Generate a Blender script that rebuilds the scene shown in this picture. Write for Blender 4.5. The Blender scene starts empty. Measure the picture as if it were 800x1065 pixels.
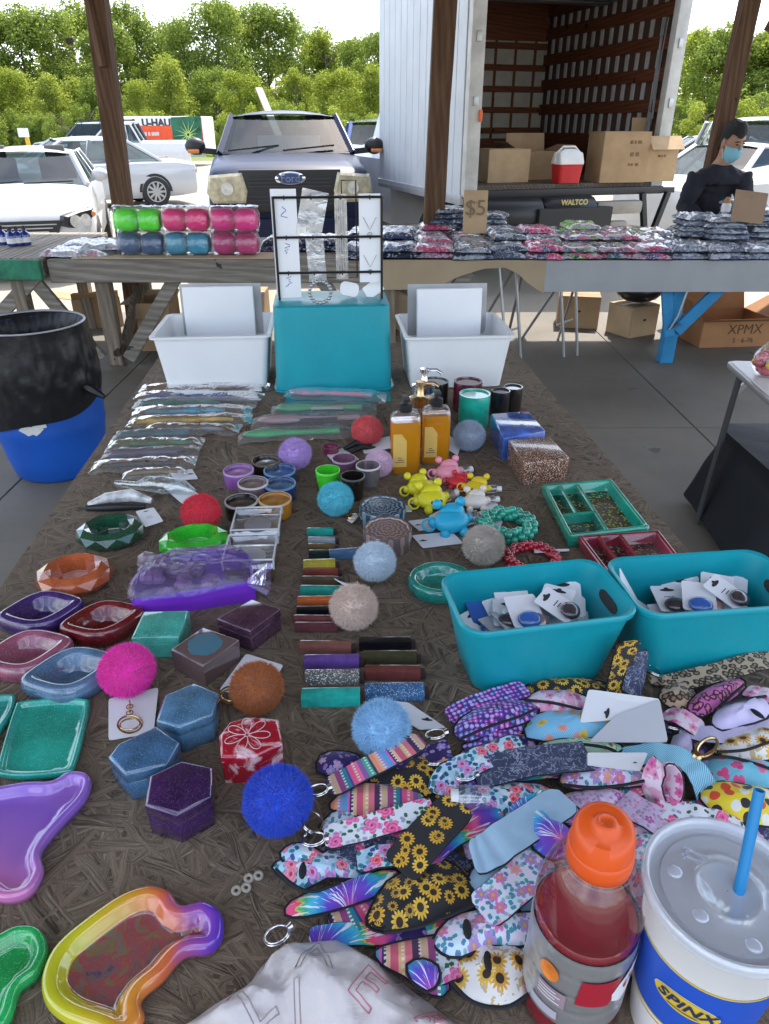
import bpy, bmesh, math, random
from mathutils import Vector, Matrix, noise
rnd = random.Random(11)
SC = bpy.context.scene
COL = SC.collection
PI = math.pi
# ------------------------------------------------------------------ camera numbers (photo 800 x 1065)
FPX, CX, CY = 740.0, 400.0, 532.5
TH = math.radians(28.55)
CT, ST = math.cos(TH), math.sin(TH)
H = 1.54
CAM = Vector((0, 0, H))
def ray(px, py):
    r, u = px - CX, CY - py
    return Vector((r, FPX*CT + u*ST, -FPX*ST + u*CT))
def P(px, py, z):
    d = ray(px, py); t = (z - H)/d.z
    return CAM + d*t
def U(px, py, y):
    d = ray(px, py); t = y/d.y
    return CAM + d*t
def pxm(p):
    return FPX/(p.y*CT - (p.z - H)*ST)
TZ = 0.85       # sales table top
LOT = -0.15     # parking lot level
# ------------------------------------------------------------------ objects
def link(o):
    COL.objects.link(o); return o
def tag(o, label, cat, group=None, kind=None):
    if label: o['label'] = label
    if cat: o['category'] = cat
    if group: o['group'] = group
    if kind: o['kind'] = kind
    return o
def thing(name, label, cat, loc=(0, 0, 0), rz=0, group=None):
    o = link(bpy.data.objects.new(name, None))
    o.empty_display_size = 0.05
    o.location = loc; o.rotation_euler = (0, 0, rz)
    return tag(o, label, cat, group)
def dup(root, loc, rz=None, label=None, group=None):
    def cp(o, par):
        c = o.copy(); COL.objects.link(c)
        if par: c.parent = par
        for ch in o.children: cp(ch, c)
        return c
    c = cp(root, None)
    c.location = loc
    if rz is not None: c.rotation_euler = (0, 0, rz)
    if label: c['label'] = label
    if group: c['group'] = group
    return c
def catmull(pts, n=6, closed=True):
    out = []; m = len(pts)
    pts = [Vector(p) for p in pts]
    rng = range(m) if closed else range(m-1)
    for i in rng:
        if closed: a, b, c, d = pts[i-1], pts[i], pts[(i+1) % m], pts[(i+2) % m]
        else: a, b, c, d = pts[max(i-1, 0)], pts[i], pts[i+1], pts[min(i+2, m-1)]
        for k in range(n):
            t = k/n
            out.append(0.5*((2*b) + (c-a)*t + (2*a-5*b+4*c-d)*t*t + (3*b-a-3*c+d)*t**3))
    if not closed: out.append(pts[-1].copy())
    return out
def ccw(o):
    a = sum(o[i-1][0]*o[i][1] - o[i][0]*o[i-1][1] for i in range(len(o)))
    return list(o) if a > 0 else list(reversed(o))
def inset(o, d):
    n = len(o); out = []
    for i in range(n):
        a, b, c = Vector(o[i-1][:2]), Vector(o[i][:2]), Vector(o[(i+1) % n][:2])
        e1, e2 = (b-a), (c-b)
        if e1.length < 1e-9: e1 = e2
        if e2.length < 1e-9: e2 = e1
        e1.normalize(); e2.normalize()
        n1, n2 = Vector((-e1.y, e1.x)), Vector((-e2.y, e2.x))
        m = n1 + n2
        if m.length < 1e-6: m = n1.copy()
        m.normalize()
        k = max(0.5, m.dot(n1))
        out.append(b + m*(d/k))
    return out
def _inside(p, o):
    r = False
    for i in range(len(o)):
        a, b = o[i-1], o[i]
        if (a[1] > p[1]) != (b[1] > p[1]) and p[0] < (b[0]-a[0])*(p[1]-a[1])/(b[1]-a[1]) + a[0]: r = not r
    return r
class MB:
    def __init__(s): s.v = []; s.f = []; s.uv = []
    def add(s, vs, fs, uvs=None):
        k = len(s.v)
        s.v += [tuple(v) for v in vs]
        for i, f in enumerate(fs):
            s.f.append([k+j for j in f]); s.uv.append(uvs[i] if uvs else None)
        return s
    def box(s, c, d, rz=0, M=None):
        hx, hy, hz = d[0]/2, d[1]/2, d[2]/2
        vs = [Vector((x, y, z)) for x in (-hx, hx) for y in (-hy, hy) for z in (-hz, hz)]
        R = M if M else Matrix.Rotation(rz, 3, 'Z')
        vs = [R @ v + Vector(c) for v in vs]
        return s.add(vs, [(0,1,3,2),(4,6,7,5),(0,4,5,1),(2,3,7,6),(0,2,6,4),(1,5,7,3)])
    def bar(s, a, b, w, h, up=(0, 0, 1)):
        a, b = Vector(a), Vector(b); t = (b-a); L = t.length; t.normalize()
        side = Vector(up).cross(t)
        if side.length < 1e-4: side = Vector((1, 0, 0)).cross(t)
        side.normalize(); u = t.cross(side)
        M = Matrix((side, t, u)).transposed()
        return s.box((a+b)/2, (w, L, h), M=M)
    def rings(s, rs, closed=True, cap=(True, True), uvs=None):
        k = len(s.v); n = len(rs[0])
        for r in rs: s.v += [tuple(p) for p in r]
        for i in range(len(rs)-1):
            for j in range(n if closed else n-1):
                j2 = (j+1) % n
                s.f.append([k+i*n+j, k+i*n+j2, k+(i+1)*n+j2, k+(i+1)*n+j])
                s.uv.append([uvs[i][j], uvs[i][j2], uvs[i+1][j2], uvs[i+1][j]] if uvs else None)
        if closed and cap[0]: s.f.append([k+j for j in reversed(range(n))]); s.uv.append(None)
        if closed and cap[1]:
            q = k+(len(rs)-1)*n
            s.f.append([q+j for j in range(n)]); s.uv.append(None)
        return s
    def tube(s, pts, r, n=8, cap=True, closed=False):
        pts = [Vector(p) for p in pts]; m = len(pts)
        rr = r if isinstance(r, (list, tuple)) else [r]*m
        rs = []; nrm = None
        for i, p in enumerate(pts):
            if closed: t = pts[(i+1) % m] - pts[i-1]
            else: t = pts[min(i+1, m-1)] - pts[max(i-1, 0)]
            if t.length < 1e-9: t = Vector((0, 0, 1))
            t.normalize()
            if nrm is None:
                nrm = t.cross(Vector((0, 0, 1)))
                if nrm.length < 1e-3: nrm = t.cross(Vector((1, 0, 0)))
            nrm = nrm - t*nrm.dot(t)
            if nrm.length < 1e-6: nrm = t.orthogonal()
            nrm.normalize()
            b = t.cross(nrm)
            rs.append([p + (nrm*math.cos(2*PI*j/n) + b*math.sin(2*PI*j/n))*rr[i] for j in range(n)])
        if closed: rs.append(rs[0]); return s.rings(rs, True, (False, False))
        return s.rings(rs, True, (cap, cap))
    def lathe(s, prof, c=(0, 0, 0), n=24, sx=1, sy=1, M=None, cap=(True, True)):
        rs = []
        for r, z in prof:
            ring = [Vector((r*sx*math.cos(2*PI*j/n), r*sy*math.sin(2*PI*j/n), z)) for j in range(n)]
            if M: ring = [M @ p for p in ring]
            rs.append([p + Vector(c) for p in ring])
        return s.rings(rs, True, cap)
    def sphere(s, c, r, n=14, m=9, sc=(1, 1, 1), M=None):
        rs = []
        for i in range(m+1):
            a = -PI/2 + PI*min(max(i/m, 0.015), 0.985)
            ring = [Vector((math.cos(a)*math.cos(2*PI*j/n)*sc[0], math.cos(a)*math.sin(2*PI*j/n)*sc[1], math.sin(a)*sc[2]))*r for j in range(n)]
            if M: ring = [M @ p for p in ring]
            rs.append([p + Vector(c) for p in ring])
        return s.rings(rs)
    def prism(s, o, z0, z1, ch=0.0):
        o = ccw(o)
        rs = [[Vector((p[0], p[1], z0)) for p in o]]
        if ch:
            rs.append([Vector((p[0], p[1], z1-ch)) for p in o])
            rs.append([Vector((p[0], p[1], z1)) for p in inset(o, ch)])
        else: rs.append([Vector((p[0], p[1], z1)) for p in o])
        return s.rings(rs)
    def dish(s, o, h, rim, floor, wall=0.3, steps=5):
        """hollow tray: outline, height, rim width, floor thickness; heights follow the distance to the outline"""
        from mathutils.geometry import delaunay_2d_cdt
        o = ccw(o); n = len(o); seg = [(Vector(o[i-1][:2]), Vector(o[i][:2])) for i in range(n)]
        dense = []
        for a, b in seg:
            k = max(1, int((b-a).length/0.006)); dense += [a.lerp(b, i/k) for i in range(k)]
        n = len(dense); seg = [(dense[i-1], dense[i]) for i in range(n)]
        def dist(p):
            m = 9.0
            for a, b in seg:
                e = b-a; t = max(0.0, min(1.0, (p-a).dot(e)/max(1e-12, e.length_squared)))
                q = (a+e*t-p).length_squared
                if q < m: m = q
            return math.sqrt(m)
        prof = [(0, h*0.5), (0.06*rim, h*0.80), (0.2*rim, h*0.96), (0.4*rim, h), (0.62*rim, h*0.96), (0.8*rim, h*0.82), (rim*1.0, floor+(h-floor)*0.3), (rim*1.28, floor)]
        def zz(d):
            for (d0, z0), (d1, z1) in zip(prof, prof[1:]):
                if d <= d1: return z0+(z1-z0)*(d-d0)/(d1-d0)
            return floor
        pts = list(dense)
        for off, _ in prof[1:]:
            for q in inset(dense, off):
                if dist(q) > off*0.93 and _inside(q, dense): pts.append(q)
        xs = [p.x for p in dense]; ys = [p.y for p in dense]; st = max(0.008, (max(xs)-min(xs))/16); y = min(ys)
        while y < max(ys):
            x = min(xs)
            while x < max(xs):
                q = Vector((x, y))
                if _inside(q, dense) and dist(q) > rim*1.28+st*0.4: pts.append(q)
                x += st
            y += st
        vs, _e, fs = delaunay_2d_cdt(pts, [], [list(range(n))], 1, 1e-6)[:3]
        s.add([(v.x, v.y, zz(dist(Vector(v)))) for v in vs], fs)
        bt = inset(dense, min(rim*0.35, 0.004))
        s.rings([[Vector((p.x, p.y, 0)) for p in bt], [Vector((p.x, p.y, h*0.12)) for p in inset(dense, 0.0008)], [Vector((p.x, p.y, h*0.5)) for p in dense]], True, (True, False))
        return s
    def pillow(s, o, th, z=0.0, p=2.4, bot=0.35):
        o = ccw(o); c = sum((Vector(q[:2]) for q in o), Vector((0, 0)))/len(o)
        rs = []; uv = []
        for sgn, sc in ((-bot, 0.02), (-bot, 0.55), (-bot, 0.9), (0.06, 1.0), (1, 0.95), (1, 0.84), (1, 0.66), (1, 0.4), (1, 0.02)):
            hh = th*(1 - min(sc, 1)**p) if sgn != 0.06 else 0
            ring = []
            for q in o:
                d = c + (Vector(q[:2]) - c)*sc
                w = (noise.noise(Vector((d.x*55, d.y*75, th*100)))*0.34 + (0.35-abs(noise.noise(Vector((d.x*70+d.y*40, d.y*30, th*333)))))*0.38)*th*(1-sc**5)
                ring.append(Vector((d.x, d.y, z + hh*sgn + w*(1 if sgn > 0 else 0))))
            rs.append(ring); uv.append([(v.x, v.y) for v in ring])
        return s.rings(rs, True, (True, True), uv)
    def ribbon(s, path, w, th, side=None, tap=True):
        pts = [Vector(p) for p in path]; m = len(pts); rs = []; uv = []; L = 0
        edges = ([], [])
        for i, p in enumerate(pts):
            t = pts[min(i+1, m-1)] - pts[max(i-1, 0)]; t.normalize()
            if side: sd = Vector(side); sd = sd - t*sd.dot(t)
            else:
                sd = Vector((0, 0, 1)).cross(t)
                if sd.length < 1e-3: sd = Vector((1, 0, 0))
            sd.normalize(); up = t.cross(sd)
            if i: L += (p - pts[i-1]).length
            k = 1.0
            if tap and i in (0, m-1): k = 0.62
            elif tap and i in (1, m-2): k = 0.92
            a = sd*(w/2*k); b = up*(th/2)
            rs.append([p-a-b, p-a+b, p+a+b, p+a-b])
            uv.append([(L, -w/2*k), (L, -w/2*k), (L, w/2*k), (L, w/2*k)])
            edges[0].append(p-a); edges[1].append(p+a)
        s.rings(rs, True, (True, True), uv)
        return edges
    def build(s, name, mat, parent=None, loc=None, rz=0, smooth=35, bevel=0, seg=2, rot=None):
        me = bpy.data.meshes.new(name)
        me.from_pydata(s.v, [], s.f)
        if any(u for u in s.uv):
            lay = me.uv_layers.new(name='UVMap'); k = 0
            for f, u in zip(s.f, s.uv):
                for j in range(len(f)):
                    lay.data[k].uv = u[j] if u else (s.v[f[j]][0], s.v[f[j]][1])
                    k += 1
        if bevel:
            bm = bmesh.new(); bm.from_mesh(me)
            bmesh.ops.remove_doubles(bm, verts=bm.verts, dist=1e-5)
            es = [e for e in bm.edges if len(e.link_faces) == 2 and e.calc_face_angle(0) > 0.5]
            bmesh.ops.bevel(bm, geom=es, offset=bevel, segments=seg, affect='EDGES', profile=0.6)
            bm.to_mesh(me); bm.free()
        bm = bmesh.new(); bm.from_mesh(me)
        bmesh.ops.recalc_face_normals(bm, faces=bm.faces)
        bm.to_mesh(me); bm.free()
        if smooth:
            me.shade_smooth()
            try: me.set_sharp_from_angle(angle=math.radians(smooth))
            except Exception: pass
        if mat: me.materials.append(mat)
        o = link(bpy.data.objects.new(name, me))
        if parent: o.parent = parent
        if loc is not None: o.location = loc
        if rot: o.rotation_euler = rot
        elif rz: o.rotation_euler = (0, 0, rz)
        return o
def meshobj(name, me, mat, parent=None, loc=None, rz=0):
    """an object on a shared mesh with a material of its own"""
    o = link(bpy.data.objects.new(name, me))
    if not me.materials: me.materials.append(None)
    o.material_slots[0].link = 'OBJECT'; o.material_slots[0].material = mat
    if parent: o.parent = parent
    if loc is not None: o.location = loc
    o.rotation_euler = (0, 0, rz)
    return o
def text(name, body, size, mat, parent=None, M=None, ext=0.0006, align='CENTER', bold=0.0, outline=0):
    cu = bpy.data.curves.new(name, 'FONT'); cu.body = body; cu.size = size
    cu.extrude = ext; cu.align_x = align; cu.align_y = 'CENTER'; cu.offset = bold
    if outline: cu.fill_mode = 'NONE'; cu.bevel_depth = outline; cu.bevel_resolution = 0; cu.extrude = 0
    t = bpy.data.objects.new(name, cu); link(t)
    dg = bpy.context.evaluated_depsgraph_get()
    me = bpy.data.meshes.new_from_object(t.evaluated_get(dg))
    bpy.data.objects.remove(t)
    me.name = name
    if M: me.transform(M)
    me.materials.clear(); me.materials.append(mat)
    o = link(bpy.data.objects.new(name, me))
    if parent: o.parent = parent
    return o
# face a text/plane towards -y (readable from the camera side)
FACE = Matrix.Rotation(PI/2, 4, 'X')
# ------------------------------------------------------------------ materials
_mc = {}
class N:
    def __init__(s, mat):
        mat.use_nodes = True; s.t = mat.node_tree; s.t.nodes.clear()
        s.out = s.t.nodes.new('ShaderNodeOutputMaterial')
    def n(s, ty, ins=None, **props):
        nd = s.t.nodes.new(ty)
        for k, v in props.items(): setattr(nd, k, v)
        for k, v in (ins or {}).items():
            sock = nd.inputs[k]
            if isinstance(v, bpy.types.NodeSocket): s.t.links.new(v, sock)
            else: sock.default_value = v
        return nd
    def m(s, op, a, b=0.0, c=0.0, clamp=False):
        return s.n('ShaderNodeMath', {0: a, 1: b, 2: c}, operation=op, use_clamp=clamp).outputs[0]
    def vm(s, op, a, b=(0, 0, 0), out=0):
        return s.n('ShaderNodeVectorMath', {0: a, 1: b}, operation=op).outputs[out]
    def mix(s, f, a, b, blend='MIX'):
        nd = s.n('ShaderNodeMix', data_type='RGBA', blend_type=blend)
        for k, v in ((0, f), (6, a), (7, b)):
            if isinstance(v, bpy.types.NodeSocket): s.t.links.new(v, nd.inputs[k])
            else: nd.inputs[k].default_value = (*v, 1) if isinstance(v, (tuple, list)) and len(v) == 3 else v
        return nd.outputs[2]
    def ramp(s, f, stops, interp='LINEAR'):
        nd = s.n('ShaderNodeValToRGB', {0: f}); cr = nd.color_ramp; cr.interpolation = interp
        while len(cr.elements) < len(stops): cr.elements.new(0.5)
        for e, (p, c) in zip(cr.elements, stops):
            e.position = p; e.color = (*c, 1) if len(c) == 3 else c
        return nd.outputs[0]
    def noise(s, vec, scale, detail=3, rough=0.55, out=0, dist=0.0):
        return s.n('ShaderNodeTexNoise', {'Vector': vec, 'Scale': scale, 'Detail': detail, 'Roughness': rough, 'Distortion': dist}).outputs[out]
    def coord(s, w='Object'): return s.n('ShaderNodeTexCoord').outputs[w]
    def bsdf(s, col, rough=0.5, metal=0, coat=0, trans=0, ior=1.45, alpha=1, normal=None, sheen=0, spec=0.5, emis=None, sss=0):
        b = s.n('ShaderNodeBsdfPrincipled')
        for k, v in (('Base Color', col), ('Roughness', rough), ('Metallic', metal), ('Coat Weight', coat), ('Transmission Weight', trans), ('IOR', ior), ('Alpha', alpha), ('Sheen Weight', sheen), ('Specular IOR Level', spec)):
            if isinstance(v, bpy.types.NodeSocket): s.t.links.new(v, b.inputs[k])
            else: b.inputs[k].default_value = (*v, 1) if k == 'Base Color' else v
        if normal: s.t.links.new(normal, b.inputs['Normal'])
        if coat: b.inputs['Coat Roughness'].default_value = 0.06
        s.t.links.new(b.outputs[0], s.out.inputs[0])
        return b
    def bump(s, h, strength=0.3, dist=0.01):
        return s.n('ShaderNodeBump', {'Height': h, 'Strength': strength, 'Distance': dist}).outputs[0]
def mat(name, col=(0.5, 0.5, 0.5), rough=0.5, metal=0, coat=0, trans=0, ior=1.45, alpha=1, var=0.12, vs=8.0, bump=0.0, bs=60.0, sheen=0, spec=0.5, speck=None):
    if name in _mc: return _mc[name]
    m = bpy.data.materials.new(name); q = N(m); c = q.coord()
    col2 = col
    if var:
        f = q.noise(c, vs, 4)
        col2 = q.mix(q.m('MULTIPLY_ADD', f, 2.2, -0.6, True), tuple(max(0, x*(1-var)) for x in col), tuple(min(1, x*(1+var)) for x in col))
    if speck:   # glitter flecks: (colour, scale, amount)
        v = q.n('ShaderNodeTexVoronoi', {'Vector': c, 'Scale': speck[1]}).outputs['Color']
        r = q.n('ShaderNodeSeparateColor', {0: v}).outputs[0]
        col2 = q.mix(q.m('GREATER_THAN', r, 1-speck[2]), col2, speck[0])
    nm = q.bump(q.noise(c, bs, 4), bump, 0.02) if bump else None
    q.bsdf(col2, rough, metal, coat, trans, ior, alpha, nm, sheen, spec)
    _mc[name] = m
    return m
def film(name, tint=(0.9, 0.93, 0.95), base=0.16, rough=0.12, bs=40.0, bump=0.6, haze=0.12, fres=0.6):
    """thin clear plastic film"""
    if name in _mc: return _mc[name]
    m = bpy.data.materials.new(name); q = N(m); c = q.coord()
    nm = q.bump(q.noise(c, bs, 3, dist=1.0), bump, 0.02)
    tr = q.n('ShaderNodeBsdfTransparent', {'Color': (*tint, 1)}).outputs[0]
    gl = q.n('ShaderNodeBsdfGlossy', {'Color': (1, 1, 1, 1), 'Roughness': rough, 'Normal': nm}).outputs[0]
    df = q.n('ShaderNodeBsdfDiffuse', {'Color': (*tint, 1), 'Normal': nm}).outputs[0]
    fr = q.n('ShaderNodeLayerWeight', {'Blend': 0.25, 'Normal': nm}).outputs['Fresnel']
    f = q.m('MULTIPLY_ADD', fr, fres, base, True)
    a = q.n('ShaderNodeMixShader', {0: haze, 1: tr, 2: df}).outputs[0]
    b = q.n('ShaderNodeMixShader', {0: f, 1: a, 2: gl}).outputs[0]
    q.t.links.new(b, q.out.inputs[0]); _mc[name] = m
    return m
# ---- printed cloth patterns, driven by UV in metres
def flowers(q, uv, scale, n, size, ramp, center, csize, ground, off=(0, 0, 0), rand=0.75, two=None, density=1.0):
    s = q.vm('ADD', q.vm('MULTIPLY', uv, (scale, scale, 0)), off)
    v = q.n('ShaderNodeTexVoronoi', {'Vector': s, 'Scale': 1.0, 'Randomness': rand}, voronoi_dimensions='2D')
    d = q.vm('SUBTRACT', s, v.outputs['Position'])
    sp = q.n('ShaderNodeSeparateXYZ', {0: d})
    r = q.vm('LENGTH', q.n('ShaderNodeCombineXYZ', {0: sp.outputs[0], 1: sp.outputs[1]}).outputs[0], out=1)
    cc = q.n('ShaderNodeSeparateColor', {0: v.outputs['Color']})
    a = q.m('ADD', q.m('ARCTAN2', sp.outputs[1], sp.outputs[0]), q.m('MULTIPLY', cc.outputs[1], 6.28))
    lobe = q.m('MULTIPLY_ADD', q.m('ABSOLUTE', q.m('COSINE', q.m('MULTIPLY', a, n/2))), 0.45*size, 0.58*size)
    if density < 1: lobe = q.m('MULTIPLY', lobe, q.m('LESS_THAN', cc.outputs[2], density))
    msk = q.m('LESS_THAN', r, lobe)
    pc = q.ramp(cc.outputs[0], ramp, 'CONSTANT')
    t = q.m('DIVIDE', r, size)
    if two:
        ring = q.m('GREATER_THAN', q.m('SINE', q.m('ADD', q.m('MULTIPLY', t, 15.0), q.m('MULTIPLY', a, 1.5))), 0.35)
        pc = q.mix(q.m('MULTIPLY', ring, 0.6), pc, two)
    else:
        pc = q.mix(q.m('MULTIPLY', q.m('SUBTRACT', 1.0, t, 0, True), 0.45), pc, tuple(0.45*x for x in center))
    col = q.mix(msk, ground, pc)
    cm = q.m('MULTIPLY', q.m('LESS_THAN', r, csize), msk)
    return q.mix(cm, col, center)
def cloth(name, fn, rough=0.62, bump=0.25):
    if name in _mc: return _mc[name]
    m = bpy.data.materials.new(name); q = N(m)
    uv0 = q.n('ShaderNodeUVMap').outputs[0]
    oi = q.n('ShaderNodeObjectInfo').outputs['Random']
    uv = q.vm('ADD', q.vm('MULTIPLY', uv0, (1.3, 1.3, 1)), q.n('ShaderNodeCombineXYZ', {0: oi, 1: q.m('MULTIPLY', oi, 0.37), 2: 0.0}).outputs[0])
    c = fn(q, uv, uv0)
    w = q.n('ShaderNodeTexWave', {'Vector': uv0, 'Scale': 700.0, 'Distortion': 1.0}).outputs[1]
    hh = q.m('ADD', q.m('MULTIPLY', w, 0.12), q.noise(uv0, 90, 3))
    q.bsdf(c, rough, normal=q.bump(hh, bump, 0.004), sheen=0.15)
    _mc[name] = m
    return m
BLK = (0.012, 0.012, 0.016)
def p_sun_black(q, uv, u0):
    g = flowers(q, uv, 38, 13, 0.40, [(0, (0.75, 0.42, 0.02)), (0.5, (0.85, 0.55, 0.05))], (0.03, 0.012, 0.006), 0.17, BLK)
    return flowers(q, uv, 52, 12, 0.36, [(0, (0.70, 0.40, 0.02)), (0.6, (0.55, 0.33, 0.03))], (0.03, 0.012, 0.006), 0.15, g, (3.3, 1.7, 0), density=0.4)
def p_sun_white(q, uv, u0):
    g = q.mix(q.m('GREATER_THAN', q.noise(uv, 60, 3), 0.58), (0.78, 0.76, 0.74), (0.55, 0.42, 0.25))
    return flowers(q, uv, 36, 13, 0.42, [(0, (0.75, 0.38, 0.03)), (0.5, (0.82, 0.52, 0.06))], (0.03, 0.01, 0.005), 0.18, g)
def _leafy(q, uv, ground, cols, sc=95, off=(5, 2, 0), dens=0.6):
    return flowers(q, uv, sc*1.45, 2, 0.46, cols, cols[0][1], 0.02, ground, off, density=dens)
def p_roses(q, uv, u0):
    g = _leafy(q, uv, (0.74, 0.77, 0.84), [(0, (0.02, 0.16, 0.07)), (0.45, (0.45, 0.42, 0.66)), (0.7, (0.55, 0.62, 0.80))], 85)
    return flowers(q, uv, 34, 5, 0.46, [(0, (0.80, 0.07, 0.28)), (0.5, (0.74, 0.13, 0.38))], (0.5, 0.02, 0.12), 0.07, g, two=(0.86, 0.36, 0.55), density=0.75)
def p_floral_blue(q, uv, u0):
    g = q.mix(q.m('GREATER_THAN', q.noise(uv, 45, 2), 0.55), (0.40, 0.62, 0.76), (0.66, 0.72, 0.80))
    g = _leafy(q, uv, g, [(0, (0.01, 0.10, 0.18)), (0.35, (0.03, 0.28, 0.34)), (0.6, (0.05, 0.07, 0.30)), (0.8, (0.18, 0.45, 0.65))], 75, dens=0.85)
    return flowers(q, uv, 42, 5, 0.42, [(0, (0.78, 0.08, 0.16)), (0.4, (0.75, 0.20, 0.34)), (0.7, (0.45, 0.22, 0.60))], (0.55, 0.02, 0.05), 0.1, g, (9, 4, 0), two=(0.84, 0.42, 0.46), density=0.85)
def p_floral_pastel(q, uv, u0):
    g = q.mix(q.m('GREATER_THAN', q.noise(uv, 30, 2), 0.5), (0.72, 0.66, 0.80), (0.60, 0.74, 0.82))
    g = _leafy(q, uv, g, [(0, (0.06, 0.34, 0.40)), (0.4, (0.10, 0.25, 0.48)), (0.75, (0.35, 0.55, 0.60))], 90, dens=0.7)
    return flowers(q, uv, 46, 6, 0.4, [(0, (0.70, 0.18, 0.52)), (0.35, (0.80, 0.35, 0.50)), (0.65, (0.42, 0.26, 0.68))], (0.7, 0.4, 0.05), 0.1, g, (2, 8, 0), density=0.8)
def p_floral_pink(q, uv, u0):
    g = q.mix(q.m('GREATER_THAN', q.noise(uv, 40, 2), 0.52), (0.80, 0.66, 0.76), (0.78, 0.40, 0.56))
    return flowers(q, uv, 52, 5, 0.45, [(0, (0.76, 0.16, 0.42)), (0.5, (0.84, 0.36, 0.56))], (0.55, 0.05, 0.2), 0.11, g, (1, 1, 0), density=0.8)
def p_floral_navy(q, uv, u0):
    g = _leafy(q, uv, (0.025, 0.012, 0.11), [(0, (0.30, 0.20, 0.52)), (0.5, (0.10, 0.10, 0.40)), (0.8, (0.5, 0.4, 0.6))], 80, dens=0.45)
    return flowers(q, uv, 48, 5, 0.36, [(0, (0.55, 0.35, 0.72)), (0.4, (0.80, 0.35, 0.24)), (0.6, (0.34, 0.26, 0.75))], (0.7, 0.5, 0.2), 0.08, g, (4, 7, 0), density=0.6)
def p_floral_lilac(q, uv, u0):
    g = q.mix(q.noise(uv, 130, 2), (0.44, 0.34, 0.56), (0.66, 0.54, 0.70))
    g = _leafy(q, uv, g, [(0, (0.66, 0.30, 0.52)), (0.4, (0.34, 0.26, 0.42)), (0.8, (0.72, 0.62, 0.75))], 110, dens=0.75)
    return flowers(q, uv, 52, 5, 0.32, [(0, (0.36, 0.08, 0.42)), (0.6, (0.70, 0.22, 0.50))], (0.7, 0.4, 0.2), 0.08, g, density=0.4)
def p_scallop(q, uv, u0):
    s = q.vm('MULTIPLY', uv, (115, 115, 0))
    v = q.n('ShaderNodeTexVoronoi', {'Vector': s, 'Scale': 1.0, 'Randomness': 0.35}, voronoi_dimensions='2D')
    cc = q.n('ShaderNodeSeparateColor', {0: v.outputs['Color']}).outputs[0]
    pc = q.ramp(cc, [(0, (0.20, 0.06, 0.50)), (0.25, (0.60, 0.12, 0.55)), (0.5, (0.12, 0.22, 0.62)), (0.75, (0.42, 0.36, 0.78))], 'CONSTANT')
    k = q.m('GREATER_THAN', v.outputs['Distance'], 0.42)
    k2 = q.m('LESS_THAN', v.outputs['Distance'], 0.14)
    return q.mix(k2, q.mix(k, pc, (0.06, 0.015, 0.16)), (0.72, 0.60, 0.85))
def p_leopard(q, uv, u0, a=(0.50, 0.36, 0.24), b=(0.02, 0.014, 0.012), cin=(0.30, 0.18, 0.10)):
    s = q.vm('ADD', q.vm('MULTIPLY', uv, (75, 75, 0)), q.vm('MULTIPLY', q.noise(uv, 120, 2, out=1), (0.7, 0.7, 0)))
    v = q.n('ShaderNodeTexVoronoi', {'Vector': s, 'Scale': 1.0, 'Randomness': 0.8}, voronoi_dimensions='2D').outputs['Distance']
    c = q.mix(q.m('LESS_THAN', v, 0.45), a, b)
    return q.mix(q.m('LESS_THAN', v, 0.22), c, cin)
def p_leopard_pink(q, uv, u0): return p_leopard(q, uv, u0, (0.55, 0.13, 0.38), (0.04, 0.01, 0.05), (0.70, 0.16, 0.30))
def p_serape(q, uv, u0):
    sp = q.n('ShaderNodeSeparateXYZ', {0: u0})
    x = q.m('FRACT', q.m('ADD', q.m('MULTIPLY', sp.outputs[0], 9.0), 10.13))
    pal = [(0.75, 0.45, 0.20), (0.70, 0.16, 0.22), (0.06, 0.02, 0.08), (0.62, 0.42, 0.28), (0.30, 0.05, 0.20), (0.02, 0.22, 0.28), (0.05, 0.06, 0.30), (0.75, 0.10, 0.22), (0.80, 0.16, 0.30), (0.25, 0.10, 0.35), (0.04, 0.40, 0.28), (0.02, 0.05, 0.10), (0.80, 0.28, 0.16), (0.82, 0.40, 0.24), (0.30, 0.30, 0.66), (0.10, 0.36, 0.62), (0.70, 0.12, 0.50), (0.04, 0.02, 0.10), (0.82, 0.50, 0.30), (0.60, 0.10, 0.18)]
    st = []; p = 0.0; r2 = random.Random(5)
    ws = [r2.uniform(0.5, 1.6) for _ in pal]; tot = sum(ws)
    for c, w in zip(pal, ws): st.append((p/tot, c)); p += w
    base = q.ramp(x, st, 'CONSTANT')
    tick = q.m('MULTIPLY', q.m('GREATER_THAN', q.m('SINE', q.m('MULTIPLY', sp.outputs[1], 1500.0)), 0.0), q.m('GREATER_THAN', q.m('SINE', q.m('MULTIPLY', x, 44.0)), 0.86))
    return q.mix(tick, base, (0.75, 0.70, 0.66))
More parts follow.
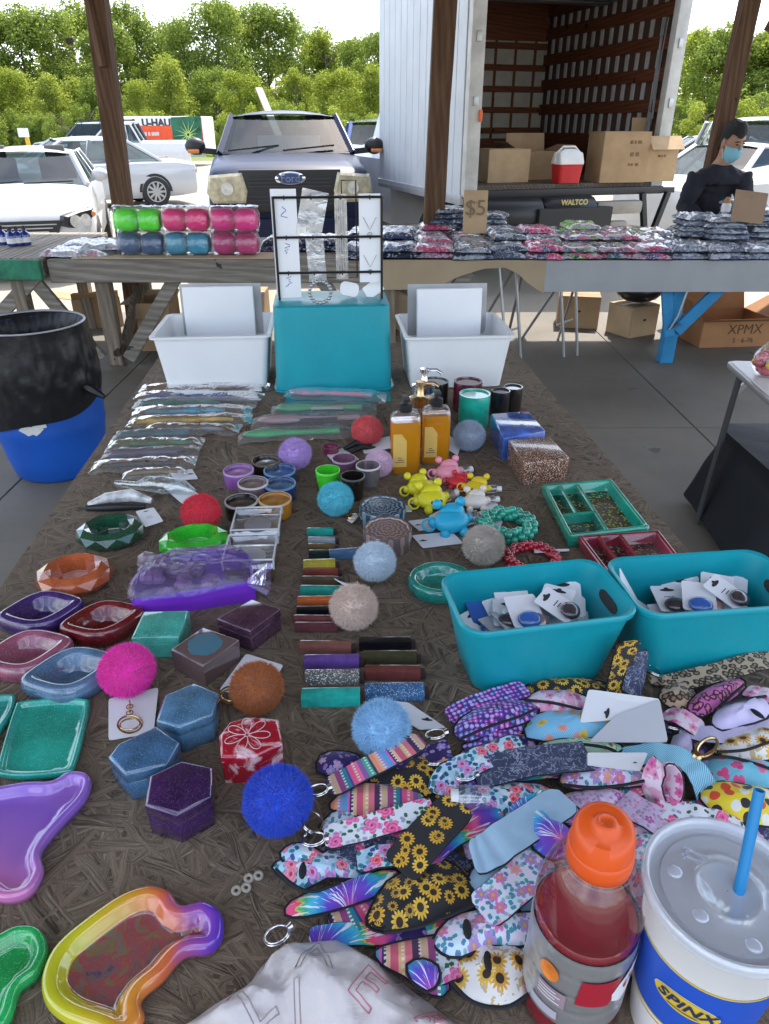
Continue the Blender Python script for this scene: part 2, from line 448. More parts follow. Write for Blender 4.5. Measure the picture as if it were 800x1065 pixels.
def p_tiedye(q, uv, u0):
    sp = q.n('ShaderNodeSeparateXYZ', {0: u0})
    a = q.m('ARCTAN2', q.m('ADD', sp.outputs[1], 0.017), q.m('ADD', sp.outputs[0], -0.008))
    r = q.vm('LENGTH', q.vm('ADD', u0, (-0.008, 0.017, 0)), out=1)
    jag = q.noise(q.n('ShaderNodeCombineXYZ', {0: q.m('MULTIPLY', a, 6.0), 1: q.m('MULTIPLY', r, 20.0), 2: 0.0}).outputs[0], 1.6, 3)
    t = q.m('ADD', q.m('MULTIPLY', r, 15.0), q.m('MULTIPLY', jag, 0.45))
    c = q.ramp(q.m('FRACT', t), [(0, (0.72, 0.05, 0.14)), (0.22, (0.75, 0.10, 0.30)), (0.36, (0.16, 0.03, 0.40)), (0.55, (0.10, 0.05, 0.50)), (0.68, (0.02, 0.26, 0.60)), (0.82, (0.05, 0.45, 0.65)), (0.93, (0.03, 0.40, 0.16)), (1.0, (0.70, 0.60, 0.05))])
    ray_ = q.m('GREATER_THAN', q.noise(q.n('ShaderNodeCombineXYZ', {0: q.m('MULTIPLY', a, 9.0), 1: q.m('MULTIPLY', r, 14.0), 2: 3.0}).outputs[0], 1.5, 2), 0.60)
    return q.mix(q.m('MULTIPLY', ray_, 0.85), c, (0.80, 0.82, 0.86))
def p_denim(q, uv, u0):
    return q.mix(q.noise(uv, 25, 5, 0.7), (0.20, 0.36, 0.52), (0.40, 0.56, 0.70))
def p_marble(q, uv, u0):
    v = q.noise(uv, 35, 5, 0.6, dist=2.0)
    k = q.m('LESS_THAN', q.m('ABSOLUTE', q.m('SUBTRACT', v, 0.5)), 0.012)
    return q.mix(k, q.mix(q.noise(uv, 14, 4), (0.012, 0.018, 0.05), (0.05, 0.07, 0.15)), (0.35, 0.38, 0.5))
def p_lavender(q, uv, u0): return q.mix(q.noise(uv, 30, 4, dist=1.5), (0.46, 0.42, 0.70), (0.68, 0.62, 0.82))
def p_pineapple(q, uv, u0):
    sp = q.n('ShaderNodeSeparateXYZ', {0: uv})
    st = q.m('GREATER_THAN', q.m('SINE', q.m('MULTIPLY', q.m('ADD', sp.outputs[0], sp.outputs[1]), 1700.0)), 0.1)
    g = q.mix(st, (0.14, 0.42, 0.66), (0.26, 0.56, 0.75))
    return flowers(q, uv, 45, 2, 0.38, [(0, (0.75, 0.52, 0.08)), (0.4, (0.10, 0.36, 0.16)), (0.7, (0.70, 0.30, 0.30))], (0.5, 0.3, 0.05), 0.1, g, density=0.7)
def p_avocado(q, uv, u0):
    s = q.vm('MULTIPLY', uv, (40, 40, 0))
    v = q.n('ShaderNodeTexVoronoi', {'Vector': s, 'Scale': 1.0}, voronoi_dimensions='2D').outputs['Distance']
    c = q.mix(q.m('LESS_THAN', v, 0.40), (0.34, 0.52, 0.36), (0.05, 0.22, 0.09))
    c = q.mix(q.m('LESS_THAN', v, 0.35), c, (0.45, 0.62, 0.36))
    return q.mix(q.m('LESS_THAN', v, 0.14), c, (0.24, 0.11, 0.04))
def p_melon(q, uv, u0):
    g = q.mix(q.noise(uv, 20, 2), (0.10, 0.42, 0.60), (0.24, 0.60, 0.70))
    return flowers(q, uv, 42, 3, 0.40, [(0, (0.75, 0.08, 0.26)), (0.6, (0.80, 0.20, 0.40))], (0.7, 0.1, 0.3), 0.05, g, density=0.7)
def p_dots(q, uv, u0):
    s = q.vm('MULTIPLY', uv, (55, 55, 0))
    v = q.n('ShaderNodeTexVoronoi', {'Vector': s, 'Scale': 1.0, 'Randomness': 0.5}, voronoi_dimensions='2D')
    cc = q.n('ShaderNodeSeparateColor', {0: v.outputs['Color']}).outputs[0]
    pc = q.ramp(cc, [(0, (0.02, 0.02, 0.03)), (0.36, (0.70, 0.07, 0.03)), (0.7, (0.72, 0.72, 0.66))], 'CONSTANT')
    return q.mix(q.m('LESS_THAN', v.outputs['Distance'], 0.37), (0.76, 0.60, 0.03), pc)
def p_scale_blue(q, uv, u0):
    sp = q.n('ShaderNodeSeparateXYZ', {0: uv})
    st = q.m('GREATER_THAN', q.m('SINE', q.m('MULTIPLY', q.m('ADD', sp.outputs[0], sp.outputs[1]), 1500.0)), 0.2)
    return q.mix(st, (0.10, 0.40, 0.60), (0.40, 0.66, 0.76))
PAT = {k[2:]: v for k, v in list(globals().items()) if k.startswith('p_')}
def C(k): return cloth('cloth_'+k, PAT[k])
# ================================================================== camera, world, sun
SC.render.resolution_x, SC.render.resolution_y = 769, 1024
cd = bpy.data.cameras.new('camera'); cam = link(bpy.data.objects.new('camera', cd))
cam.location = CAM; cam.rotation_euler = (PI/2 - TH, 0, 0)
cd.sensor_fit = 'VERTICAL'; cd.sensor_height = 24.0; cd.lens = 24.0*FPX/1065.0
cd.clip_start = 0.02; cd.clip_end = 2000
SC.camera = cam
SUN_EL, SUN_AZ = math.radians(58), math.radians(20)   # ahead of the camera, a little to the right
w = bpy.data.worlds.new('World'); SC.world = w; w.use_nodes = True
nt = w.node_tree; nt.nodes.clear()
wo = nt.nodes.new('ShaderNodeOutputWorld'); bg = nt.nodes.new('ShaderNodeBackground')
sk = nt.nodes.new('ShaderNodeTexSky'); sk.sky_type = 'NISHITA'; sk.sun_disc = False
sk.sun_elevation = SUN_EL; sk.sun_rotation = SUN_AZ; sk.air_density = 1.0; sk.dust_density = 1.6; sk.ozone_density = 1.0
tc = nt.nodes.new('ShaderNodeTexCoord'); mp = nt.nodes.new('ShaderNodeMapping'); mp.inputs['Scale'].default_value = (1, 1, 3.2)
nz = nt.nodes.new('ShaderNodeTexNoise'); nz.inputs['Scale'].default_value = 2.3; nz.inputs['Detail'].default_value = 7; nz.inputs['Roughness'].default_value = 0.6
cr = nt.nodes.new('ShaderNodeValToRGB'); cr.color_ramp.elements[0].position = 0.44; cr.color_ramp.elements[1].position = 0.66
mx = nt.nodes.new('ShaderNodeMix'); mx.data_type = 'RGBA'; mx.inputs[7].default_value = (8.0, 8.3, 8.8, 1)
L_ = nt.links.new
L_(tc.outputs['Generated'], mp.inputs[0]); L_(mp.outputs[0], nz.inputs['Vector']); L_(nz.outputs[0], cr.inputs[0])
L_(cr.outputs[0], mx.inputs[0]); L_(sk.outputs[0], mx.inputs[6]); L_(mx.outputs[2], bg.inputs[0]); L_(bg.outputs[0], wo.inputs[0])
bg.inputs['Strength'].default_value = 0.14
sd = bpy.data.lights.new('sun', 'SUN'); so = link(bpy.data.objects.new('sun', sd))
sd.energy = 2.7; sd.angle = math.radians(0.55); sd.color = (1.0, 0.95, 0.87)
sv = Vector((math.sin(SUN_AZ)*math.cos(SUN_EL), math.cos(SUN_AZ)*math.cos(SUN_EL), math.sin(SUN_EL)))
so.rotation_euler = (-sv).to_track_quat('-Z', 'Y').to_euler(); so.location = (5, 10, 20)
SC.view_settings.view_transform = 'Standard'; SC.view_settings.look = 'None'
SC.view_settings.exposure = 1.74; SC.view_settings.gamma = 1.0; SC.view_settings.use_curve_mapping = False
SC.cycles.max_bounces = 8; SC.cycles.transparent_max_bounces = 16
SC.cycles.use_denoising = True
# ================================================================== ground
def ground_mat(name, a, b, sc, sc2, bump):
    m = bpy.data.materials.new(name); q = N(m); c = q.coord()
    f = q.m('MULTIPLY_ADD', q.noise(c, sc, 5, 0.6), 2.0, -0.5, True)
    f2 = q.noise(c, sc2, 4, 0.7)
    col = q.mix(f, a, b); col = q.mix(q.m('MULTIPLY', f2, 0.5), col, tuple(x*0.55 for x in a))
    q.bsdf(col, 0.9, normal=q.bump(f2, bump, 0.02), spec=0.2); return m
def sheet(name, x0, x1, y0, y1, z, m):
    b = MB(); nx, ny = 40, 40
    for i in range(nx):
        for j in range(ny):
            xs = [x0+(x1-x0)*k/nx for k in (i, i+1)]; ys = [y0+(y1-y0)*k/ny for k in (j, j+1)]
            b.add([(xs[0], ys[0], z), (xs[1], ys[0], z), (xs[1], ys[1], z), (xs[0], ys[1], z)], [(0, 1, 2, 3)])
    return tag(b.build(name, m, smooth=0), None, None, kind='structure')
m_lot = ground_mat('gravel_lot', (0.40, 0.36, 0.29), (0.30, 0.27, 0.22), 0.5, 30, 0.4)
m_grass = ground_mat('grass_ground', (0.16, 0.20, 0.045), (0.10, 0.15, 0.03), 0.3, 6, 0.6)
tag(MB().add([(-700, -200, LOT), (700, -200, LOT), (700, 1200, LOT), (-700, 1200, LOT)], [(0, 1, 2, 3)]).build('ground', m_lot, smooth=0), None, None, kind='structure')
tag(MB().add([(-300, 44, LOT+0.012), (300, 41, LOT+0.012), (300, 400, LOT+0.012), (-300, 400, LOT+0.012)], [(0, 1, 2, 3)]).build('grass_field', m_grass, smooth=0), None, None, kind='structure')
# concrete slab: bays with open joints between them
def slab_mat():
    m = bpy.data.materials.new('concrete_floor'); q = N(m); c = q.coord()
    f = q.m('MULTIPLY_ADD', q.noise(c, 1.1, 6, 0.65), 2.4, -0.7, True)
    col = q.mix(f, (0.130, 0.114, 0.090), (0.225, 0.203, 0.168))
    st = q.n('ShaderNodeTexVoronoi', {'Vector': q.vm('ADD', c, q.vm('MULTIPLY', q.noise(c, 6, 3, out=1), (0.25, 0.25, 0))), 'Scale': 1.7}).outputs[0]
    col = q.mix(q.m('LESS_THAN', st, 0.075), col, (0.09, 0.085, 0.08))
    fine = q.noise(c, 90, 4, 0.7)
    col = q.mix(q.m('MULTIPLY', fine, 0.4), col, (0.085, 0.078, 0.068))
    q.bsdf(col, 0.62, normal=q.bump(q.m('ADD', fine, q.noise(c, 9, 4)), 0.15, 0.01), spec=0.35); return m
b = MB()
xs = [-9, -5.4, -1.8, 1.8, 5.4, 9]; ys = [-7, -3.2, 0.6, 3.85, 6.75]
for i in range(5):
    for j in range(4):
        g = 0.006
        b.box(((xs[i]+xs[i+1])/2, (ys[j]+ys[j+1])/2, LOT/2), (xs[i+1]-xs[i]-g, ys[j+1]-ys[j]-g, -LOT))
tag(b.build('concrete_floor', slab_mat(), smooth=0, bevel=0.003, seg=1), None, None, kind='structure')
# ================================================================== wood
def wood(name, a, b_, axis='X', sc=1.0, rough=0.75):
    if name in _mc: return _mc[name]
    m = bpy.data.materials.new(name); q = N(m); c = q.coord()
    k = {'X': (1.2, 14, 14), 'Y': (14, 1.2, 14), 'Z': (14, 14, 1.2)}[axis]
    s = q.vm('MULTIPLY', c, tuple(x*sc for x in k))
    f = q.noise(s, 2.0, 7, 0.65, dist=0.6)
    w_ = q.n('ShaderNodeTexWave', {'Vector': q.vm('MULTIPLY', c, tuple(x*0.4*sc for x in k)), 'Scale': 2.5, 'Distortion': 5.0, 'Detail': 4.0}, bands_direction='DIAGONAL').outputs[1]
    col = q.mix(q.m('MULTIPLY_ADD', f, 2.6, -0.8, True), a, b_)
    col = q.mix(q.m('MULTIPLY', w_, 0.35), col, tuple(x*0.4 for x in a))
    col = q.mix(q.m('GREATER_THAN', q.noise(c, 5, 3), 0.69), col, tuple(x*0.3 for x in a))
    q.bsdf(col, rough, normal=q.bump(q.m('ADD', f, w_), 0.5, 0.01), spec=0.25)
    _mc[name] = m; return m
m_post = wood('creosoted_post', (0.085, 0.043, 0.024), (0.16, 0.092, 0.052), 'Z')
m_grey = wood('weathered_grey_wood', (0.16, 0.14, 0.115), (0.31, 0.28, 0.24), 'X')
m_greyy = wood('weathered_grey_plank', (0.19, 0.16, 0.13), (0.36, 0.33, 0.28), 'Y')
m_brownleg = wood('brown_leg_wood', (0.14, 0.11, 0.08), (0.28, 0.23, 0.18), 'Z')
# pavilion roof overhead (out of frame, shades the tables)
r = thing('pavilion_roof', 'wooden pavilion roof carried by brown posts over the tables', 'roof', (0, 0, 3.3))
m_roof = mat('roof_boards', (0.32, 0.24, 0.16), 0.8)
MB().box((0.4, 3.75, 0.25), (9.2, 8.1, 0.05)).build('decking', m_roof, r, smooth=0)
b = MB()
for k in range(7): b.box((-4.0+1.45*k, 3.75, 0.10), (0.06, 8.0, 0.24))
b.build('rafters', m_roof, r, smooth=0)
b = MB()
for y in (0.0, 6.2): b.box((0.4, y, -0.13), (9.2, 0.12, 0.2))
b.build('beams', m_roof, r, smooth=0)
def post(p0, p1, w_, label):
    """post from foot p0 to head p1"""
    o = thing('wooden_post', label, 'post', p0, 0, 'posts of the pavilion')
    v = Vector(p1) - Vector(p0)
    M = Vector((0, 0, 1)).rotation_difference(v).to_matrix()
    b = MB(); rs = []
    L = v.length
    for k in range(13):
        t = k/12; j = [noise.noise(Vector((t*7+i*9, p0[0], 1)))*0.006 for i in range(4)]
        hw = w_/2
        rs.append([M @ Vector((-hw+j[0], -hw+j[1], t*L)), M @ Vector((hw+j[2], -hw, t*L)), M @ Vector((hw+j[3], hw, t*L)), M @ Vector((-hw, hw+j[1], t*L))])
    b.rings(rs); b.build('shaft', m_post, o, bevel=0.006, seg=1)
    return o
def lean(a, b_, y):
    q0, q1 = U(*a, y), U(*b_, y); k = (q1.x-q0.x)/(q1.z-q0.z)
    return (q0.x-k*q0.z, y, 0), (q1.x+k*(3.3-q1.z), y, 3.3)
pl = post(*lean((128, 215), (101, 0), 6.0), 0.135, 'brown timber post rising between the white car and the silver car')
MB().bar((0.10, -0.06, 1.9), (-0.02, 0.0, 3.3), 0.10, 0.05).build('brace', m_post, pl, bevel=0.004, seg=1)
MB().tube([(-0.13, -0.10, 2.05), (-0.09, -0.10, 2.05)], 0.02, 8).build('bolt', mat('rust_bolt', (0.05, 0.035, 0.03), 0.7), pl)
pc = post(*lean((451, 228), (463, 0), 6.0), 0.155, 'brown timber post in front of the white box truck side')
MB().bar((0.06, 0.0, 2.25), (0.32, 0.0, 3.3), 0.05, 0.10).build('brace', m_post, pc, bevel=0.004, seg=1)
pr = post(*lean((753, 125), (779, 5), 6.4), 0.125, 'brown timber post leaning behind the masked person on the right')
MB().bar((0.28, 0.05, 2.15), (0.75, 0.05, 3.3), 0.06, 0.12).build('brace', m_post, pr, bevel=0.004, seg=1)
# ================================================================== trees
def leaf_mat(name, a, b_, tr):
    m = bpy.data.materials.new(name); q = N(m); c = q.coord()
    oi = q.n('ShaderNodeObjectInfo').outputs['Random']
    f = q.m('ADD', q.m('MULTIPLY', oi, 0.55), q.m('MULTIPLY_ADD', q.noise(c, 9, 3), 1.1, -0.3), 0, True)
    col = q.mix(f, a, b_)
    d = q.n('ShaderNodeBsdfDiffuse', {'Color': col}).outputs[0]
    t = q.n('ShaderNodeBsdfTranslucent', {'Color': q.mix(0.5, col, (b_[0]*1.5, b_[1]*1.35, b_[2]*0.7))}).outputs[0]
    s = q.n('ShaderNodeMixShader', {0: tr, 1: d, 2: t}).outputs[0]
    q.t.links.new(s, q.out.inputs[0]); return m
m_leafA = leaf_mat('leaf_spring', (0.115, 0.17, 0.040), (0.22, 0.285, 0.075), 0.55)
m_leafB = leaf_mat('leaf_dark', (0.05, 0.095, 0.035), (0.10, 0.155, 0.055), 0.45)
m_leafC = leaf_mat('leaf_yellow', (0.17, 0.235, 0.040), (0.28, 0.33, 0.075), 0.55)
m_bark = mat('bark', (0.13, 0.10, 0.075), 0.9, bump=0.6, bs=20)
def crown_mesh(seed, n, shape, leaf):
    r_ = random.Random(seed); me = bpy.data.meshes.new('crown'); vs = []; fs = []
    blobs = []
    for k in range(34):
        t = r_.random()
        if shape == 'tall': rad = 0.10 + 0.24*math.sin(PI*min(1, (t*0.9+0.12)))**0.8
        elif shape == 'cone': rad = 0.05 + 0.26*(1-t)
        else: rad = 0.18 + 0.34*math.sqrt(max(0, 1-t*t))
        a = r_.uniform(0, 2*PI); rr = rad*r_.uniform(0.35, 0.95)
        br = r_.uniform(0.05, 0.145)*(1.15 if shape == 'bush' else 1)
        blobs.append((Vector((rr*math.cos(a), rr*math.sin(a), 0.10 + t*0.82 if shape != 'bush' else 0.12+t*0.75)), br))
    tot = sum(x[1]**2 for x in blobs)
    for c, br in blobs:
        for _ in range(int(n*br*br/tot)):
            d = Vector((r_.gauss(0, 1), r_.gauss(0, 1), r_.gauss(0, 1))).normalized()
            p = c + d*br*r_.uniform(0.55, 1.12)*(1+0.35*noise.noise(d*2.5 + c*9))
            nrm = (d + Vector((r_.gauss(0, .6), r_.gauss(0, .6), r_.gauss(0, .6)+0.3))).normalized()
            u = nrm.orthogonal().normalized(); v = nrm.cross(u); an = r_.uniform(0, PI)
            u, v = u*math.cos(an)+v*math.sin(an), v*math.cos(an)-u*math.sin(an)
            s = leaf*r_.uniform(0.6, 1.3); k = len(vs)
            vs += [p-u*s, p-v*s*0.55, p+u*s, p+v*s*0.55]; fs.append((k, k+1, k+2, k+3))
    me.from_pydata(vs, [], fs); return me
def trunk_mesh(seed):
    r_ = random.Random(seed); b = MB(); pts = []; x = y = 0
    for k in range(8):
        pts.append((x, y, k*0.125)); x += r_.uniform(-.012, .012); y += r_.uniform(-.012, .012)
    b.tube(pts, [0.020*(1-k/8.5)+0.002 for k in range(8)], 7)
    for k in range(9):
        z = r_.uniform(0.22, 0.85); a = r_.uniform(0, 2*PI); i = int(z/0.125); c = Vector(pts[i]); c.z = z
        e = c + Vector((math.cos(a)*r_.uniform(.12, .24), math.sin(a)*r_.uniform(.12, .24), r_.uniform(.06, .16)))
        b.tube([c, (c+e)/2+Vector((0, 0, -0.01)), e], [0.008, 0.006, 0.002], 5)
    o = b.build('trunk_tmp', m_bark); me = o.data; bpy.data.objects.remove(o); return me
CR = {'tall': [crown_mesh(s, 14000, 'tall', 0.0122) for s in (1, 2, 3, 4)], 'cone': [crown_mesh(s, 11000, 'cone', 0.012) for s in (5, 6)], 'bush': [crown_mesh(s, 9000, 'bush', 0.020) for s in (7, 8, 9)]}
TRK = [trunk_mesh(s) for s in (1, 2, 3)]
def tree(x, y, h, shape, lm, name, label, group, wide=1.0):
    o = thing(name, label, 'tree' if shape != 'bush' else 'bush', (x, y, LOT), rnd.uniform(0, 6.28), group)
    me = rnd.choice(CR[shape]); me.name = 'crown'
    base = 0.0 if shape == 'bush' else 0.10*h
    c = meshobj('crown', me, lm, o, (0, 0, base)); c.scale = (h*wide, h*wide, h-base)
    t = meshobj('trunk', rnd.choice(TRK), m_bark, o); t.scale = (h*0.8, h*0.8, h*0.9)
    return o
def top_y(px):
    T = [(-200, 10), (0, 22), (30, 12), (65, 16), (90, 30), (130, 16), (165, 34), (205, 20), (240, 14), (290, 26), (335, 40), (400, 46), (450, 50), (560, 60), (700, 44), (740, 40), (800, 36), (1000, 30)]
    for (a, b1), (c, d) in zip(T, T[1:]):
        if a <= px <= c: return b1 + (d-b1)*(px-a)/(c-a)
    return 30
GT = 'spring trees standing in the wood beyond the lot'
for px in range(-140, 480, 30):
    d = 68 + rnd.uniform(-5, 7); p = U(px+rnd.uniform(-8, 8), top_y(px)+rnd.uniform(-4, 14), d)
    tree(p.x, d, (p.z-LOT)*1.17, 'tall', m_leafA if rnd.random() < .7 else m_leafC, 'deciduous_tree', 'tall leafy spring tree in the wood behind the parked cars', GT, rnd.uniform(.85, 1.15))
for px in range(-130, 470, 34):
    d = 57 + rnd.uniform(-3, 3); p = U(px+rnd.uniform(-10, 10), rnd.uniform(50, 88), d)
    tree(p.x, d, p.z-LOT, rnd.choice(['tall', 'cone']), rnd.choice([m_leafA, m_leafC, m_leafC]), 'young_tree', 'shorter bright green tree in front of the tall wood', 'young trees at the edge of the wood', rnd.uniform(.95, 1.3))
for px in (345, 372, 398, 418):
    p = U(px, 50+rnd.uniform(-4, 8), 88)
    tree(p.x, 88, p.z-LOT, 'cone', m_leafB, 'pine_tree', 'dark green pine tree far off beside the box truck', 'dark pines far off', 1.1)
for px in range(-120, 470, 23):
    d = 50 + rnd.uniform(-2, 2); p = U(px+rnd.uniform(-8, 8), rnd.uniform(98, 118), d)
    tree(p.x, d, p.z-LOT, 'bush', rnd.choice([m_leafA, m_leafC, m_leafC, m_leafA]), 'bush', 'low round bush along the far edge of the grass field', 'bushes along the grass field', rnd.uniform(.8, 1.2))
for px in range(720, 930, 22):
    d = 48 + rnd.uniform(-5, 9); p = U(px, top_y(px)+rnd.uniform(-5, 10), d)
    tree(p.x, d, (p.z-LOT)*1.14, 'tall', m_leafA if rnd.random() < .6 else m_leafC, 'deciduous_tree', 'tall leafy tree on the right behind the masked person', 'trees on the right behind the person', rnd.uniform(1.0, 1.3))
for px in range(710, 920, 30):
    d = 40 + rnd.uniform(-2, 2); p = U(px, rnd.uniform(75, 105), d)
    tree(p.x, d, p.z-LOT, 'bush', rnd.choice([m_leafA, m_leafC]), 'bush', 'leafy bush on the right beyond the white cars', 'bushes on the right', 1.0)
# the mass of the wood behind them
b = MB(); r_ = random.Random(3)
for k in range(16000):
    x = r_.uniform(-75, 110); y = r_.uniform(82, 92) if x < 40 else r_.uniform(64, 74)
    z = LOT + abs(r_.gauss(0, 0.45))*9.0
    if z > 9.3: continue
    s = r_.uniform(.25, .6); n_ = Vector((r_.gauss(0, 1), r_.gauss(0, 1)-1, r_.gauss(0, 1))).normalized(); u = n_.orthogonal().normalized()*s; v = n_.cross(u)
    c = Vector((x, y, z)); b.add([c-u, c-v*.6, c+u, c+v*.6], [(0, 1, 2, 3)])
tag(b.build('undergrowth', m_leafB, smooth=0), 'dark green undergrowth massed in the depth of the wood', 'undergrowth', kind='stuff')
# grey picket fence and yellow marker
f0, f1 = U(-60, 143, 52).x, U(112, 143, 52).x
fo = thing('picket_fence', 'weathered grey paling fence at the edge of the grass field', 'fence', (f0, 52, LOT))
b = MB(); x = 0
while x < f1-f0:
    b.box((x, 0, 0.85+rnd.uniform(-.05, .05)), (0.13, 0.03, 1.6)); x += 0.15
b.build('palings', mat('fence_grey', (0.22, 0.20, 0.18), 0.9), fo, smooth=0)
b = MB(); [b.box(((f1-f0)/2, 0.05, z), (f1-f0, 0.04, 0.09)) for z in (0.4, 1.3)]; b.build('rails', mat('fence_grey', ()), fo, smooth=0)
p = U(28, 143, 46)
o = thing('marker_post', 'yellow marker post with small white plate near the grey fence', 'post', (p.x, 46, LOT))
MB().lathe([(0.12, 0), (0.12, 1.0), (0.08, 1.08)], n=10).build('shaft', mat('yellow_paint', (0.62, 0.36, 0.03), 0.6), o)
MB().box((-0.1, -0.1, 1.3), (0.6, 0.05, 0.45)).build('plate', mat('white_paint', (0.75, 0.75, 0.74), 0.5), o)
# ================================================================== vehicles
def paint(name, col, rough=0.32): return mat(name, col, rough, coat=1.0, var=0.04, vs=1.5)
m_glass = film('car_glass', (0.30, 0.37, 0.38), 0.05, 0.03, 2.0, 0.02, 0.01, 0.28)
m_tyre = mat('tyre_rubber', (0.025, 0.025, 0.026), 0.85, bump=0.2)
m_rim = mat('alloy', (0.50, 0.51, 0.52), 0.3, metal=0.9)
m_blackpl = mat('black_plastic', (0.018, 0.018, 0.02), 0.45)
m_dark = mat('dark_interior', (0.03, 0.03, 0.032), 0.8)
m_seat = mat('seat_cloth', (0.10, 0.095, 0.09), 0.9)
m_lens = mat('lamp_lens', (0.62, 0.62, 0.58), 0.12, coat=1, var=0.25, vs=14)
m_lensy = mat('yellowed_lamp_lens', (0.46, 0.42, 0.30), 0.15, coat=1, var=0.35, vs=14)
m_red = mat('red_lens', (0.45, 0.03, 0.02), 0.2, coat=1)
m_amber = mat('amber_lens', (0.60, 0.17, 0.03), 0.25, coat=1)
m_chrome = mat('chrome', (0.75, 0.76, 0.78), 0.1, metal=1, var=0)
m_steel = mat('steel', (0.42, 0.43, 0.44), 0.38, metal=0.8)
m_white = mat('white_plastic', (0.74, 0.74, 0.73), 0.4)
def ring_body(y, hw, zb, zt, crown):
    h = zt - zb
    half = [(hw*0.90, zb), (hw*0.985, zb+0.18*h), (hw, zb+0.5*h), (hw*0.985, zb+0.80*h), (hw*0.95, zt-0.045), (hw*0.88, zt-0.008), (hw*0.62, zt+crown*0.55), (hw*0.3, zt+crown*0.9)]
    return [Vector((-x, y, z)) for x, z in half] + [Vector((0, y, zt+crown))] + [Vector((x, y, z)) for x, z in reversed(half)]
def wheel(parent, x, y, r, side, rimc=None, wdt=0.20, spokes=7):
    o = MB(); M = Matrix.Rotation(PI/2, 3, 'Y')
    o.lathe([(r*0.66, -wdt/2), (r*0.93, -wdt/2), (r, -wdt*0.32), (r, wdt*0.32), (r*0.93, wdt/2), (r*0.66, wdt/2)], n=28, M=M)
    t = o.build('wheel', m_tyre, parent, (x - side*wdt*0.42, y, r))
    b = MB(); f = side*wdt*0.5
    b.lathe([(r*0.60, -0.012), (r*0.67, 0), (r*0.67, 0.012), (r*0.60, 0.014)], (f, 0, 0), 28, M=M, cap=(False, False))
    b.lathe([(r*0.64, -0.05), (r*0.1, -0.045)], (f, 0, 0), 20, M=M)
    for k in range(spokes):
        a = 2*PI*k/spokes
        b.bar((f, math.cos(a)*r*0.08, math.sin(a)*r*0.08), (f-side*0.004, math.cos(a)*r*0.64, math.sin(a)*r*0.64), r*0.14, 0.03, up=(1, 0, 0))
    b.lathe([(r*0.16, 0), (r*0.14, 0.02*side)], (f, 0, 0), 12, M=M)
    b.build('rim', rimc or m_rim, t)
    a_ = MB(); rs = []
    for k in range(15):
        a = PI*k/14
        rs.append([(x + side*0.006, y + math.cos(a)*rr, r + math.sin(a)*rr) for rr in (r*0.98, r*1.16)])
    rs2 = [[Vector(p) - Vector((side*0.10, 0, 0)) for p in q] for q in rs]
    a_.rings([[q[0], q[1], q2[1], q2[0]] for q, q2 in zip(rs, rs2)]); a_.build('wheel_arch', m_blackpl, parent)
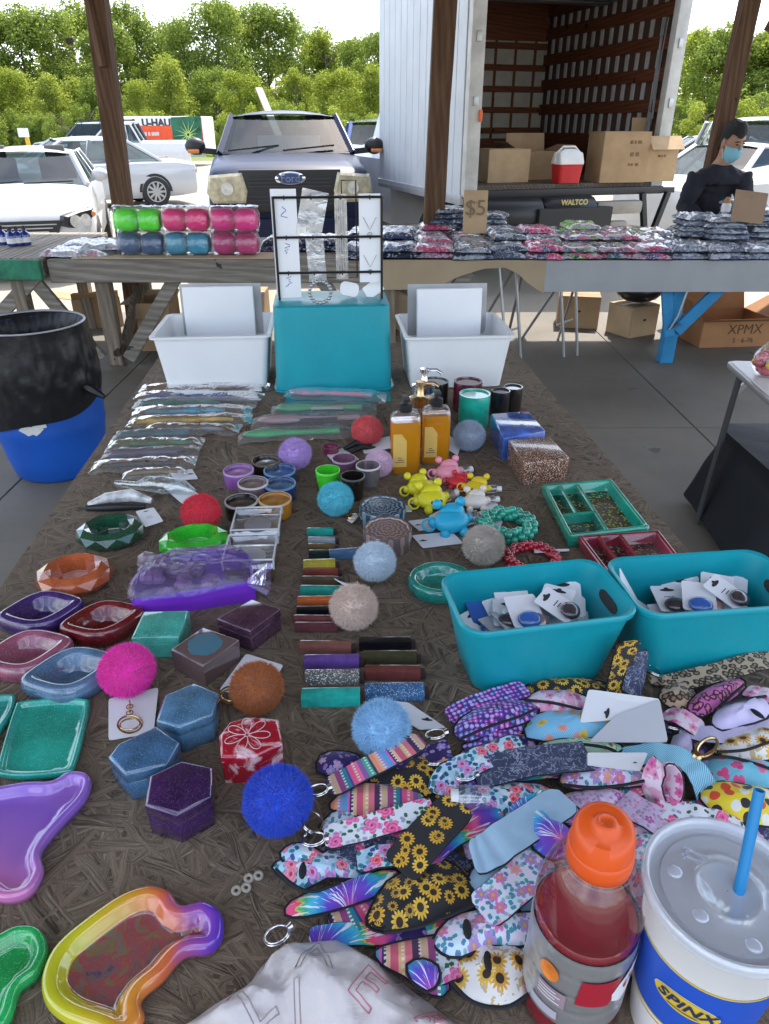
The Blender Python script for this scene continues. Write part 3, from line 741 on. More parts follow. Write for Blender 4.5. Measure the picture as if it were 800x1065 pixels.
def car(name, label, cat, loc, rz, pm, st, gh, wheels, r, group=None, rimc=None, lamps=None, tails=None, mirror=True, spokes=7, seats=True):
    """st: body stations; gh: (yb0,yb1,hwb,zb, yt0,yt1,hwt,zt) greenhouse"""
    o = thing(name, label, cat, loc, rz, group)
    MB().rings([ring_body(*s) for s in st]).build('body', pm, o, smooth=40)
    yb0, yb1, hwb, zb, yt0, yt1, hwt, zt = gh
    def quad(a, b_, c, d, bow, nm):
        m = MB(); n = 8; rs = []
        for i in range(n+1):
            s = i/n; p = Vector(a).lerp(Vector(b_), s); q = Vector(d).lerp(Vector(c), s)
            off = Vector(bow)*4*s*(1-s)
            rs.append([p+off, p.lerp(q, .5)+off*1.1, q+off*0.9])
        m.rings(rs, closed=False); return m.build(nm, m_glass, o, smooth=60)
    A, B, C_, D = (-hwb, yb0, zb), (hwb, yb0, zb), (hwt, yt0, zt), (-hwt, yt0, zt)
    E, F, G, I = (-hwb, yb1, zb), (hwb, yb1, zb), (hwt, yt1, zt), (-hwt, yt1, zt)
    quad(A, B, C_, D, (0, -0.10, 0), 'windscreen'); quad(E, F, G, I, (0, 0.05, 0), 'rear_window')
    quad(A, E, I, D, (-0.02, 0, 0), 'side_window'); quad(B, F, G, C_, (0.02, 0, 0), 'side_window')
    for p, q in ((A, D), (B, C_), (E, I), (F, G)): MB().bar(p, q, 0.075, 0.06, up=(0, 1, 0.3)).build('pillar', pm, o, bevel=0.008, seg=1)
    for t in (0.42, 0.74):
        for s in (-1, 1):
            MB().bar((s*hwb, yb0+(yb1-yb0)*t, zb), (s*hwt, yt0+(yt1-yt0)*t, zt), 0.07, 0.03, up=(1, 0, 0)).build('pillar', pm, o, smooth=0)
    m = MB(); rs = []
    for i in range(9):
        s = i/8; y = yt0-0.05 + (yt1-yt0+0.1)*s; bow = 0.05*4*s*(1-s)
        fr = -0.07*4*0.25
        rs.append([Vector((x*hwt*1.04, y - (0.09*(1-x*x) if i == 0 else 0), zt - 0.02 + (0.045+bow)*(1-abs(x)**2.5))) for x in (-1, -.93, -.7, -.35, 0, .35, .7, .93, 1)])
    m.rings(rs, closed=False); m.build('roof', pm, o, smooth=60)
    if seats:
        m = MB()
        for s in (-1, 1):
            y = yb0 + (yb1-yb0)*0.40
            m.box((s*hwb*0.48, y, zb+0.02), (0.46, 0.16, 0.55)); m.box((s*hwb*0.48, y, zb+0.36), (0.26, 0.10, 0.18))
        m.build('seats', m_seat, o, bevel=0.03)
        m = MB().box((0, yb0+0.38, zb-0.07), (hwb*1.8, 0.5, 0.10)); m.build('dashboard', m_dark, o, bevel=0.02)
        m = MB().box((0, (yb0+yb1)/2, zb-0.06), (hwb*1.85, (yb1-yb0)*0.95, 0.06)); m.build('cabin_floor', m_dark, o, smooth=0)
    for x, y in wheels: wheel(o, x, y, r, 1 if x > 0 else -1, rimc, spokes=spokes)
    for lst, lm, nm in ((lamps, m_lens, 'headlight'), (tails, m_red, 'taillight')):
        if lst:
            (x, y, z), d = lst
            for s in (-1, 1): MB().sphere((s*x, y, z), 1.0, 14, 9, d).build(nm, lm, o, smooth=60)
    if mirror:
        for s in (-1, 1):
            mm = MB().sphere((s*(hwb+0.16), yb0+0.35, zb+0.10), 1.0, 12, 8, (0.11, 0.07, 0.085)).bar((s*hwb, yb0+0.4, zb+0.03), (s*(hwb+0.12), yb0+0.37, zb+0.06), 0.05, 0.04)
            mm.build('mirror', pm, o, smooth=60)
    return o
# ---- white hatchback, nose towards us
pw = mat('white_car_paint', (0.50, 0.505, 0.51), 0.4, coat=0.6, var=0.04)
zc = lambda y, z: y*CT - (z-H)*ST
cx = (24-CX)/FPX*zc(9.2, 0.7)
wc = car('parked_car', 'white compact car parked nose first behind the grey wooden tables', 'car', (cx, 8.9, LOT), math.radians(17), pw,
    [(0.0, 0.62, 0.30, 0.62, 0.01), (0.06, 0.74, 0.22, 0.74, 0.02), (0.22, 0.83, 0.2, 0.84, 0.03), (0.55, 0.865, 0.2, 0.92, 0.045), (0.95, 0.87, 0.2, 0.985, 0.05), (1.25, 0.87, 0.2, 1.01, 0.03), (3.6, 0.87, 0.2, 1.04, 0.02), (4.0, 0.82, 0.25, 1.0, 0.02), (4.1, 0.7, 0.3, 0.9, 0.02)],
    (1.12, 3.7, 0.79, 1.00, 1.85, 3.25, 0.60, 1.36), [(-0.87, 0.75), (0.87, 0.75), (-0.87, 3.3), (0.87, 3.3)], 0.31)
for s in (-1, 1):
    M = Matrix.Rotation(s*0.75, 3, 'Z')
    h = MB()
    oo = [(-0.24, -0.02), (-0.20, 0.085), (0.02, 0.13), (0.22, 0.15), (0.245, 0.09), (0.14, -0.02), (-0.1, -0.07)]
    rs = [[M @ Vector((x*(-s if s < 0 else 1)*k*(1 if s > 0 else 1), yy, z*k)) for x, z in oo] for yy, k in ((0.05, 1.0), (-0.02, 1.0), (-0.05, 0.85))]
    h.rings(rs); hd = h.build('headlight', m_blackpl, wc, (s*0.68, 0.13, 0.66), smooth=30)
    for xx in (-0.09, 0.06): MB().lathe([(0.001, -0.02), (0.05, -0.02), (0.068, 0.0), (0.072, 0.02)], M=M @ Matrix.Rotation(PI/2, 3, 'X'), c=M @ Vector((xx*s, -0.055, 0.02)), n=16).build('lamp', m_lens, hd)
    MB().sphere(M @ Vector((0.19*s, -0.03, 0.08)), 1, 10, 7, (0.05, 0.03, 0.04)).build('indicator', m_amber, hd)
g = MB(); g.prism([(-0.52, 0.10), (0.52, 0.10), (0.45, -0.05), (0.3, -0.09), (-0.3, -0.09), (-0.45, -0.05)], 0, 0.06); gl = g.build('grille', m_blackpl, wc, (0, 0.035, 0.60), rot=(PI/2, 0, 0))
gb = MB(); [gb.box((0, z, 0.065), (0.9-0.1*k, 0.012, 0.01)) for k, z in enumerate((0.06, 0.02, -0.02))]; gb.build('bars', m_steel, gl)
MB().bar((-0.6, 1.0, 1.035), (0.02, 1.16, 1.055), 0.018, 0.018).bar((0.05, 1.0, 1.04), (0.62, 1.14, 1.05), 0.018, 0.018).build('wipers', m_blackpl, wc)
# ---- navy pickup, nose towards us
pn = mat('navy_truck_paint', (0.004, 0.011, 0.040), 0.45, coat=0.12, var=0.04, spec=0.25)
cx = (304-CX)/FPX*zc(9.4, 1.0)
tr = car('pickup_truck', 'dark navy pickup truck facing the tables with yellowed headlights', 'pickup', (cx, 9.2, LOT), math.radians(8.0), pn,
    [(0.10, 0.90, 0.42, 1.18, 0.02), (0.16, 0.96, 0.42, 1.22, 0.03), (0.35, 0.99, 0.42, 1.26, 0.035), (0.95, 1.0, 0.42, 1.32, 0.035), (1.35, 1.0, 0.42, 1.36, 0.03), (3.4, 1.0, 0.42, 1.36, 0.02), (5.7, 0.99, 0.45, 1.32, 0.01)],
    (1.25, 3.35, 0.87, 1.36, 1.95, 3.15, 0.70, 1.80), [(-0.98, 1.0), (0.98, 1.0), (-0.98, 4.4), (0.98, 4.4)], 0.38, mirror=False)
b = MB().prism([(-0.60, 0.26), (0.60, 0.26), (0.52, -0.20), (-0.52, -0.20)], 0, 0.05); gr = b.build('grille', m_blackpl, tr, (0, 0.105, 0.97), rot=(PI/2, 0, 0), bevel=0.015)
b = MB()
for x0, x1 in ((-0.50, -0.04), (0.04, 0.50)):
    for z0, z1 in ((0.045, 0.20), (-0.155, 0.0)):
        b.prism([(x0+(0.02 if x0 < 0 else 0), z1), (x1, z1), (x1-(0.03 if x1 > .1 else 0), z0), (x0+(0.05 if x0 < 0 else 0), z0)], 0.052, 0.056)
b.build('mesh', m_blackpl, gr, smooth=0)
b = MB(); [b.box((0, z, 0.062), (0.98, 0.012, 0.012)) for z in (0.16, 0.12, 0.08, -0.03, -0.07, -0.115)]; b.build('bars', mat('grille_bar', (0.03, 0.035, 0.05), 0.3), gr)
b = MB().lathe([(0.001, 0), (0.17, 0), (0.178, 0.012), (0.16, 0.02), (0.001, 0.02)], n=32, sy=0.42); em = b.build('emblem', m_chrome, gr, (0, 0.165, 0.062))
MB().lathe([(0.001, 0), (0.145, 0), (0.14, 0.004)], n=32, sy=0.40).build('oval', mat('emblem_blue', (0.02, 0.06, 0.22), 0.25, coat=1), em, (0, 0, 0.021))
text('lettering', 'Ford', 0.12, m_chrome, em, Matrix.Translation((0, 0, 0.028)) @ Matrix.Shear('XZ', 4, (0, 0)))
for s in (-1, 1):
    o_ = [(0.56, 0.20), (0.95, 0.17), (0.985, -0.02), (0.92, -0.13), (0.54, -0.13), (0.51, 0.0)]
    rs = [[Vector((s*x, y + 0.05*max(0, (x-0.75))/0.2, z)) for x, z in inset(ccw(o_), d)] for y, d in ((0.10, 0.0), (0.035, 0.0), (0.012, 0.03))]
    hl = MB().rings(rs).build('headlight', m_lensy, tr, (0, 0.02, 1.00), smooth=30)
    MB().lathe([(0.001, 0), (0.062, 0), (0.07, 0.008)], c=(s*0.74, 0.011, 0.03), M=Matrix.Rotation(PI/2, 3, 'X'), n=16).build('reflector', m_lens, hl)
    MB().sphere((s*0.90, 0.12, 0.05), 1, 10, 7, (0.05, 0.05, 0.09)).build('indicator', m_amber, hl)
    mm = MB().sphere((s*1.20, 1.62, 1.44), 1.0, 14, 9, (0.135, 0.085, 0.105)).bar((s*0.92, 1.65, 1.37), (s*1.12, 1.62, 1.39), 0.08, 0.07).build('mirror', m_blackpl, tr, smooth=60)
    MB().box((s*1.22, 1.535, 1.385), (0.15, 0.03, 0.05)).build('marker', m_amber, mm, bevel=0.008)
b = MB(); b.rings([[Vector((x, y, z)) for x, y, z in ((-1.0, 0.25, z), (-0.95, 0.02, z), (-0.5, -0.05, z), (0, -0.06, z), (0.5, -0.05, z), (0.95, 0.02, z), (1.0, 0.25, z))] for z in (0.42, 0.46, 0.66, 0.70)]); b.build('bumper', pn, tr, smooth=30)
MB().prism([(-0.15, 0.15), (0.15, 0.15), (0.15, 0), (-0.15, 0)], 0, 0.01).build('number_plate', m_white, tr, (0, -0.07, 0.50), rot=(PI/2, 0, 0))
MB().bar((-0.75, 1.13, 1.40), (-0.1, 1.30, 1.455), 0.02, 0.02).bar((-0.05, 1.11, 1.40), (0.62, 1.28, 1.455), 0.02, 0.02).build('wipers', m_blackpl, tr)
MB().box((0, 1.42, 1.375), (1.65, 0.3, 0.03)).build('cowl', m_blackpl, tr, bevel=0.01)
MB().bar((0.0, 4.0, 1.35), (-0.35, 5.3, 2.25), 0.12, 0.03).build('ladder_board', mat('bare_timber', (0.34, 0.30, 0.24), 0.8), tr)
# sunshade papers behind the windscreen
MB().box((0.05, 1.78, 1.46), (0.85, 0.02, 0.24), M=Matrix.Rotation(-0.6, 3, 'X')).build('sunshade', mat('sunshade', (0.45, 0.47, 0.45), 0.5), tr)
# ---- other cars
SED = [(0.0, 0.70, 0.30, 0.66, 0.02), (0.1, 0.82, 0.22, 0.74, 0.03), (0.5, 0.89, 0.2, 0.84, 0.05), (1.1, 0.91, 0.2, 0.92, 0.05), (3.6, 0.91, 0.2, 0.97, 0.03), (4.3, 0.90, 0.22, 0.98, 0.04), (4.75, 0.84, 0.26, 0.92, 0.03), (4.85, 0.72, 0.32, 0.84, 0.02)]
SEDG = (1.15, 4.0, 0.80, 0.95, 1.95, 3.25, 0.58, 1.40)
SW = [(-0.9, 0.95), (0.9, 0.95), (-0.9, 3.75), (0.9, 3.75)]
SUV = [(0.0, 0.78, 0.4, 0.95, 0.02), (0.12, 0.88, 0.34, 1.04, 0.03), (0.6, 0.93, 0.32, 1.10, 0.04), (1.2, 0.94, 0.32, 1.14, 0.03), (4.4, 0.94, 0.34, 1.18, 0.02), (4.55, 0.86, 0.4, 1.1, 0.02)]
SUVG = (1.2, 4.45, 0.86, 1.13, 1.85, 4.2, 0.70, 1.74)
ps = paint('silver_paint', (0.42, 0.43, 0.44)); pb = paint('black_paint', (0.03, 0.033, 0.036)); pbl = paint('blue_paint', (0.02, 0.06, 0.20)); pm2 = paint('maroon_paint', (0.35, 0.03, 0.04))
x = (183-CX)/FPX*zc(18.6, 0.5)
car('sedan', 'silver white sedan seen at its tail end beside the left timber post', 'car', (x-4.0, 16.8, LOT), math.radians(-58), ps, SED, SEDG, SW, 0.33, rimc=m_steel, tails=((0.72, 4.70, 0.74), (0.12, 0.12, 0.09)), spokes=10)
x = (152-CX)/FPX*zc(34, 0.8)
su = car('off_roader', 'black off-roader with a roof rack half hidden behind the timber post', 'car', (x-4.2, 32.6, LOT), math.radians(-70), pb, SUV, SUVG, [(-0.92, 0.9), (0.92, 0.9), (-0.92, 3.6), (0.92, 3.6)], 0.37, tails=((0.78, 4.52, 0.95), (0.08, 0.05, 0.12)))
b = MB(); [b.bar((sx*0.62, 1.9, 1.86), (sx*0.62, 4.1, 1.86), 0.04, 0.04) for sx in (-1, 1)]; [b.bar((-0.62, y, 1.88), (0.62, y, 1.88), 0.03, 0.05) for y in (2.0, 2.7, 3.4, 4.05)]; b.build('roof_rack', m_blackpl, su)
x = (196-CX)/FPX*zc(30, 0.8)
car('pickup_truck', 'white pickup parked in front of the rental trailer', 'pickup', (x-4.4, 29, LOT), math.radians(-78), pw, SUV, (1.2, 2.9, 0.86, 1.13, 1.85, 2.6, 0.70, 1.72), [(-0.92, 0.9), (0.92, 0.9), (-0.92, 3.6), (0.92, 3.6)], 0.37, tails=((0.78, 4.52, 0.9), (0.07, 0.05, 0.14)))
x = (398-CX)/FPX*zc(15.5, 1.0)
car('pickup_truck', 'blue pickup between the navy pickup and the box truck', 'pickup', (x+0.2, 14.5, LOT), math.radians(4), pbl, SUV, SUVG, [(-0.92, 0.9), (0.92, 0.9), (-0.92, 3.6), (0.92, 3.6)], 0.38, lamps=((0.7, 0.06, 0.85), (0.14, 0.08, 0.10)))
x = (716-CX)/FPX*zc(15, 1.0)
wv = car('parked_car', 'white sport utility car with red tail lamp beyond the truck ramp', 'car', (x+0.1, 10.9, LOT), math.radians(-12), pw, SUV, SUVG, [(-0.92, 0.9), (0.92, 0.9), (-0.92, 3.6), (0.92, 3.6)], 0.37, tails=((0.84, 4.5, 1.0), (0.08, 0.06, 0.2)))
x = (800-CX)/FPX*zc(15, 0.6)
red_rim = mat('red_rim', (0.42, 0.02, 0.03), 0.35, coat=1)
car('sedan', 'white car with bright red wheel rims behind the masked person', 'car', (x+0.75, 14.2, LOT), math.radians(122), pw, SED, SEDG, SW, 0.36, rimc=red_rim, tails=((0.72, 4.72, 0.76), (0.16, 0.10, 0.09)), spokes=6)
x = (775-CX)/FPX*zc(22, 0.8)
car('sedan', 'white car parked behind the car with red rims', 'car', (x+1.5, 21.0, LOT), math.radians(80), ps, SED, SEDG, SW, 0.33)
# ---- rental trailer
p0, p1 = U(128, 168, 37), U(217, 168, 37); L = p1.x-p0.x
o = thing('cargo_trailer', 'white and orange rental cargo trailer parked before the wood', 'trailer', (p0.x, 37, LOT))
zt = U(200, 121, 37).z - LOT
MB().box((L/2, 1.0, zt/2+0.25), (L, 2.0, zt-0.5)).build('body', mat('trailer_white', (0.72, 0.72, 0.70), 0.45), o, bevel=0.09, seg=3)
zo = U(200, 140, 37).z - LOT
MB().box((L*0.36, -0.008, zo), (L*0.60, 0.012, 0.72)).build('stripe', mat('trailer_orange', (0.72, 0.09, 0.03), 0.45), o, smooth=0)
m_txt = mat('trailer_letters', (0.04, 0.04, 0.05), 0.5)
text('lettering', 'U-HAUL', 0.42, m_txt, o, Matrix.Translation((L*0.475, -0.012, U(200, 128, 37).z-LOT)) @ FACE, bold=0.02)
text('small_lettering', 'IIIIII II IIIIIII', 0.20, m_white, o, Matrix.Translation((L*0.36, -0.024, zo+0.02)) @ FACE, bold=0.006)
gx = L*0.80
pc_ = MB().prism([(-0.72, -0.72), (0.55, -0.85), (0.66, 0.75), (-0.72, 0.70)], 0, 0.012).build('picture', mat('trailer_picture', (0.015, 0.11, 0.06), 0.5, var=0.5, vs=1.5), o, (gx, -0.004, zo), rot=(PI/2, 0, 0))
b = MB()
for k in range(14):
    a = 2*PI*k/14 + 0.1; r0 = 0.5 + 0.3*((k*7) % 5)/5
    b.prism([(0.02*math.cos(a+1.57), 0.02*math.sin(a+1.57)), (r0*math.cos(a), r0*math.sin(a)), (-0.02*math.cos(a+1.57), -0.02*math.sin(a+1.57))], 0.014, 0.018)
b.build('burst', mat('burst_green', (0.45, 0.60, 0.16), 0.5), pc_, smooth=0)
MB().box((gx+0.52, -0.012, zo+0.1), (0.3, 0.008, 1.2)).build('red_panel', mat('trailer_redpanel', (0.3, 0.05, 0.03), 0.5, var=.5, vs=2), o, smooth=0)
wheel(o, 0, 0, 0.34, 1); 
for ch in list(o.children):
    if ch.name.startswith(('wheel',)): ch.rotation_euler = (0, 0, -PI/2); ch.location = (L*0.6, -0.02, 0.34) if 'arch' not in ch.name else (L*0.6, 0.02, 0)
MB().box((L*0.5, -0.03, 0.42), (L*0.96, 0.06, 0.09)).build('chassis', m_steel, o)
# ================================================================== box truck with its open cargo box
ang = math.atan2(0.83, 2.61); RL = U(481, 209, 8.3)
bt = thing('box_truck', 'white box truck with its open cargo box of brown slatted walls', 'truck', (RL.x, 8.3, 0), ang)
ZF, ZT, BW, BL = 0.97, 3.02, 2.46, 2.95
m_box = mat('truck_white', (0.50, 0.53, 0.565), 0.45, var=0.08, vs=3)
b = MB(); n = 13
for k in range(n):    # ribbed left outer wall
    y0 = 0.06 + k*(BL-0.06)/n; y1 = y0 + (BL-0.06)/n - 0.012
    b.box((0.0, (y0+y1)/2, (0.86+ZT)/2), (0.03, y1-y0, ZT-0.86))
b.box((0.018, BL/2, (0.86+ZT)/2), (0.02, BL, ZT-0.86))
b.build('side_wall', m_box, bt, bevel=0.004, seg=1)
for zr, hr in ((0.83, 0.10), (ZT-0.02, 0.08)): MB().box((-0.012, BL/2, zr), (0.05, BL, hr)).build('rail', mat('truck_rail', (0.46, 0.47, 0.48), 0.4, metal=0.4), bt, bevel=0.006)
b = MB(); [b.lathe([(0.007, 0), (0.006, 0.006)], c=(-0.036, 0.08+k*0.10, 0.83), M=Matrix.Rotation(-PI/2, 3, 'Y'), n=6) for k in range(29)]; b.build('rivets', m_steel, bt, smooth=0)
MB().box((BW, BL/2, (0.86+ZT)/2), (0.03, BL, ZT-0.86)).build('side_wall', m_box, bt, smooth=0)
MB().box((BW/2, BL-0.02, (ZF+ZT)/2), (BW, 0.03, ZT-ZF)).build('front_wall', m_box, bt, smooth=0)
MB().box((BW/2, BL/2, ZT+0.02), (BW, BL, 0.03)).build('roof', mat('truck_roof', (0.30, 0.31, 0.31), 0.5), bt, smooth=0)
MB().box((BW/2, BL/2-0.02, ZF-0.04), (BW-0.02, BL+0.02, 0.08)).build('floor', wood('truck_floor', (0.10, 0.08, 0.06), (0.17, 0.14, 0.11), 'Y'), bt, smooth=0)
m_slat = wood('truck_slat', (0.13, 0.045, 0.022), (0.21, 0.075, 0.038), 'Y')
m_lin = mat('truck_lining', (0.10, 0.055, 0.04), 0.7)
m_slatx = wood('truck_slatx', (0.15, 0.055, 0.028), (0.23, 0.085, 0.045), 'X')
# right inner wall: dark lining, pale studs, brown rails
wl = MB().box((BW-0.03, BL/2, (ZF+ZT)/2), (0.012, BL-0.05, ZT-ZF)).build('inner_wall', m_lin, bt, smooth=0)
for zr, hr in ((ZF+0.24, 0.47), (ZT-0.10, 0.16)): MB().box((BW-0.065, BL/2, zr), (0.02, BL-0.06, hr)).build('plywood_panel', m_slat, wl, smooth=0)
b = MB()
for k in range(15): b.box((BW-0.046, 0.12+k*0.20, (ZF+ZT)/2+0.05), (0.018, 0.062, ZT-ZF-0.5))
b.build('studs', mat('wall_stud', (0.52, 0.53, 0.54), 0.45), wl, bevel=0.003, seg=1)
b = MB()
for k in range(5): b.box((BW-0.065, BL/2, ZF+0.76+k*0.30), (0.026, BL-0.06, 0.13))
b.build('rails', m_slat, wl, bevel=0.004, seg=1)
# front inner wall
wf = MB().box((BW/2, BL-0.045, (ZF+ZT)/2), (BW-0.06, 0.012, ZT-ZF)).build('bulkhead', mat('bulkhead_pale', (0.46, 0.44, 0.38), 0.5), bt, smooth=0)
b = MB(); b.box((BW/2, BL-0.07, ZF+0.2), (BW-0.1, 0.02, 0.40)); b.box((BW/2, BL-0.07, ZT-0.24), (BW-0.1, 0.02, 0.46))
for k in range(5): b.box((BW/2, BL-0.075, ZF+0.50+k*0.255), (BW-0.1, 0.026, 0.075))
for k in range(9): b.box((0.14+k*0.30, BL-0.064, (ZF+ZT)/2), (0.035, 0.016, ZT-ZF-0.1))
b.build('rails', m_slatx, wf, bevel=0.003, seg=1)
# rear frame
m_fr = mat('truck_frame', (0.50, 0.50, 0.48), 0.5, var=0.2, vs=6)
b = MB().box((0.07, 0.0, (0.86+ZT)/2), (0.15, 0.10, ZT-0.86)).box((BW-0.07, 0.0, (0.86+ZT)/2), (0.15, 0.10, ZT-0.86)).box((BW/2, 0.0, ZT-0.05), (BW-0.29, 0.10, 0.2))
fr = b.build('rear_frame', m_fr, bt, bevel=0.01)
[MB().box((x, -0.056, z), (0.05, 0.02, 0.09)).build('hinge', m_steel, fr, bevel=0.005) for x in (0.07, BW-0.07) for z in (1.75, 2.3)]
MB().box((0.13, -0.058, 1.62), (0.035, 0.03, 0.11)).build('orange_latch', mat('orange_latch', (0.75, 0.13, 0.03), 0.5), fr, bevel=0.008)
b = MB(); [b.box((BW/2, 0.25+k*0.22, ZT-0.16-0.012*k), (BW-0.3, 0.21, 0.03)) for k in range(6)]; b.build('rolled_door', mat('roll_door', (0.10, 0.105, 0.11), 0.45), bt, bevel=0.006)
b = MB()
for k in range(5):
    y = 0.20+0.025*k; pts = [(BW-0.085-0.01*(k % 2), y+0.02*math.sin(t*3+k), 2.55-t*(0.95+0.06*k)) for t in [i/8 for i in range(9)]]
    b.tube(pts, 0.007, 5)
b.build('tie_straps', mat('strap_grey', (0.30, 0.31, 0.33), 0.7), bt)
# liftgate below the floor
m_lift = mat('liftgate_black', (0.022, 0.023, 0.026), 0.38)
b = MB().box((BW/2, -0.02, 0.885), (BW, 0.14, 0.08)); b.build('bumper_beam', m_blackpl, bt, bevel=0.01)
b = MB()
for x0, x1 in ((0.10, 0.86), (0.90, 1.52)):
    rs = []
    for x, k in ((x0, 0.75), (x0+0.1, 1.0), (x1-0.02, 1.0), (x1, 0.97)):
        rs.append([Vector((x, -0.10 - 0.16*math.sin(a)*k, 0.66 + 0.19*math.cos(a)*k)) for a in [i*PI/9 for i in range(10)]] + [Vector((x, -0.05, 0.47))])
    b.rings(rs)
lg = b.build('liftgate', m_lift, bt, smooth=50)
MB().box((0.97, -0.268, 0.70), (0.05, 0.01, 0.075)).build('sticker', m_white, lg, smooth=0)
text('lettering', 'WALTCO', 0.075, mat('lift_letters', (0.55, 0.48, 0.16), 0.5), lg, Matrix.Translation((1.20, -0.285, 0.80)) @ FACE, ext=0.004, bold=0.002)
b = MB().bar((1.56, -0.12, 0.72), (2.15, -0.12, 0.72), 0.14, 0.14).bar((1.56, -0.12, 0.53), (2.0, -0.12, 0.53), 0.10, 0.10); b.build('step_tube', mat('dusty_steel', (0.30, 0.28, 0.24), 0.55), bt, bevel=0.04)
b = MB().bar((2.18, -0.1, 0.86), (2.32, -0.1, 0.30), 0.06, 0.06).bar((2.52, -0.1, 0.86), (2.36, -0.1, 0.30), 0.06, 0.06).bar((2.10, -0.05, 0.88), (2.62, -0.05, 0.88), 0.07, 0.06); b.build('lift_arm', m_blackpl, bt, bevel=0.006)
for y in (1.25, 4.4):
    for x, s in ((0.10, -1), (BW-0.1, 1)):
        w_ = MB(); w_.lathe([(0.2, -.11), (0.36, -.11), (0.39, -.06), (0.39, .06), (0.36, .11), (0.2, .11)], n=26, M=Matrix.Rotation(PI/2, 3, 'Y')); t = w_.build('wheel', m_tyre, bt, (x+0.09*-s, y, LOT+0.39))
        MB().lathe([(0.05, 0.0), (0.21, 0.02*s)], c=(0.11*s, 0, 0), n=16, M=Matrix.Rotation(PI/2, 3, 'Y')).build('rim', m_rim, t)
MB().box((BW/2, 2.2, 0.62), (0.9, 5.0, 0.25)).build('chassis', m_blackpl, bt, smooth=0)
MB().box((0.12, 0.52, 0.62), (0.02, 0.40, 0.42)).build('mudflap', m_blackpl, bt, smooth=0)
b = MB(); b.rings([[Vector((x, y, z)) for x, z in ((0.2, 0.25), (0.18, 1.1), (0.3, 1.25), (0.45, zr), (1.9, zr), (2.05, 1.25), (2.18, 1.1), (2.16, 0.25))] for y, zr in ((BL+0.1, 1.95), (BL+1.2, 1.98), (BL+1.9, 1.30), (BL+2.8, 1.2))])
b.build('cab', m_box, bt, smooth=30)
# ================================================================== helpers for goods
def cardboard(): return mat('cardboard', (0.36, 0.24, 0.135), 0.85, var=0.14, vs=5, bump=0.15, bs=40)
def cardboard2(): return mat('cardboard_pale', (0.44, 0.31, 0.18), 0.85, var=0.14, vs=5, bump=0.15, bs=40)
m_ink = mat('box_ink', (0.10, 0.05, 0.025), 0.8)
def carton(label, loc, rz, d, flaps=None, m=None, words=None, group=None, hole=False, name='cardboard_box'):
    """open or closed carton; flaps = (front, back, left, right) fold angle from upright, None for closed"""
    L, W, Hh = d; m = m or cardboard(); o = thing(name, label, 'box', loc, rz, group); t = 0.006
    b = MB()
    b.box((0, -W/2, Hh/2), (L, t, Hh)).box((0, W/2, Hh/2), (L, t, Hh)).box((-L/2, 0, Hh/2), (t, W-t*1.2, Hh-0.003)).box((L/2, 0, Hh/2), (t, W-t*1.2, Hh-0.003)).box((0, 0, 0.006), (L-t*1.4, W-t*1.4, t))
    if not flaps:
        b.box((0, 0, Hh+0.003), (L+0.002, W+0.002, 0.004))
    b.build('walls', m, o, smooth=0)
    if not flaps:
        MB().box((0, 0, Hh+0.006), (L+0.003, 0.05, 0.001)).build('tape', mat('packing_tape', (0.50, 0.40, 0.26), 0.25), o, smooth=0)
    else:
        fl = min(L, W)/2*0.92
        for i, a in enumerate(flaps):
            if a is None: continue
            a = math.radians(a)
            out = Vector(((0, -1, 0), (0, 1, 0), (-1, 0, 0), (1, 0, 0))[i]); ax = L if i < 2 else W
            e = Vector((0, -W/2, Hh) if i == 0 else (0, W/2, Hh) if i == 1 else (-L/2, 0, Hh) if i == 2 else (L/2, 0, Hh))
            dr = Vector((0, 0, 1))*math.cos(a) + out*math.sin(a); sd = Vector((1, 0, 0)) if i < 2 else Vector((0, 1, 0))
            nn = dr.cross(sd)*t*0.35
            q = [e-sd*ax*0.495, e+sd*ax*0.495, e+sd*ax*0.48+dr*fl, e-sd*ax*0.48+dr*fl]
            MB().rings([[p-nn for p in q], [p+nn for p in q]]).build('flap', m, o, smooth=0)
    if words:
        for (w, sz, x, z) in words: text('lettering', w, sz, m_ink, o, Matrix.Translation((x, -W/2-0.005, z)) @ FACE, ext=0.0008)
    if hole:
        for s in (-1, 1): MB().sphere((s*L*0.0+0.0, s*W/2*1.0, Hh*0.55), 1, 10, 6, (0.035, 0.004, 0.015)).build('hand_hole', m_dark, o)
    return o
def rrect(w, d, r, n=5):
    o = []
    for cx, cy, a0 in ((w/2-r, d/2-r, 0), (-w/2+r, d/2-r, PI/2), (-w/2+r, -d/2+r, PI), (w/2-r, -d/2+r, 1.5*PI)):
        for k in range(n+1): o.append(Vector((cx + r*math.cos(a0+PI/2*k/n), cy + r*math.sin(a0+PI/2*k/n))))
    return o
def bin_mesh(wb, db, wt, dt, h, r, t=0.004, rim=0.006, dip=0.0):
    b = MB(); rs = []
    def ring(f, z, off):
        w = wb + (wt-wb)*f; d = db + (dt-db)*f
        return [Vector((p.x, p.y, z - dip*f*max(0, 1-abs(p.x)/(w*0.42))**0.7*(1 if abs(p.y) > d*0.3 else 0))) for p in rrect(w+2*off, d+2*off, r)]
    rs = [ring(0, 0.0, -0.006), ring(0.03, 0.004, 0), ring(0.5, h*0.5, 0), ring(0.97, h-0.008, 0), ring(0.97, h-0.008, rim), ring(1, h-0.002, rim), ring(1, h, rim*0.5), ring(1, h-0.002, -t), ring(0.5, h*0.5, -t), ring(0.05, 0.010, -t), ring(0.02, 0.006, -0.012)]
    return b.rings(rs)
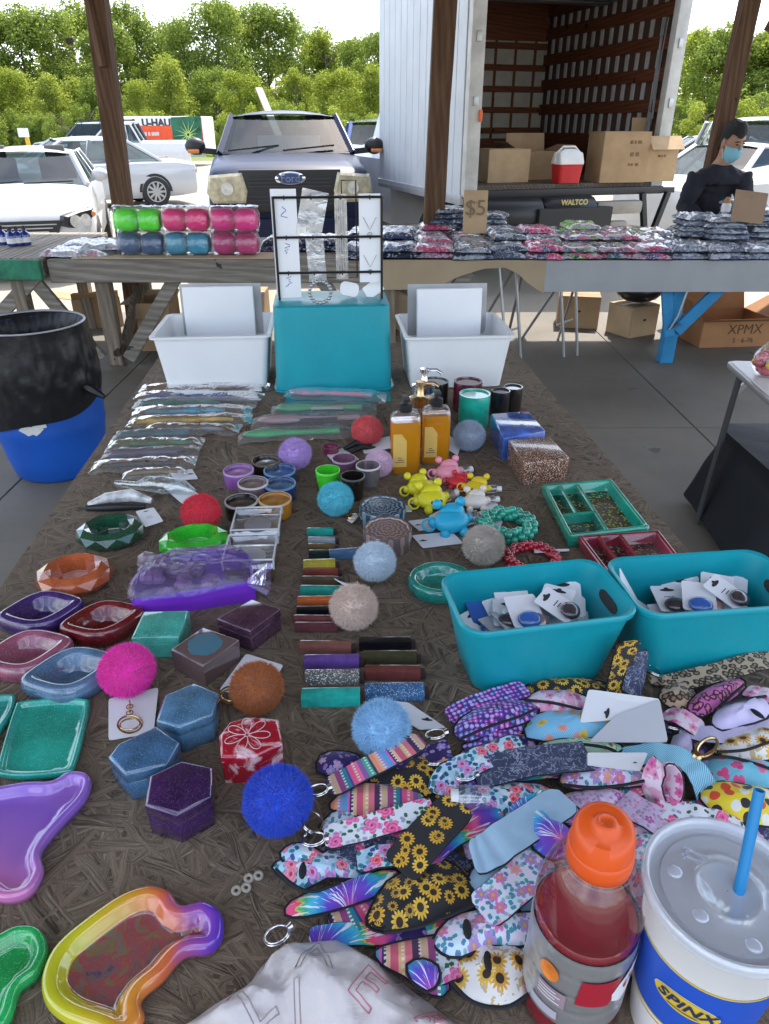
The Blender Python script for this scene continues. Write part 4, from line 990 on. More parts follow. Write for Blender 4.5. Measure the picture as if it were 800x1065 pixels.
# ================================================================== wooden tables at the back left
TB = 0.745
def planks(o, x0, x1, y0, y1, z, nw, m, along='X', th=0.038, nm='plank'):
    w = (y1-y0)/nw if along == 'X' else (x1-x0)/nw
    for k in range(nw):
        if along == 'X': c, d = ((x0+x1)/2, y0+w*(k+.5), z-th/2), (x1-x0+rnd.uniform(-.02, .02), w-0.008, th)
        else: c, d = (x0+w*(k+.5), (y0+y1)/2, z-th/2), (w-0.008, y1-y0+rnd.uniform(-.03, .03), th)
        MB().box(c, d, rnd.uniform(-.002, .002)).build(nm, m, o, bevel=0.004, seg=1)
xl = U(50, 280, 5.0).x
o = thing('wooden_table', 'long weathered wooden market table carrying the neon puff packs', 'table', (xl, 5.0, 0))
W = 2.65
planks(o, 0, W, 0.045, 1.05, TB, 6, m_grey)
MB().box((W/2, 0.02, TB-0.075), (W, 0.042, 0.15)).build('apron', m_grey, o, bevel=0.006, seg=1)
MB().box((W/2, 1.07, TB-0.075), (W, 0.042, 0.15)).build('apron', m_grey, o, bevel=0.006, seg=1)
for x in (0.32, 2.3):
    for sy in (0.10, 0.95):
        MB().box((x, sy, (TB-0.04)/2), (0.10, 0.09, TB-0.04)).build('leg', m_brownleg, o, bevel=0.006, seg=1)
    MB().bar((x+0.06, 0.12, 0.12), (x+0.06, 0.95, TB-0.10), 0.04, 0.10).build('brace', m_brownleg, o, bevel=0.004, seg=1)
    MB().bar((x+0.10, 0.06, 0.05), (x+0.55, 0.06, TB-0.08), 0.09, 0.04, up=(0, 1, 0)).build('brace', m_grey, o, bevel=0.004, seg=1)
    MB().bar((x-0.10, 0.06, 0.05), (x-0.50, 0.06, TB-0.08), 0.09, 0.04, up=(0, 1, 0)).build('brace', m_grey, o, bevel=0.004, seg=1)
o = thing('wooden_table', 'weathered wooden table with green painted edge at far left', 'table', (xl-0.03, 4.95, 0))
planks(o, -1.8, 0, 0.045, 1.35, TB+0.012, 9, m_greyy, 'Y')
m_green = mat('green_paint_worn', (0.015, 0.16, 0.085), 0.6, var=0.5, vs=9, bump=0.3, bs=30)
MB().box((-0.92, 0.02, TB-0.06), (1.84, 0.045, 0.13)).build('apron', m_green, o, bevel=0.006, seg=1)
MB().box((-0.022, 0.68, TB-0.06), (0.04, 1.27, 0.12)).build('apron', m_grey, o, bevel=0.006, seg=1)
for x in (-0.22, -1.5):
    for y in (0.12, 1.2): MB().box((x, y, (TB-0.03)/2), (0.09, 0.09, TB-0.03)).build('leg', m_brownleg, o, bevel=0.006, seg=1)
    MB().bar((x+0.15, 0.10, TB-0.1), (x-0.55, 0.10, 0.06), 0.09, 0.04, up=(0, 1, 0)).build('brace', m_grey, o, bevel=0.004, seg=1)
# ================================================================== tables at the back right
xa, xb_, xc = U(396, 285, 5.0).x, U(567, 285, 5.0).x, 3.9
m_board = mat('grey_board', (0.30, 0.31, 0.32), 0.7, var=0.10, vs=4)
o = thing('trestle_table', 'trestle table fronted with a torn tan cardboard strip', 'table', (xa, 5.0, 0))
MB().box(((xb_-xa)/2, 0.52, TB-0.02), (xb_-xa-0.01, 1.02, 0.035)).build('tabletop', m_grey, o, bevel=0.004, seg=1)
sk = [(0, 0.0), (xb_-xa, 0.0), (xb_-xa, -0.22), (1.00, -0.15), (0.93, -0.09), (0.84, -0.05), (0.70, -0.055), (0.55, -0.10), (0.42, -0.155), (0.30, -0.19), (0, -0.195)]
MB().prism(sk, 0, 0.006).build('skirt', mat('skirt_cardboard', (0.33, 0.255, 0.165), 0.85, var=0.12, vs=3), o, (0, -0.003, TB), rot=(PI/2, 0, 0), smooth=0)
for x in (0.18,): MB().box((x, 0.55, (TB-0.04)/2), (0.12, 0.12, TB-0.04)).build('leg', m_brownleg, o, bevel=0.006, seg=1)
o = thing('trestle_table', 'long trestle table fronted with a plain grey board at right', 'table', (xb_, 5.0, 0))
MB().box(((xc-xb_)/2, 0.55, TB-0.02), (xc-xb_-0.01, 1.08, 0.035)).build('tabletop', m_grey, o, bevel=0.004, seg=1)
MB().box(((xc-xb_)/2, -0.006, TB-0.105), (xc-xb_, 0.008, 0.205)).build('skirt', m_board, o, smooth=0)
def trestle(x, y, label):
    o = thing('folding_trestle', label, 'trestle', (x, y, 0), 0, 'grey steel folding trestles under the back tables')
    z = TB-0.045
    for s, k in ((-1, 0), (1, 1)):
        b = MB()
        b.tube([(-0.02+0.11*k, -0.02, z), (-0.02+0.11*k + 0.10, -0.05+s*0.02, 0.0)], 0.011, 8)
        b.tube([(0.10+0.05*k, 0.0, z), (-0.16+0.30*k, 0.42, 0.0)], 0.011, 8)
        b.build('leg', m_steel, o)
    MB().tube([(0.02, 0.02, 0.22), (0.20, 0.28, 0.20)], 0.008, 6).tube([(0, 0, z), (0.02, 0.9, z)], 0.012, 6).build('stretcher', m_steel, o)
trestle(U(523, 275, 5.05).x, 5.08, 'grey steel folding trestle below the tan cardboard strip')
trestle(U(583, 300, 5.3).x, 5.35, 'grey steel folding trestle below the left end of the grey board')
o = thing('sawhorse', 'bright blue painted wooden sawhorse under the grey fronted table', 'sawhorse', (U(691, 375, 5.15).x, 5.15, 0))
m_blue = mat('sawhorse_blue', (0.015, 0.20, 0.42), 0.55, var=0.2, vs=8)
MB().box((0, 0, 0.34), (0.095, 0.09, 0.68)).build('leg', m_blue, o, bevel=0.006, seg=1)
MB().bar((-0.02, -0.052, 0.20), (-0.14, -0.052, 0.70), 0.075, 0.03, up=(0, 1, 0)).build('brace', m_blue, o, bevel=0.004, seg=1)
MB().bar((0.02, -0.052, 0.24), (0.34, -0.052, 0.62), 0.085, 0.03, up=(0, 1, 0)).build('brace', m_blue, o, bevel=0.004, seg=1)
MB().box((0.1, 0.05, 0.68), (0.9, 0.09, 0.04)).build('beam', m_blue, o, bevel=0.004, seg=1)
MB().tube([(0.05, -0.08, 0.62), (0.0, -0.09, 0.36), (-0.04, -0.08, 0.26), (0.03, -0.09, 0.30)], 0.010, 6).build('clamp', m_steel, o)
# boxes under them
p = U(735, 352, 5.75); carton('open brown carton printed with large dark letters under the grey table', (p.x+0.12, 5.78, 0), 0.10, (0.58, 0.44, 0.20), (72, 20, 38, 60), mat('cardboard_red', (0.34, 0.165, 0.07), 0.85, var=0.14, vs=5), [('XPMX', 0.105, 0.06, 0.135), ('S · 6-76', 0.055, 0.06, 0.05)])
p = U(657, 336, 6.0); carton('small tan carton with hand hole left of the blue sawhorse', (p.x, 6.0, 0), 0.5, (0.30, 0.26, 0.24), None, cardboard2(), hole=True)
MB().sphere((0, 0, 0.10), 1, 18, 10, (0.19, 0.15, 0.10)).build('bag', None)
bagm = bpy.data.objects['bag']; bagm.data.materials.append(mat('black_film', (0.012, 0.012, 0.014), 0.3, coat=0.6, bump=0.3, bs=18)); bagm.location = (p.x+0.02, 6.0, 0.252)
tag(bagm, 'black plastic bag lying on the small tan carton', 'bag')
p = U(600, 330, 6.3); carton('brown carton with punched hole behind the grey trestle legs', (p.x, 6.3, 0), -0.2, (0.34, 0.30, 0.26), None, hole=True)
p = U(166, 360, 5.5); carton('tall open brown carton standing under the wooden table', (p.x, 5.6, 0), 0.05, (0.26, 0.30, 0.36), (150, 80, 95, 10), cardboard(), [('2', 0.06, -0.02, 0.22)])
p = U(235, 340, 5.8); carton('low brown carton behind the left white bin', (p.x, 5.95, 0), 0, (0.62, 0.42, 0.34), None)
p = U(105, 338, 6.3); carton('small brown carton behind the braces of the wooden table', (p.x, 6.3, 0), 0.35, (0.38, 0.3, 0.25), (60, None, 80, None))
b = MB().box((0, 0, 0), (0.30, 0.008, 0.24), M=Matrix.Rotation(0.5, 3, 'Y')).build('cardboard_sheet', mat('cardboard_dark', (0.22, 0.16, 0.10), 0.85)); q = U(405, 322, 5.1); b.location = (q.x+0.04, 5.12, q.z)
tag(b, 'loose dark cardboard sheet leaning behind the teal box', 'cardboard')
# ---- things in the truck
def tf(px, y): return (U(px, 190, y).x, y, ZF+0.002)
carton('light tan carton at the left end of the truck floor', tf(521, 8.95), 0.30, (0.50, 0.36, 0.33), None, cardboard2())
carton('open carton with raised flap behind the light tan carton in the truck', tf(551, 9.45), 0.30, (0.52, 0.40, 0.30), (None, 5, 60, 70), cardboard())
carton('big printed brown carton standing on the truck floor', tf(638, 8.98), 0.16, (0.54, 0.42, 0.50), None, mat('cardboard_mid', (0.38, 0.26, 0.145), 0.85, var=0.15, vs=5), [('III II IIII', 0.05, 0.10, 0.40), ('III III', 0.06, 0.10, 0.28), ('II III  IIII', 0.04, 0.1, 0.18)])
carton('open brown carton with bent pale flap at the truck edge', tf(674, 9.12), 0.20, (0.40, 0.40, 0.46), (135, 10, None, None), cardboard2(), [('IIII II III', 0.034, 0.0, 0.26)])
x, y, z = tf(588, 8.72)
o = thing('cooler', 'red picnic cooler with a white tent lid on the truck floor', 'cooler', (x, y, z), 0.25)
bin_mesh(0.25, 0.20, 0.285, 0.23, 0.19, 0.03).build('body', mat('cooler_red', (0.55, 0.02, 0.025), 0.35), o, smooth=40)
rs = [[Vector((p.x, p.y, zz)) for p in rrect(w_, d_, 0.02)] for w_, d_, zz in ((0.29, 0.235, 0.19), (0.29, 0.235, 0.215), (0.28, 0.16, 0.30), (0.14, 0.07, 0.335), (0.12, 0.06, 0.34))]
MB().rings(rs).build('lid', m_white, o, smooth=40)
MB().tube([(-0.15, 0, 0.20), (-0.15, 0.0, 0.29), (-0.07, 0, 0.36), (0.07, 0, 0.36), (0.15, 0, 0.29), (0.15, 0, 0.20)], 0.011, 8).build('handle', m_white, o)
# ================================================================== packed clothes on the back tables
def pkg_mat(name, cols, sc=9.0, glint=0.6):
    if name in _mc: return _mc[name]
    m = bpy.data.materials.new(name); q = N(m); c = q.coord()
    oi = q.n('ShaderNodeObjectInfo').outputs['Random']
    cc = q.vm('ADD', c, q.n('ShaderNodeCombineXYZ', {0: q.m('MULTIPLY', oi, 37.0), 1: oi, 2: 0.0}).outputs[0])
    v = q.n('ShaderNodeTexVoronoi', {'Vector': q.vm('ADD', q.vm('MULTIPLY', cc, (1, 1.6, 3)), q.vm('MULTIPLY', q.noise(cc, 8, 2, out=1), (.15, .15, .15))), 'Scale': sc}).outputs['Color']
    r = q.n('ShaderNodeSeparateColor', {0: v}).outputs[0]
    col = q.ramp(r, [(i/len(cols), x) for i, x in enumerate(cols)], 'CONSTANT')
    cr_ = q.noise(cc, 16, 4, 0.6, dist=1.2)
    col = q.mix(q.m('MULTIPLY', q.m('GREATER_THAN', q.noise(cc, 24, 3, 0.6, dist=2.0), 0.56), glint), col, (0.72, 0.75, 0.80))  # white glints of the plastic bag painted into the base colour
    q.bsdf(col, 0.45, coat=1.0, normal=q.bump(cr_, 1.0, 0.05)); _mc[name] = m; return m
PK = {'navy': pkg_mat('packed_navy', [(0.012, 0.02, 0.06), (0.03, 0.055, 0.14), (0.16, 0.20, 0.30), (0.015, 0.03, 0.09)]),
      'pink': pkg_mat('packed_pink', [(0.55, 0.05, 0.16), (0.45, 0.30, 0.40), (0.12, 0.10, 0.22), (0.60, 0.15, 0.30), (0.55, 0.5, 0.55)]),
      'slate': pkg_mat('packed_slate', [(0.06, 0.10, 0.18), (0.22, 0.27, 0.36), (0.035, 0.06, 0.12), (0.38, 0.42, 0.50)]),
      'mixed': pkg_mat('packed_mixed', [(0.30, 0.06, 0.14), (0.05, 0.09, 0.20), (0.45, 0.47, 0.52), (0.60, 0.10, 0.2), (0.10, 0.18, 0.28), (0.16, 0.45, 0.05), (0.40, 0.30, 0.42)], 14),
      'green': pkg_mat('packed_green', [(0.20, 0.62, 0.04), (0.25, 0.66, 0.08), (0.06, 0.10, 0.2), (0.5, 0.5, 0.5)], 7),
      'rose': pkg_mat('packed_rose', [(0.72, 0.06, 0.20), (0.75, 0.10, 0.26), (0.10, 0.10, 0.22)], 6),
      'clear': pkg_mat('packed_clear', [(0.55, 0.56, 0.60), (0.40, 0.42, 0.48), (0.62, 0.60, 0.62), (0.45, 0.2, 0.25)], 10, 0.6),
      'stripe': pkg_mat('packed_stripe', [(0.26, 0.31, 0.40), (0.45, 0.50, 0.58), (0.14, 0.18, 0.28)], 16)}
def pkg_mesh(seed, w, d, h):
    r_ = random.Random(seed); nx, ny = 22, 18; b = MB()
    def f(u, v):
        e = min(1, 7*min(u, 1-u, v, 1-v) + 0.06)
        wob = 0.30*noise.noise(Vector((u*4, v*5, seed))) + 0.22*abs(noise.noise(Vector((u*9, v*13, seed+5)))) + 0.10*noise.noise(Vector((u*22, v*26, seed+7)))
        return h*(e**0.55)*(0.80+wob)
    top = [[Vector(((u-.5)*w*(1+0.04*noise.noise(Vector((v*6, seed, 0)))), (v-.5)*d*(1+0.05*noise.noise(Vector((u*6, seed, 3)))), f(u, v))) for u in [i/nx for i in range(nx+1)]] for v in [j/ny for j in range(ny+1)]]
    b.rings(top, closed=False)
    b.rings([[Vector((p.x, p.y, 0.0)) for p in row] for row in top], closed=False)
    o_ = b.build('tmp', None, smooth=80); me = o_.data; bpy.data.objects.remove(o_); me.name = 'package'; return me
PKM = [pkg_mesh(s, 0.30, 0.34, 0.055) for s in range(5)]
LBL = {'navy': 'navy shirt folded in a shiny clear bag on the back table', 'pink': 'pink and white garment in a crinkled clear bag on the back table', 'slate': 'slate grey garment folded in a clear bag on the back table', 'mixed': 'multicoloured garment in a shiny clear bag on the grey fronted table', 'green': 'lime green garment in a clear bag among pink ones', 'rose': 'hot pink garment in a clear bag beside the lime one', 'clear': 'pale garment in a crinkled clear bag left of the neon packs', 'stripe': 'grey striped garment in a clear bag piled before the masked person'}
def pkg(x, y, z, kind, rz=0.0, sc=(1, 1, 1)):
    o = meshobj('clothing_packet', rnd.choice(PKM), PK[kind], None, (x, y, z), rz); o.scale = sc
    return tag(o, LBL[kind], 'packet', kind + ' clothing packets on the back tables')
def kind_at(px):
    if px < 437: return 'navy'
    if px < 487: return rnd.choice(['pink', 'pink', 'mixed'])
    if px < 540: return 'slate'
    if px < 572: return rnd.choice(['rose', 'slate'])
    if px < 602: return rnd.choice(['green', 'mixed'])
    if px < 700: return rnd.choice(['mixed', 'mixed', 'pink', 'slate'])
    return rnd.choice(['slate', 'mixed', 'stripe'])
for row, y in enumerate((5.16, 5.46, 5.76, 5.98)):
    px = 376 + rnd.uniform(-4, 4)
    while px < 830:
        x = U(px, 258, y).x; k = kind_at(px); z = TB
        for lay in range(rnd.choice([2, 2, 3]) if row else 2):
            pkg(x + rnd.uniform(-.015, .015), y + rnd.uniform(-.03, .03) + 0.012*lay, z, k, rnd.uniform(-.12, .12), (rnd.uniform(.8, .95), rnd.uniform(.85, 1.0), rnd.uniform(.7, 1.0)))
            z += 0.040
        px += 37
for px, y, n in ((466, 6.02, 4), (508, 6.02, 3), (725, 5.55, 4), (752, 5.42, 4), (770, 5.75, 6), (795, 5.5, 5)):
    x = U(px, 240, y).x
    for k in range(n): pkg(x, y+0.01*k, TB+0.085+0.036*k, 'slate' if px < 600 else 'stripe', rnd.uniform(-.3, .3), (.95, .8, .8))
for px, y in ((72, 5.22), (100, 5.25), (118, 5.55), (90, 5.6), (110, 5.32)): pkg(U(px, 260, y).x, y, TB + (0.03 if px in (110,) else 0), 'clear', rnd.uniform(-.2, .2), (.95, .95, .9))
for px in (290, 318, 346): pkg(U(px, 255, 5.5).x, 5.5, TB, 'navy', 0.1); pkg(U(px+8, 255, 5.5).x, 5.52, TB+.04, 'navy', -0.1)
m_sheet = mat('paper_liner', (0.42, 0.33, 0.22), 0.85, var=0.1)
p0, p1 = U(78, 262, 5.1).x, U(285, 262, 5.1).x
b = MB(); b.box(((p0+p1)/2, 5.15, TB+0.005), (p1-p0, 0.26, 0.006)); tag(b.build('cardboard_sheet', m_sheet, smooth=0), 'flat tan cardboard sheet under the neon puff packs', 'cardboard')
# neon puff packs: two puffs in one clear bag
m_film = film('pack_film', (0.97, 0.97, 0.98), 0.05, 0.10, 18, 0.35, 0.02)
def puff_pack(px, y, z, col, label, lid=True):
    x = U(px, 245, y).x
    o = thing('puff_pack', label, 'pack', (x, y, z), rnd.uniform(-.06, .06), 'neon puff packs on the wooden table')
    m = mat('puff_%.2f_%.2f' % (col[0], col[2]), col, 0.55, var=0.2, vs=10, sheen=0.3, bump=0.3, bs=40)
    for s in (-1, 1):
        b = MB(); rs = []
        for i in range(13):
            ph = -PI/2 + PI*min(max(i/12, .02), .98); ring = []
            for j in range(28):
                a = 2*PI*j/28; f = lambda v, e: math.copysign(abs(v)**e, v); cp = max(0.0, math.cos(ph))**.55
                p = Vector((0.077*cp*f(math.cos(a), .6), 0.074*cp*f(math.sin(a), .6), 0.070*f(math.sin(ph), .6)))
                ring.append(p*(1+0.09*noise.noise(p*28+Vector((px, s*9, z)))+0.05*noise.noise(p*60+Vector((px, s*9, z)))) + Vector((s*0.077, 0, 0.070)))
            rs.append(ring)
        b.rings(rs).build('puff', m, o, smooth=60)
    b = MB(); rs = []
    for k, (zz, ww, dd) in enumerate(((0.002, 0.30, 0.15), (0.03, 0.318, 0.17), (0.10, 0.318, 0.17), (0.135, 0.30, 0.14), (0.148, 0.33, 0.06), (0.150, 0.28, 0.03))):
        rs.append([Vector((p.x*(1+0.04*noise.noise(Vector((p.y*30, k, px)))), p.y*(1+0.08*noise.noise(Vector((p.x*30, k, px)))), zz+0.008*noise.noise(Vector((p.x*25, p.y*25, px))))) for p in rrect(ww, dd, 0.03)])
    b.rings(rs).build('bag', m_film, o, smooth=70)
    b = MB()
    for i in range(14):
        u = -0.15 + 0.30*i/13; b.add([(u-0.02, -0.02, 0.146+rnd.uniform(0, .01)), (u+0.02, -0.03, 0.150+rnd.uniform(0, .01)), (u+0.015, 0.03, 0.15+rnd.uniform(0, .012)), (u-0.018, 0.03, 0.152+rnd.uniform(0, .012))], [(0, 1, 2, 3)])
    b.build('foil_top', mat('foil', (0.70, 0.72, 0.76), 0.25, metal=0.6, bump=1.0, bs=40), o, smooth=0)
yy = 5.20
puff_pack(147, yy, TB+0.008, (0.03, 0.09, 0.20), 'navy blue puffs in a clear bag under the green pack')
puff_pack(195, yy, TB+0.008, (0.03, 0.30, 0.45), 'sky blue puffs in a clear bag under the left pink pack')
puff_pack(245, yy, TB+0.008, (0.50, 0.02, 0.16), 'crimson pink puffs in a clear bag under the right pink pack')
puff_pack(147, yy, TB+0.160, (0.10, 0.88, 0.01), 'neon green puffs in a clear bag on top of the navy pack')
puff_pack(196, yy, TB+0.160, (0.85, 0.015, 0.20), 'hot pink puffs in a clear bag on top of the sky blue pack')
puff_pack(246, yy, TB+0.160, (0.85, 0.02, 0.26), 'hot pink puffs in a clear bag on top of the crimson pack')
# price sign
p = U(494, 228, 5.62)
o = thing('price_sign', 'cardboard sign with a hand drawn five dollar price', 'sign', (p.x, 5.62, TB+0.09), 0)
MB().box((0, 0, 0.145), (0.175, 0.006, 0.29), M=Matrix.Rotation(-0.12, 3, 'X')).build('board', cardboard2(), o, smooth=0)
text('lettering', '$5', 0.15, mat('marker_ink', (0.20, 0.14, 0.09), 0.8), o, Matrix.Translation((0, -0.010, 0.17)) @ Matrix.Rotation(-0.12, 4, 'X') @ FACE)
# little blue bottles on the green edged table
for k, (px, y) in enumerate(((2, 5.6), (11, 5.52), (18, 5.55), (26, 5.58))):
    o = thing('small_bottle', 'small dark blue bottle in the group on the green edged table', 'bottle', (U(px, 245, y).x, y, TB+0.014), 0, 'small blue bottles on the green edged table')
    MB().lathe([(0.030, 0), (0.034, 0.005), (0.034, 0.07), (0.026, 0.088), (0.012, 0.10), (0.012, 0.108)], n=18).build('body', mat('blue_glass', (0.01, 0.03, 0.22), 0.1, coat=1), o)
    MB().lathe([(0.014, 0.108), (0.014, 0.13), (0.010, 0.134)], n=12).build('cap', m_blackpl, o)
    MB().lathe([(0.0345, 0.02), (0.0345, 0.055)], n=18, cap=(False, False)).build('label', m_white, o)
# ================================================================== barrel with a black liner
q = P(64, 494, 0)
o = thing('trash_barrel', 'blue plastic barrel lined with a black bag beside the table', 'trash can', (-1.655, 3.32, 0))
m_bar = mat('barrel_blue', (0.008, 0.085, 0.42), 0.42, var=0.15, vs=5)
prof = [(0.195, 0), (0.212, 0.015), (0.235, 0.12), (0.252, 0.24), (0.258, 0.26), (0.256, 0.28), (0.264, 0.42), (0.266, 0.50), (0.258, 0.60), (0.245, 0.71)]
MB().lathe(prof + [(0.240, 0.71), (0.248, 0.55), (0.23, 0.20), (0.19, 0.02)], n=40).build('shell', m_bar, o, smooth=60)
b = MB(); n = 144; rs = []
def lin(a):  # lower edge of the liner round the barrel
    return 0.36 + 0.13*math.sin(a*1.0 - 0.9 + PI/2)*0.6 + 0.02*math.sin(3*a)
def rad(z):
    for (r0, z0), (r1, z1) in zip(prof, prof[1:]):
        if z0 <= z <= z1: return r0 + (r1-r0)*(z-z0)/(z1-z0)
    return 0.245
for k in range(26):
    ring = []
    for j in range(n):
        a = 2*PI*j/n; t = k/17
        wr = 0.009*(0.3-abs(noise.noise(Vector((math.cos(a)*9+t*2.5, math.sin(a)*9-t*1.5, t*2)))))*1.6 + 0.006*(0.3-abs(noise.noise(Vector((math.cos(a)*17+t*6, math.sin(a)*17, t*9))))) + 0.004*noise.noise(Vector((math.cos(a)*6 + t*4, math.sin(a)*6, t*5))) + 0.004*noise.noise(Vector((math.cos(a)*14, math.sin(a)*14+t*3, t*14)))
        if k <= 17:
            z = lin(a) + (0.735-lin(a))*t; r_ = rad(min(z, .70)) + 0.008 + wr*(0.3 + 1.2*(1-abs(2*t-1)))
        else:
            t2 = (k-17)/8; z = 0.735 - t2*0.42; r_ = 0.226 - 0.05*t2 + wr*1.2
        ring.append(Vector((r_*math.cos(a), r_*math.sin(a), z)))
    rs.append(ring)
m_liner = mat('black_liner', (0.012, 0.012, 0.014), 0.33, var=0, bump=0.12, bs=22, spec=0.35)
b.rings(rs, True, (False, True)).build('liner', m_liner, o, smooth=70)
MB().lathe([(0.244, 0.731), (0.252, 0.736), (0.244, 0.741)], n=48, cap=(False, False)).build('rim_edge', mat('liner_edge', (0.45, 0.45, 0.46), 0.4), o)
b = MB().tube([(0.235, -0.10, 0.47), (0.29, -0.12, 0.45), (0.34, -0.13, 0.42)], [0.016, 0.026, 0.010], 7); b.build('liner_knot', m_liner, o)
b = MB()
for k in range(4):
    a = -1.62 + 0.10*k + rnd.uniform(-.03, .03); z = 0.315 - 0.0*k + rnd.uniform(-.03, .02); rr = rad(z)+0.002
    ow = [(rnd.uniform(.02, .045)*math.cos(t), rnd.uniform(.012, .035)*math.sin(t)) for t in [i*PI/4 for i in range(8)]]
    b.add([Vector(((rr)*math.cos(a+u/rr), rr*math.sin(a+u/rr), z+v)) for u, v in ow], [tuple(range(8))])
b.build('label_scraps', mat('label_scrap', (0.62, 0.62, 0.60), 0.7), o, smooth=0)
# ================================================================== folding card table, sweets, black cover
q0, q1 = P(755, 374, 0.72), P(800, 414, 0.72)
ed = (q1-q0); a = math.atan2(ed.y, ed.x) + PI/2
o = thing('folding_table', 'white topped folding table with dark legs at right edge', 'table', (q0.x, q0.y, 0), a)
MB().prism(rrect(0.86, 0.86, 0.03), 0.695, 0.716).build('rim', m_steel, o, (0.43, -0.43, 0), bevel=0.004)
MB().prism(rrect(0.835, 0.835, 0.025), 0.716, 0.720).build('tabletop', mat('card_table_white', (0.70, 0.69, 0.68), 0.35), o, (0.43, -0.43, 0))
for x, y in ((0.05, -0.05), (0.81, -0.05), (0.05, -0.81), (0.81, -0.81)): MB().tube([(x, y, 0.70), (x+(0.03 if x > .4 else -.03), y, 0)], 0.013, 8).build('leg', mat('dark_tube', (0.05, 0.05, 0.052), 0.4), o)
MB().bar((0.05, -0.05, 0.60), (0.12, -0.05, 0.695), 0.012, 0.02).build('stay', m_steel, o)
q = P(797, 392, 0.72)
o = thing('sweet_bag', 'knotted clear bag of red and yellow sweets on the folding table', 'bag', (q.x+0.03, q.y+0.02, 0.722), 0.3)
for k in range(16):
    red = k % 3 != 0
    MB().sphere((rnd.uniform(-.06, .06), rnd.uniform(-.04, .04), 0.022+0.022*(k//5)), 1, 10, 7, (0.026, 0.022, 0.018)).build('sweet', mat('sweet_red', (0.45, 0.06, 0.08), 0.4, coat=.6) if red else mat('sweet_yellow', (0.70, 0.48, 0.02), 0.4, coat=.6), o)
rs = [[Vector((r_*math.cos(t)*(1+0.12*noise.noise(Vector((math.cos(t)*3, math.sin(t)*3, z*30)))), 0.75*r_*math.sin(t), z)) for t in [2*PI*i/22 for i in range(22)]] for r_, z in ((0.06, 0), (0.088, 0.03), (0.085, 0.08), (0.05, 0.12), (0.016, 0.145), (0.03, 0.165), (0.06, 0.20), (0.05, 0.215))]
MB().rings(rs, True, (True, False)).build('bag', m_film, o, smooth=60)
o = thing('covered_stool', 'stool under a black plastic cover right of the long table', 'stool', (1.37, 2.60, 0), 0.0)
b = MB(); rs = []
for k in range(17):
    t = k/16; ring = []
    for p in rrect(0.92 - 0.14*min(1, t*1.15), 0.70 - 0.10*min(1, t*1.15), 0.08, 8):
        aa = math.atan2(p.y, p.x); f = 1 + (1-t)*0.05*math.sin(aa*13+2*math.sin(aa*3)) + 0.02*noise.noise(Vector((p.x*9, p.y*9, t*3)))
        z = 0.03 + 0.37*t
        ring.append(Vector((0.46 + p.x*f, p.y*f, z + 0.012*noise.noise(Vector((p.x*7, p.y*7, 2))))))
    rs.append(ring)
for s in (0.8, 0.5, 0.02): rs.append([Vector((0.46+(p.x-0.46)*s, p.y*s, 0.408 + 0.014*noise.noise(Vector((p.x*s*9, p.y*s*9, 5))))) for p in rs[16]])
b.rings(rs).build('cover', mat('black_cover', (0.008, 0.009, 0.012), 0.55, var=0, bump=0.18, bs=9, spec=0.22), o, smooth=70)
for x, y in ((0.15, -0.28), (0.75, -0.28), (0.15, 0.28), (0.75, 0.28)): MB().tube([(x, y, 0.36), (x, y, 0)], 0.015, 8).build('leg', mat('dark_tube', ()), o)
# ================================================================== person
def skin(verts, edges, radii, root=0, sub=2):
    me = bpy.data.meshes.new('skin_tmp'); me.from_pydata(verts, edges, []); ob = link(bpy.data.objects.new('skin_tmp', me))
    md = ob.modifiers.new('s', 'SKIN'); md.branch_smoothing = 0.6
    for i, r_ in enumerate(radii):
        sv_ = me.skin_vertices[0].data[i]; sv_.radius = r_ if isinstance(r_, tuple) else (r_, r_); sv_.use_root = (i == root)
    sb = ob.modifiers.new('u', 'SUBSURF'); sb.levels = sub; sb.render_levels = sub
    dg = bpy.context.evaluated_depsgraph_get(); m2 = bpy.data.meshes.new_from_object(ob.evaluated_get(dg))
    bpy.data.objects.remove(ob); m2.shade_smooth(); return m2
hp = U(757, 150, 6.28)
o = thing('person', 'masked person in black top bending over the back table', 'person', (hp.x, 6.28, 0), 0)
hz = hp.z
# joints: local, facing -y, bent forward; the head centre sits at (0,-0.10,hz)
J = [(0, 0.16, 0.86), (-0.005, 0.14, 1.02), (-0.02, 0.06, 1.20), (-0.03, 0.0, hz-0.19), (-0.02, -0.035, hz-0.11), (-0.005, -0.06, hz-0.02), (0.0, -0.065, hz+0.05),
     (-0.205, 0.01, hz-0.205), (-0.25, 0.0, hz-0.45), (-0.17, -0.20, hz-0.54), (-0.12, -0.27, hz-0.545),
     (0.19, 0.01, hz-0.205), (0.235, -0.02, hz-0.44), (0.15, -0.23, hz-0.50), (0.10, -0.29, hz-0.51),
     (-0.10, 0.16, 0.80), (-0.11, 0.12, 0.44), (-0.11, 0.16, 0.08), (-0.11, 0.04, 0.035), (0.10, 0.16, 0.80), (0.11, 0.12, 0.44), (0.11, 0.16, 0.08), (0.11, 0.04, 0.035)]
E = [(0, 1), (1, 2), (2, 3), (3, 4), (4, 5), (5, 6), (3, 7), (7, 8), (8, 9), (9, 10), (3, 11), (11, 12), (12, 13), (13, 14), (0, 15), (15, 16), (16, 17), (17, 18), (0, 19), (19, 20), (20, 21), (21, 22)]
Rr = [(0.14, 0.10), (0.13, 0.095), (0.14, 0.10), (0.11, 0.08), 0.055, (0.07, 0.08), (0.065, 0.08), 0.040, 0.038, 0.032, 0.034, 0.040, 0.038, 0.032, 0.034, 0.085, 0.06, 0.042, 0.04, 0.085, 0.06, 0.042, 0.04]
m_skin = mat('skin', (0.36, 0.20, 0.13), 0.55, var=0.08, vs=14)
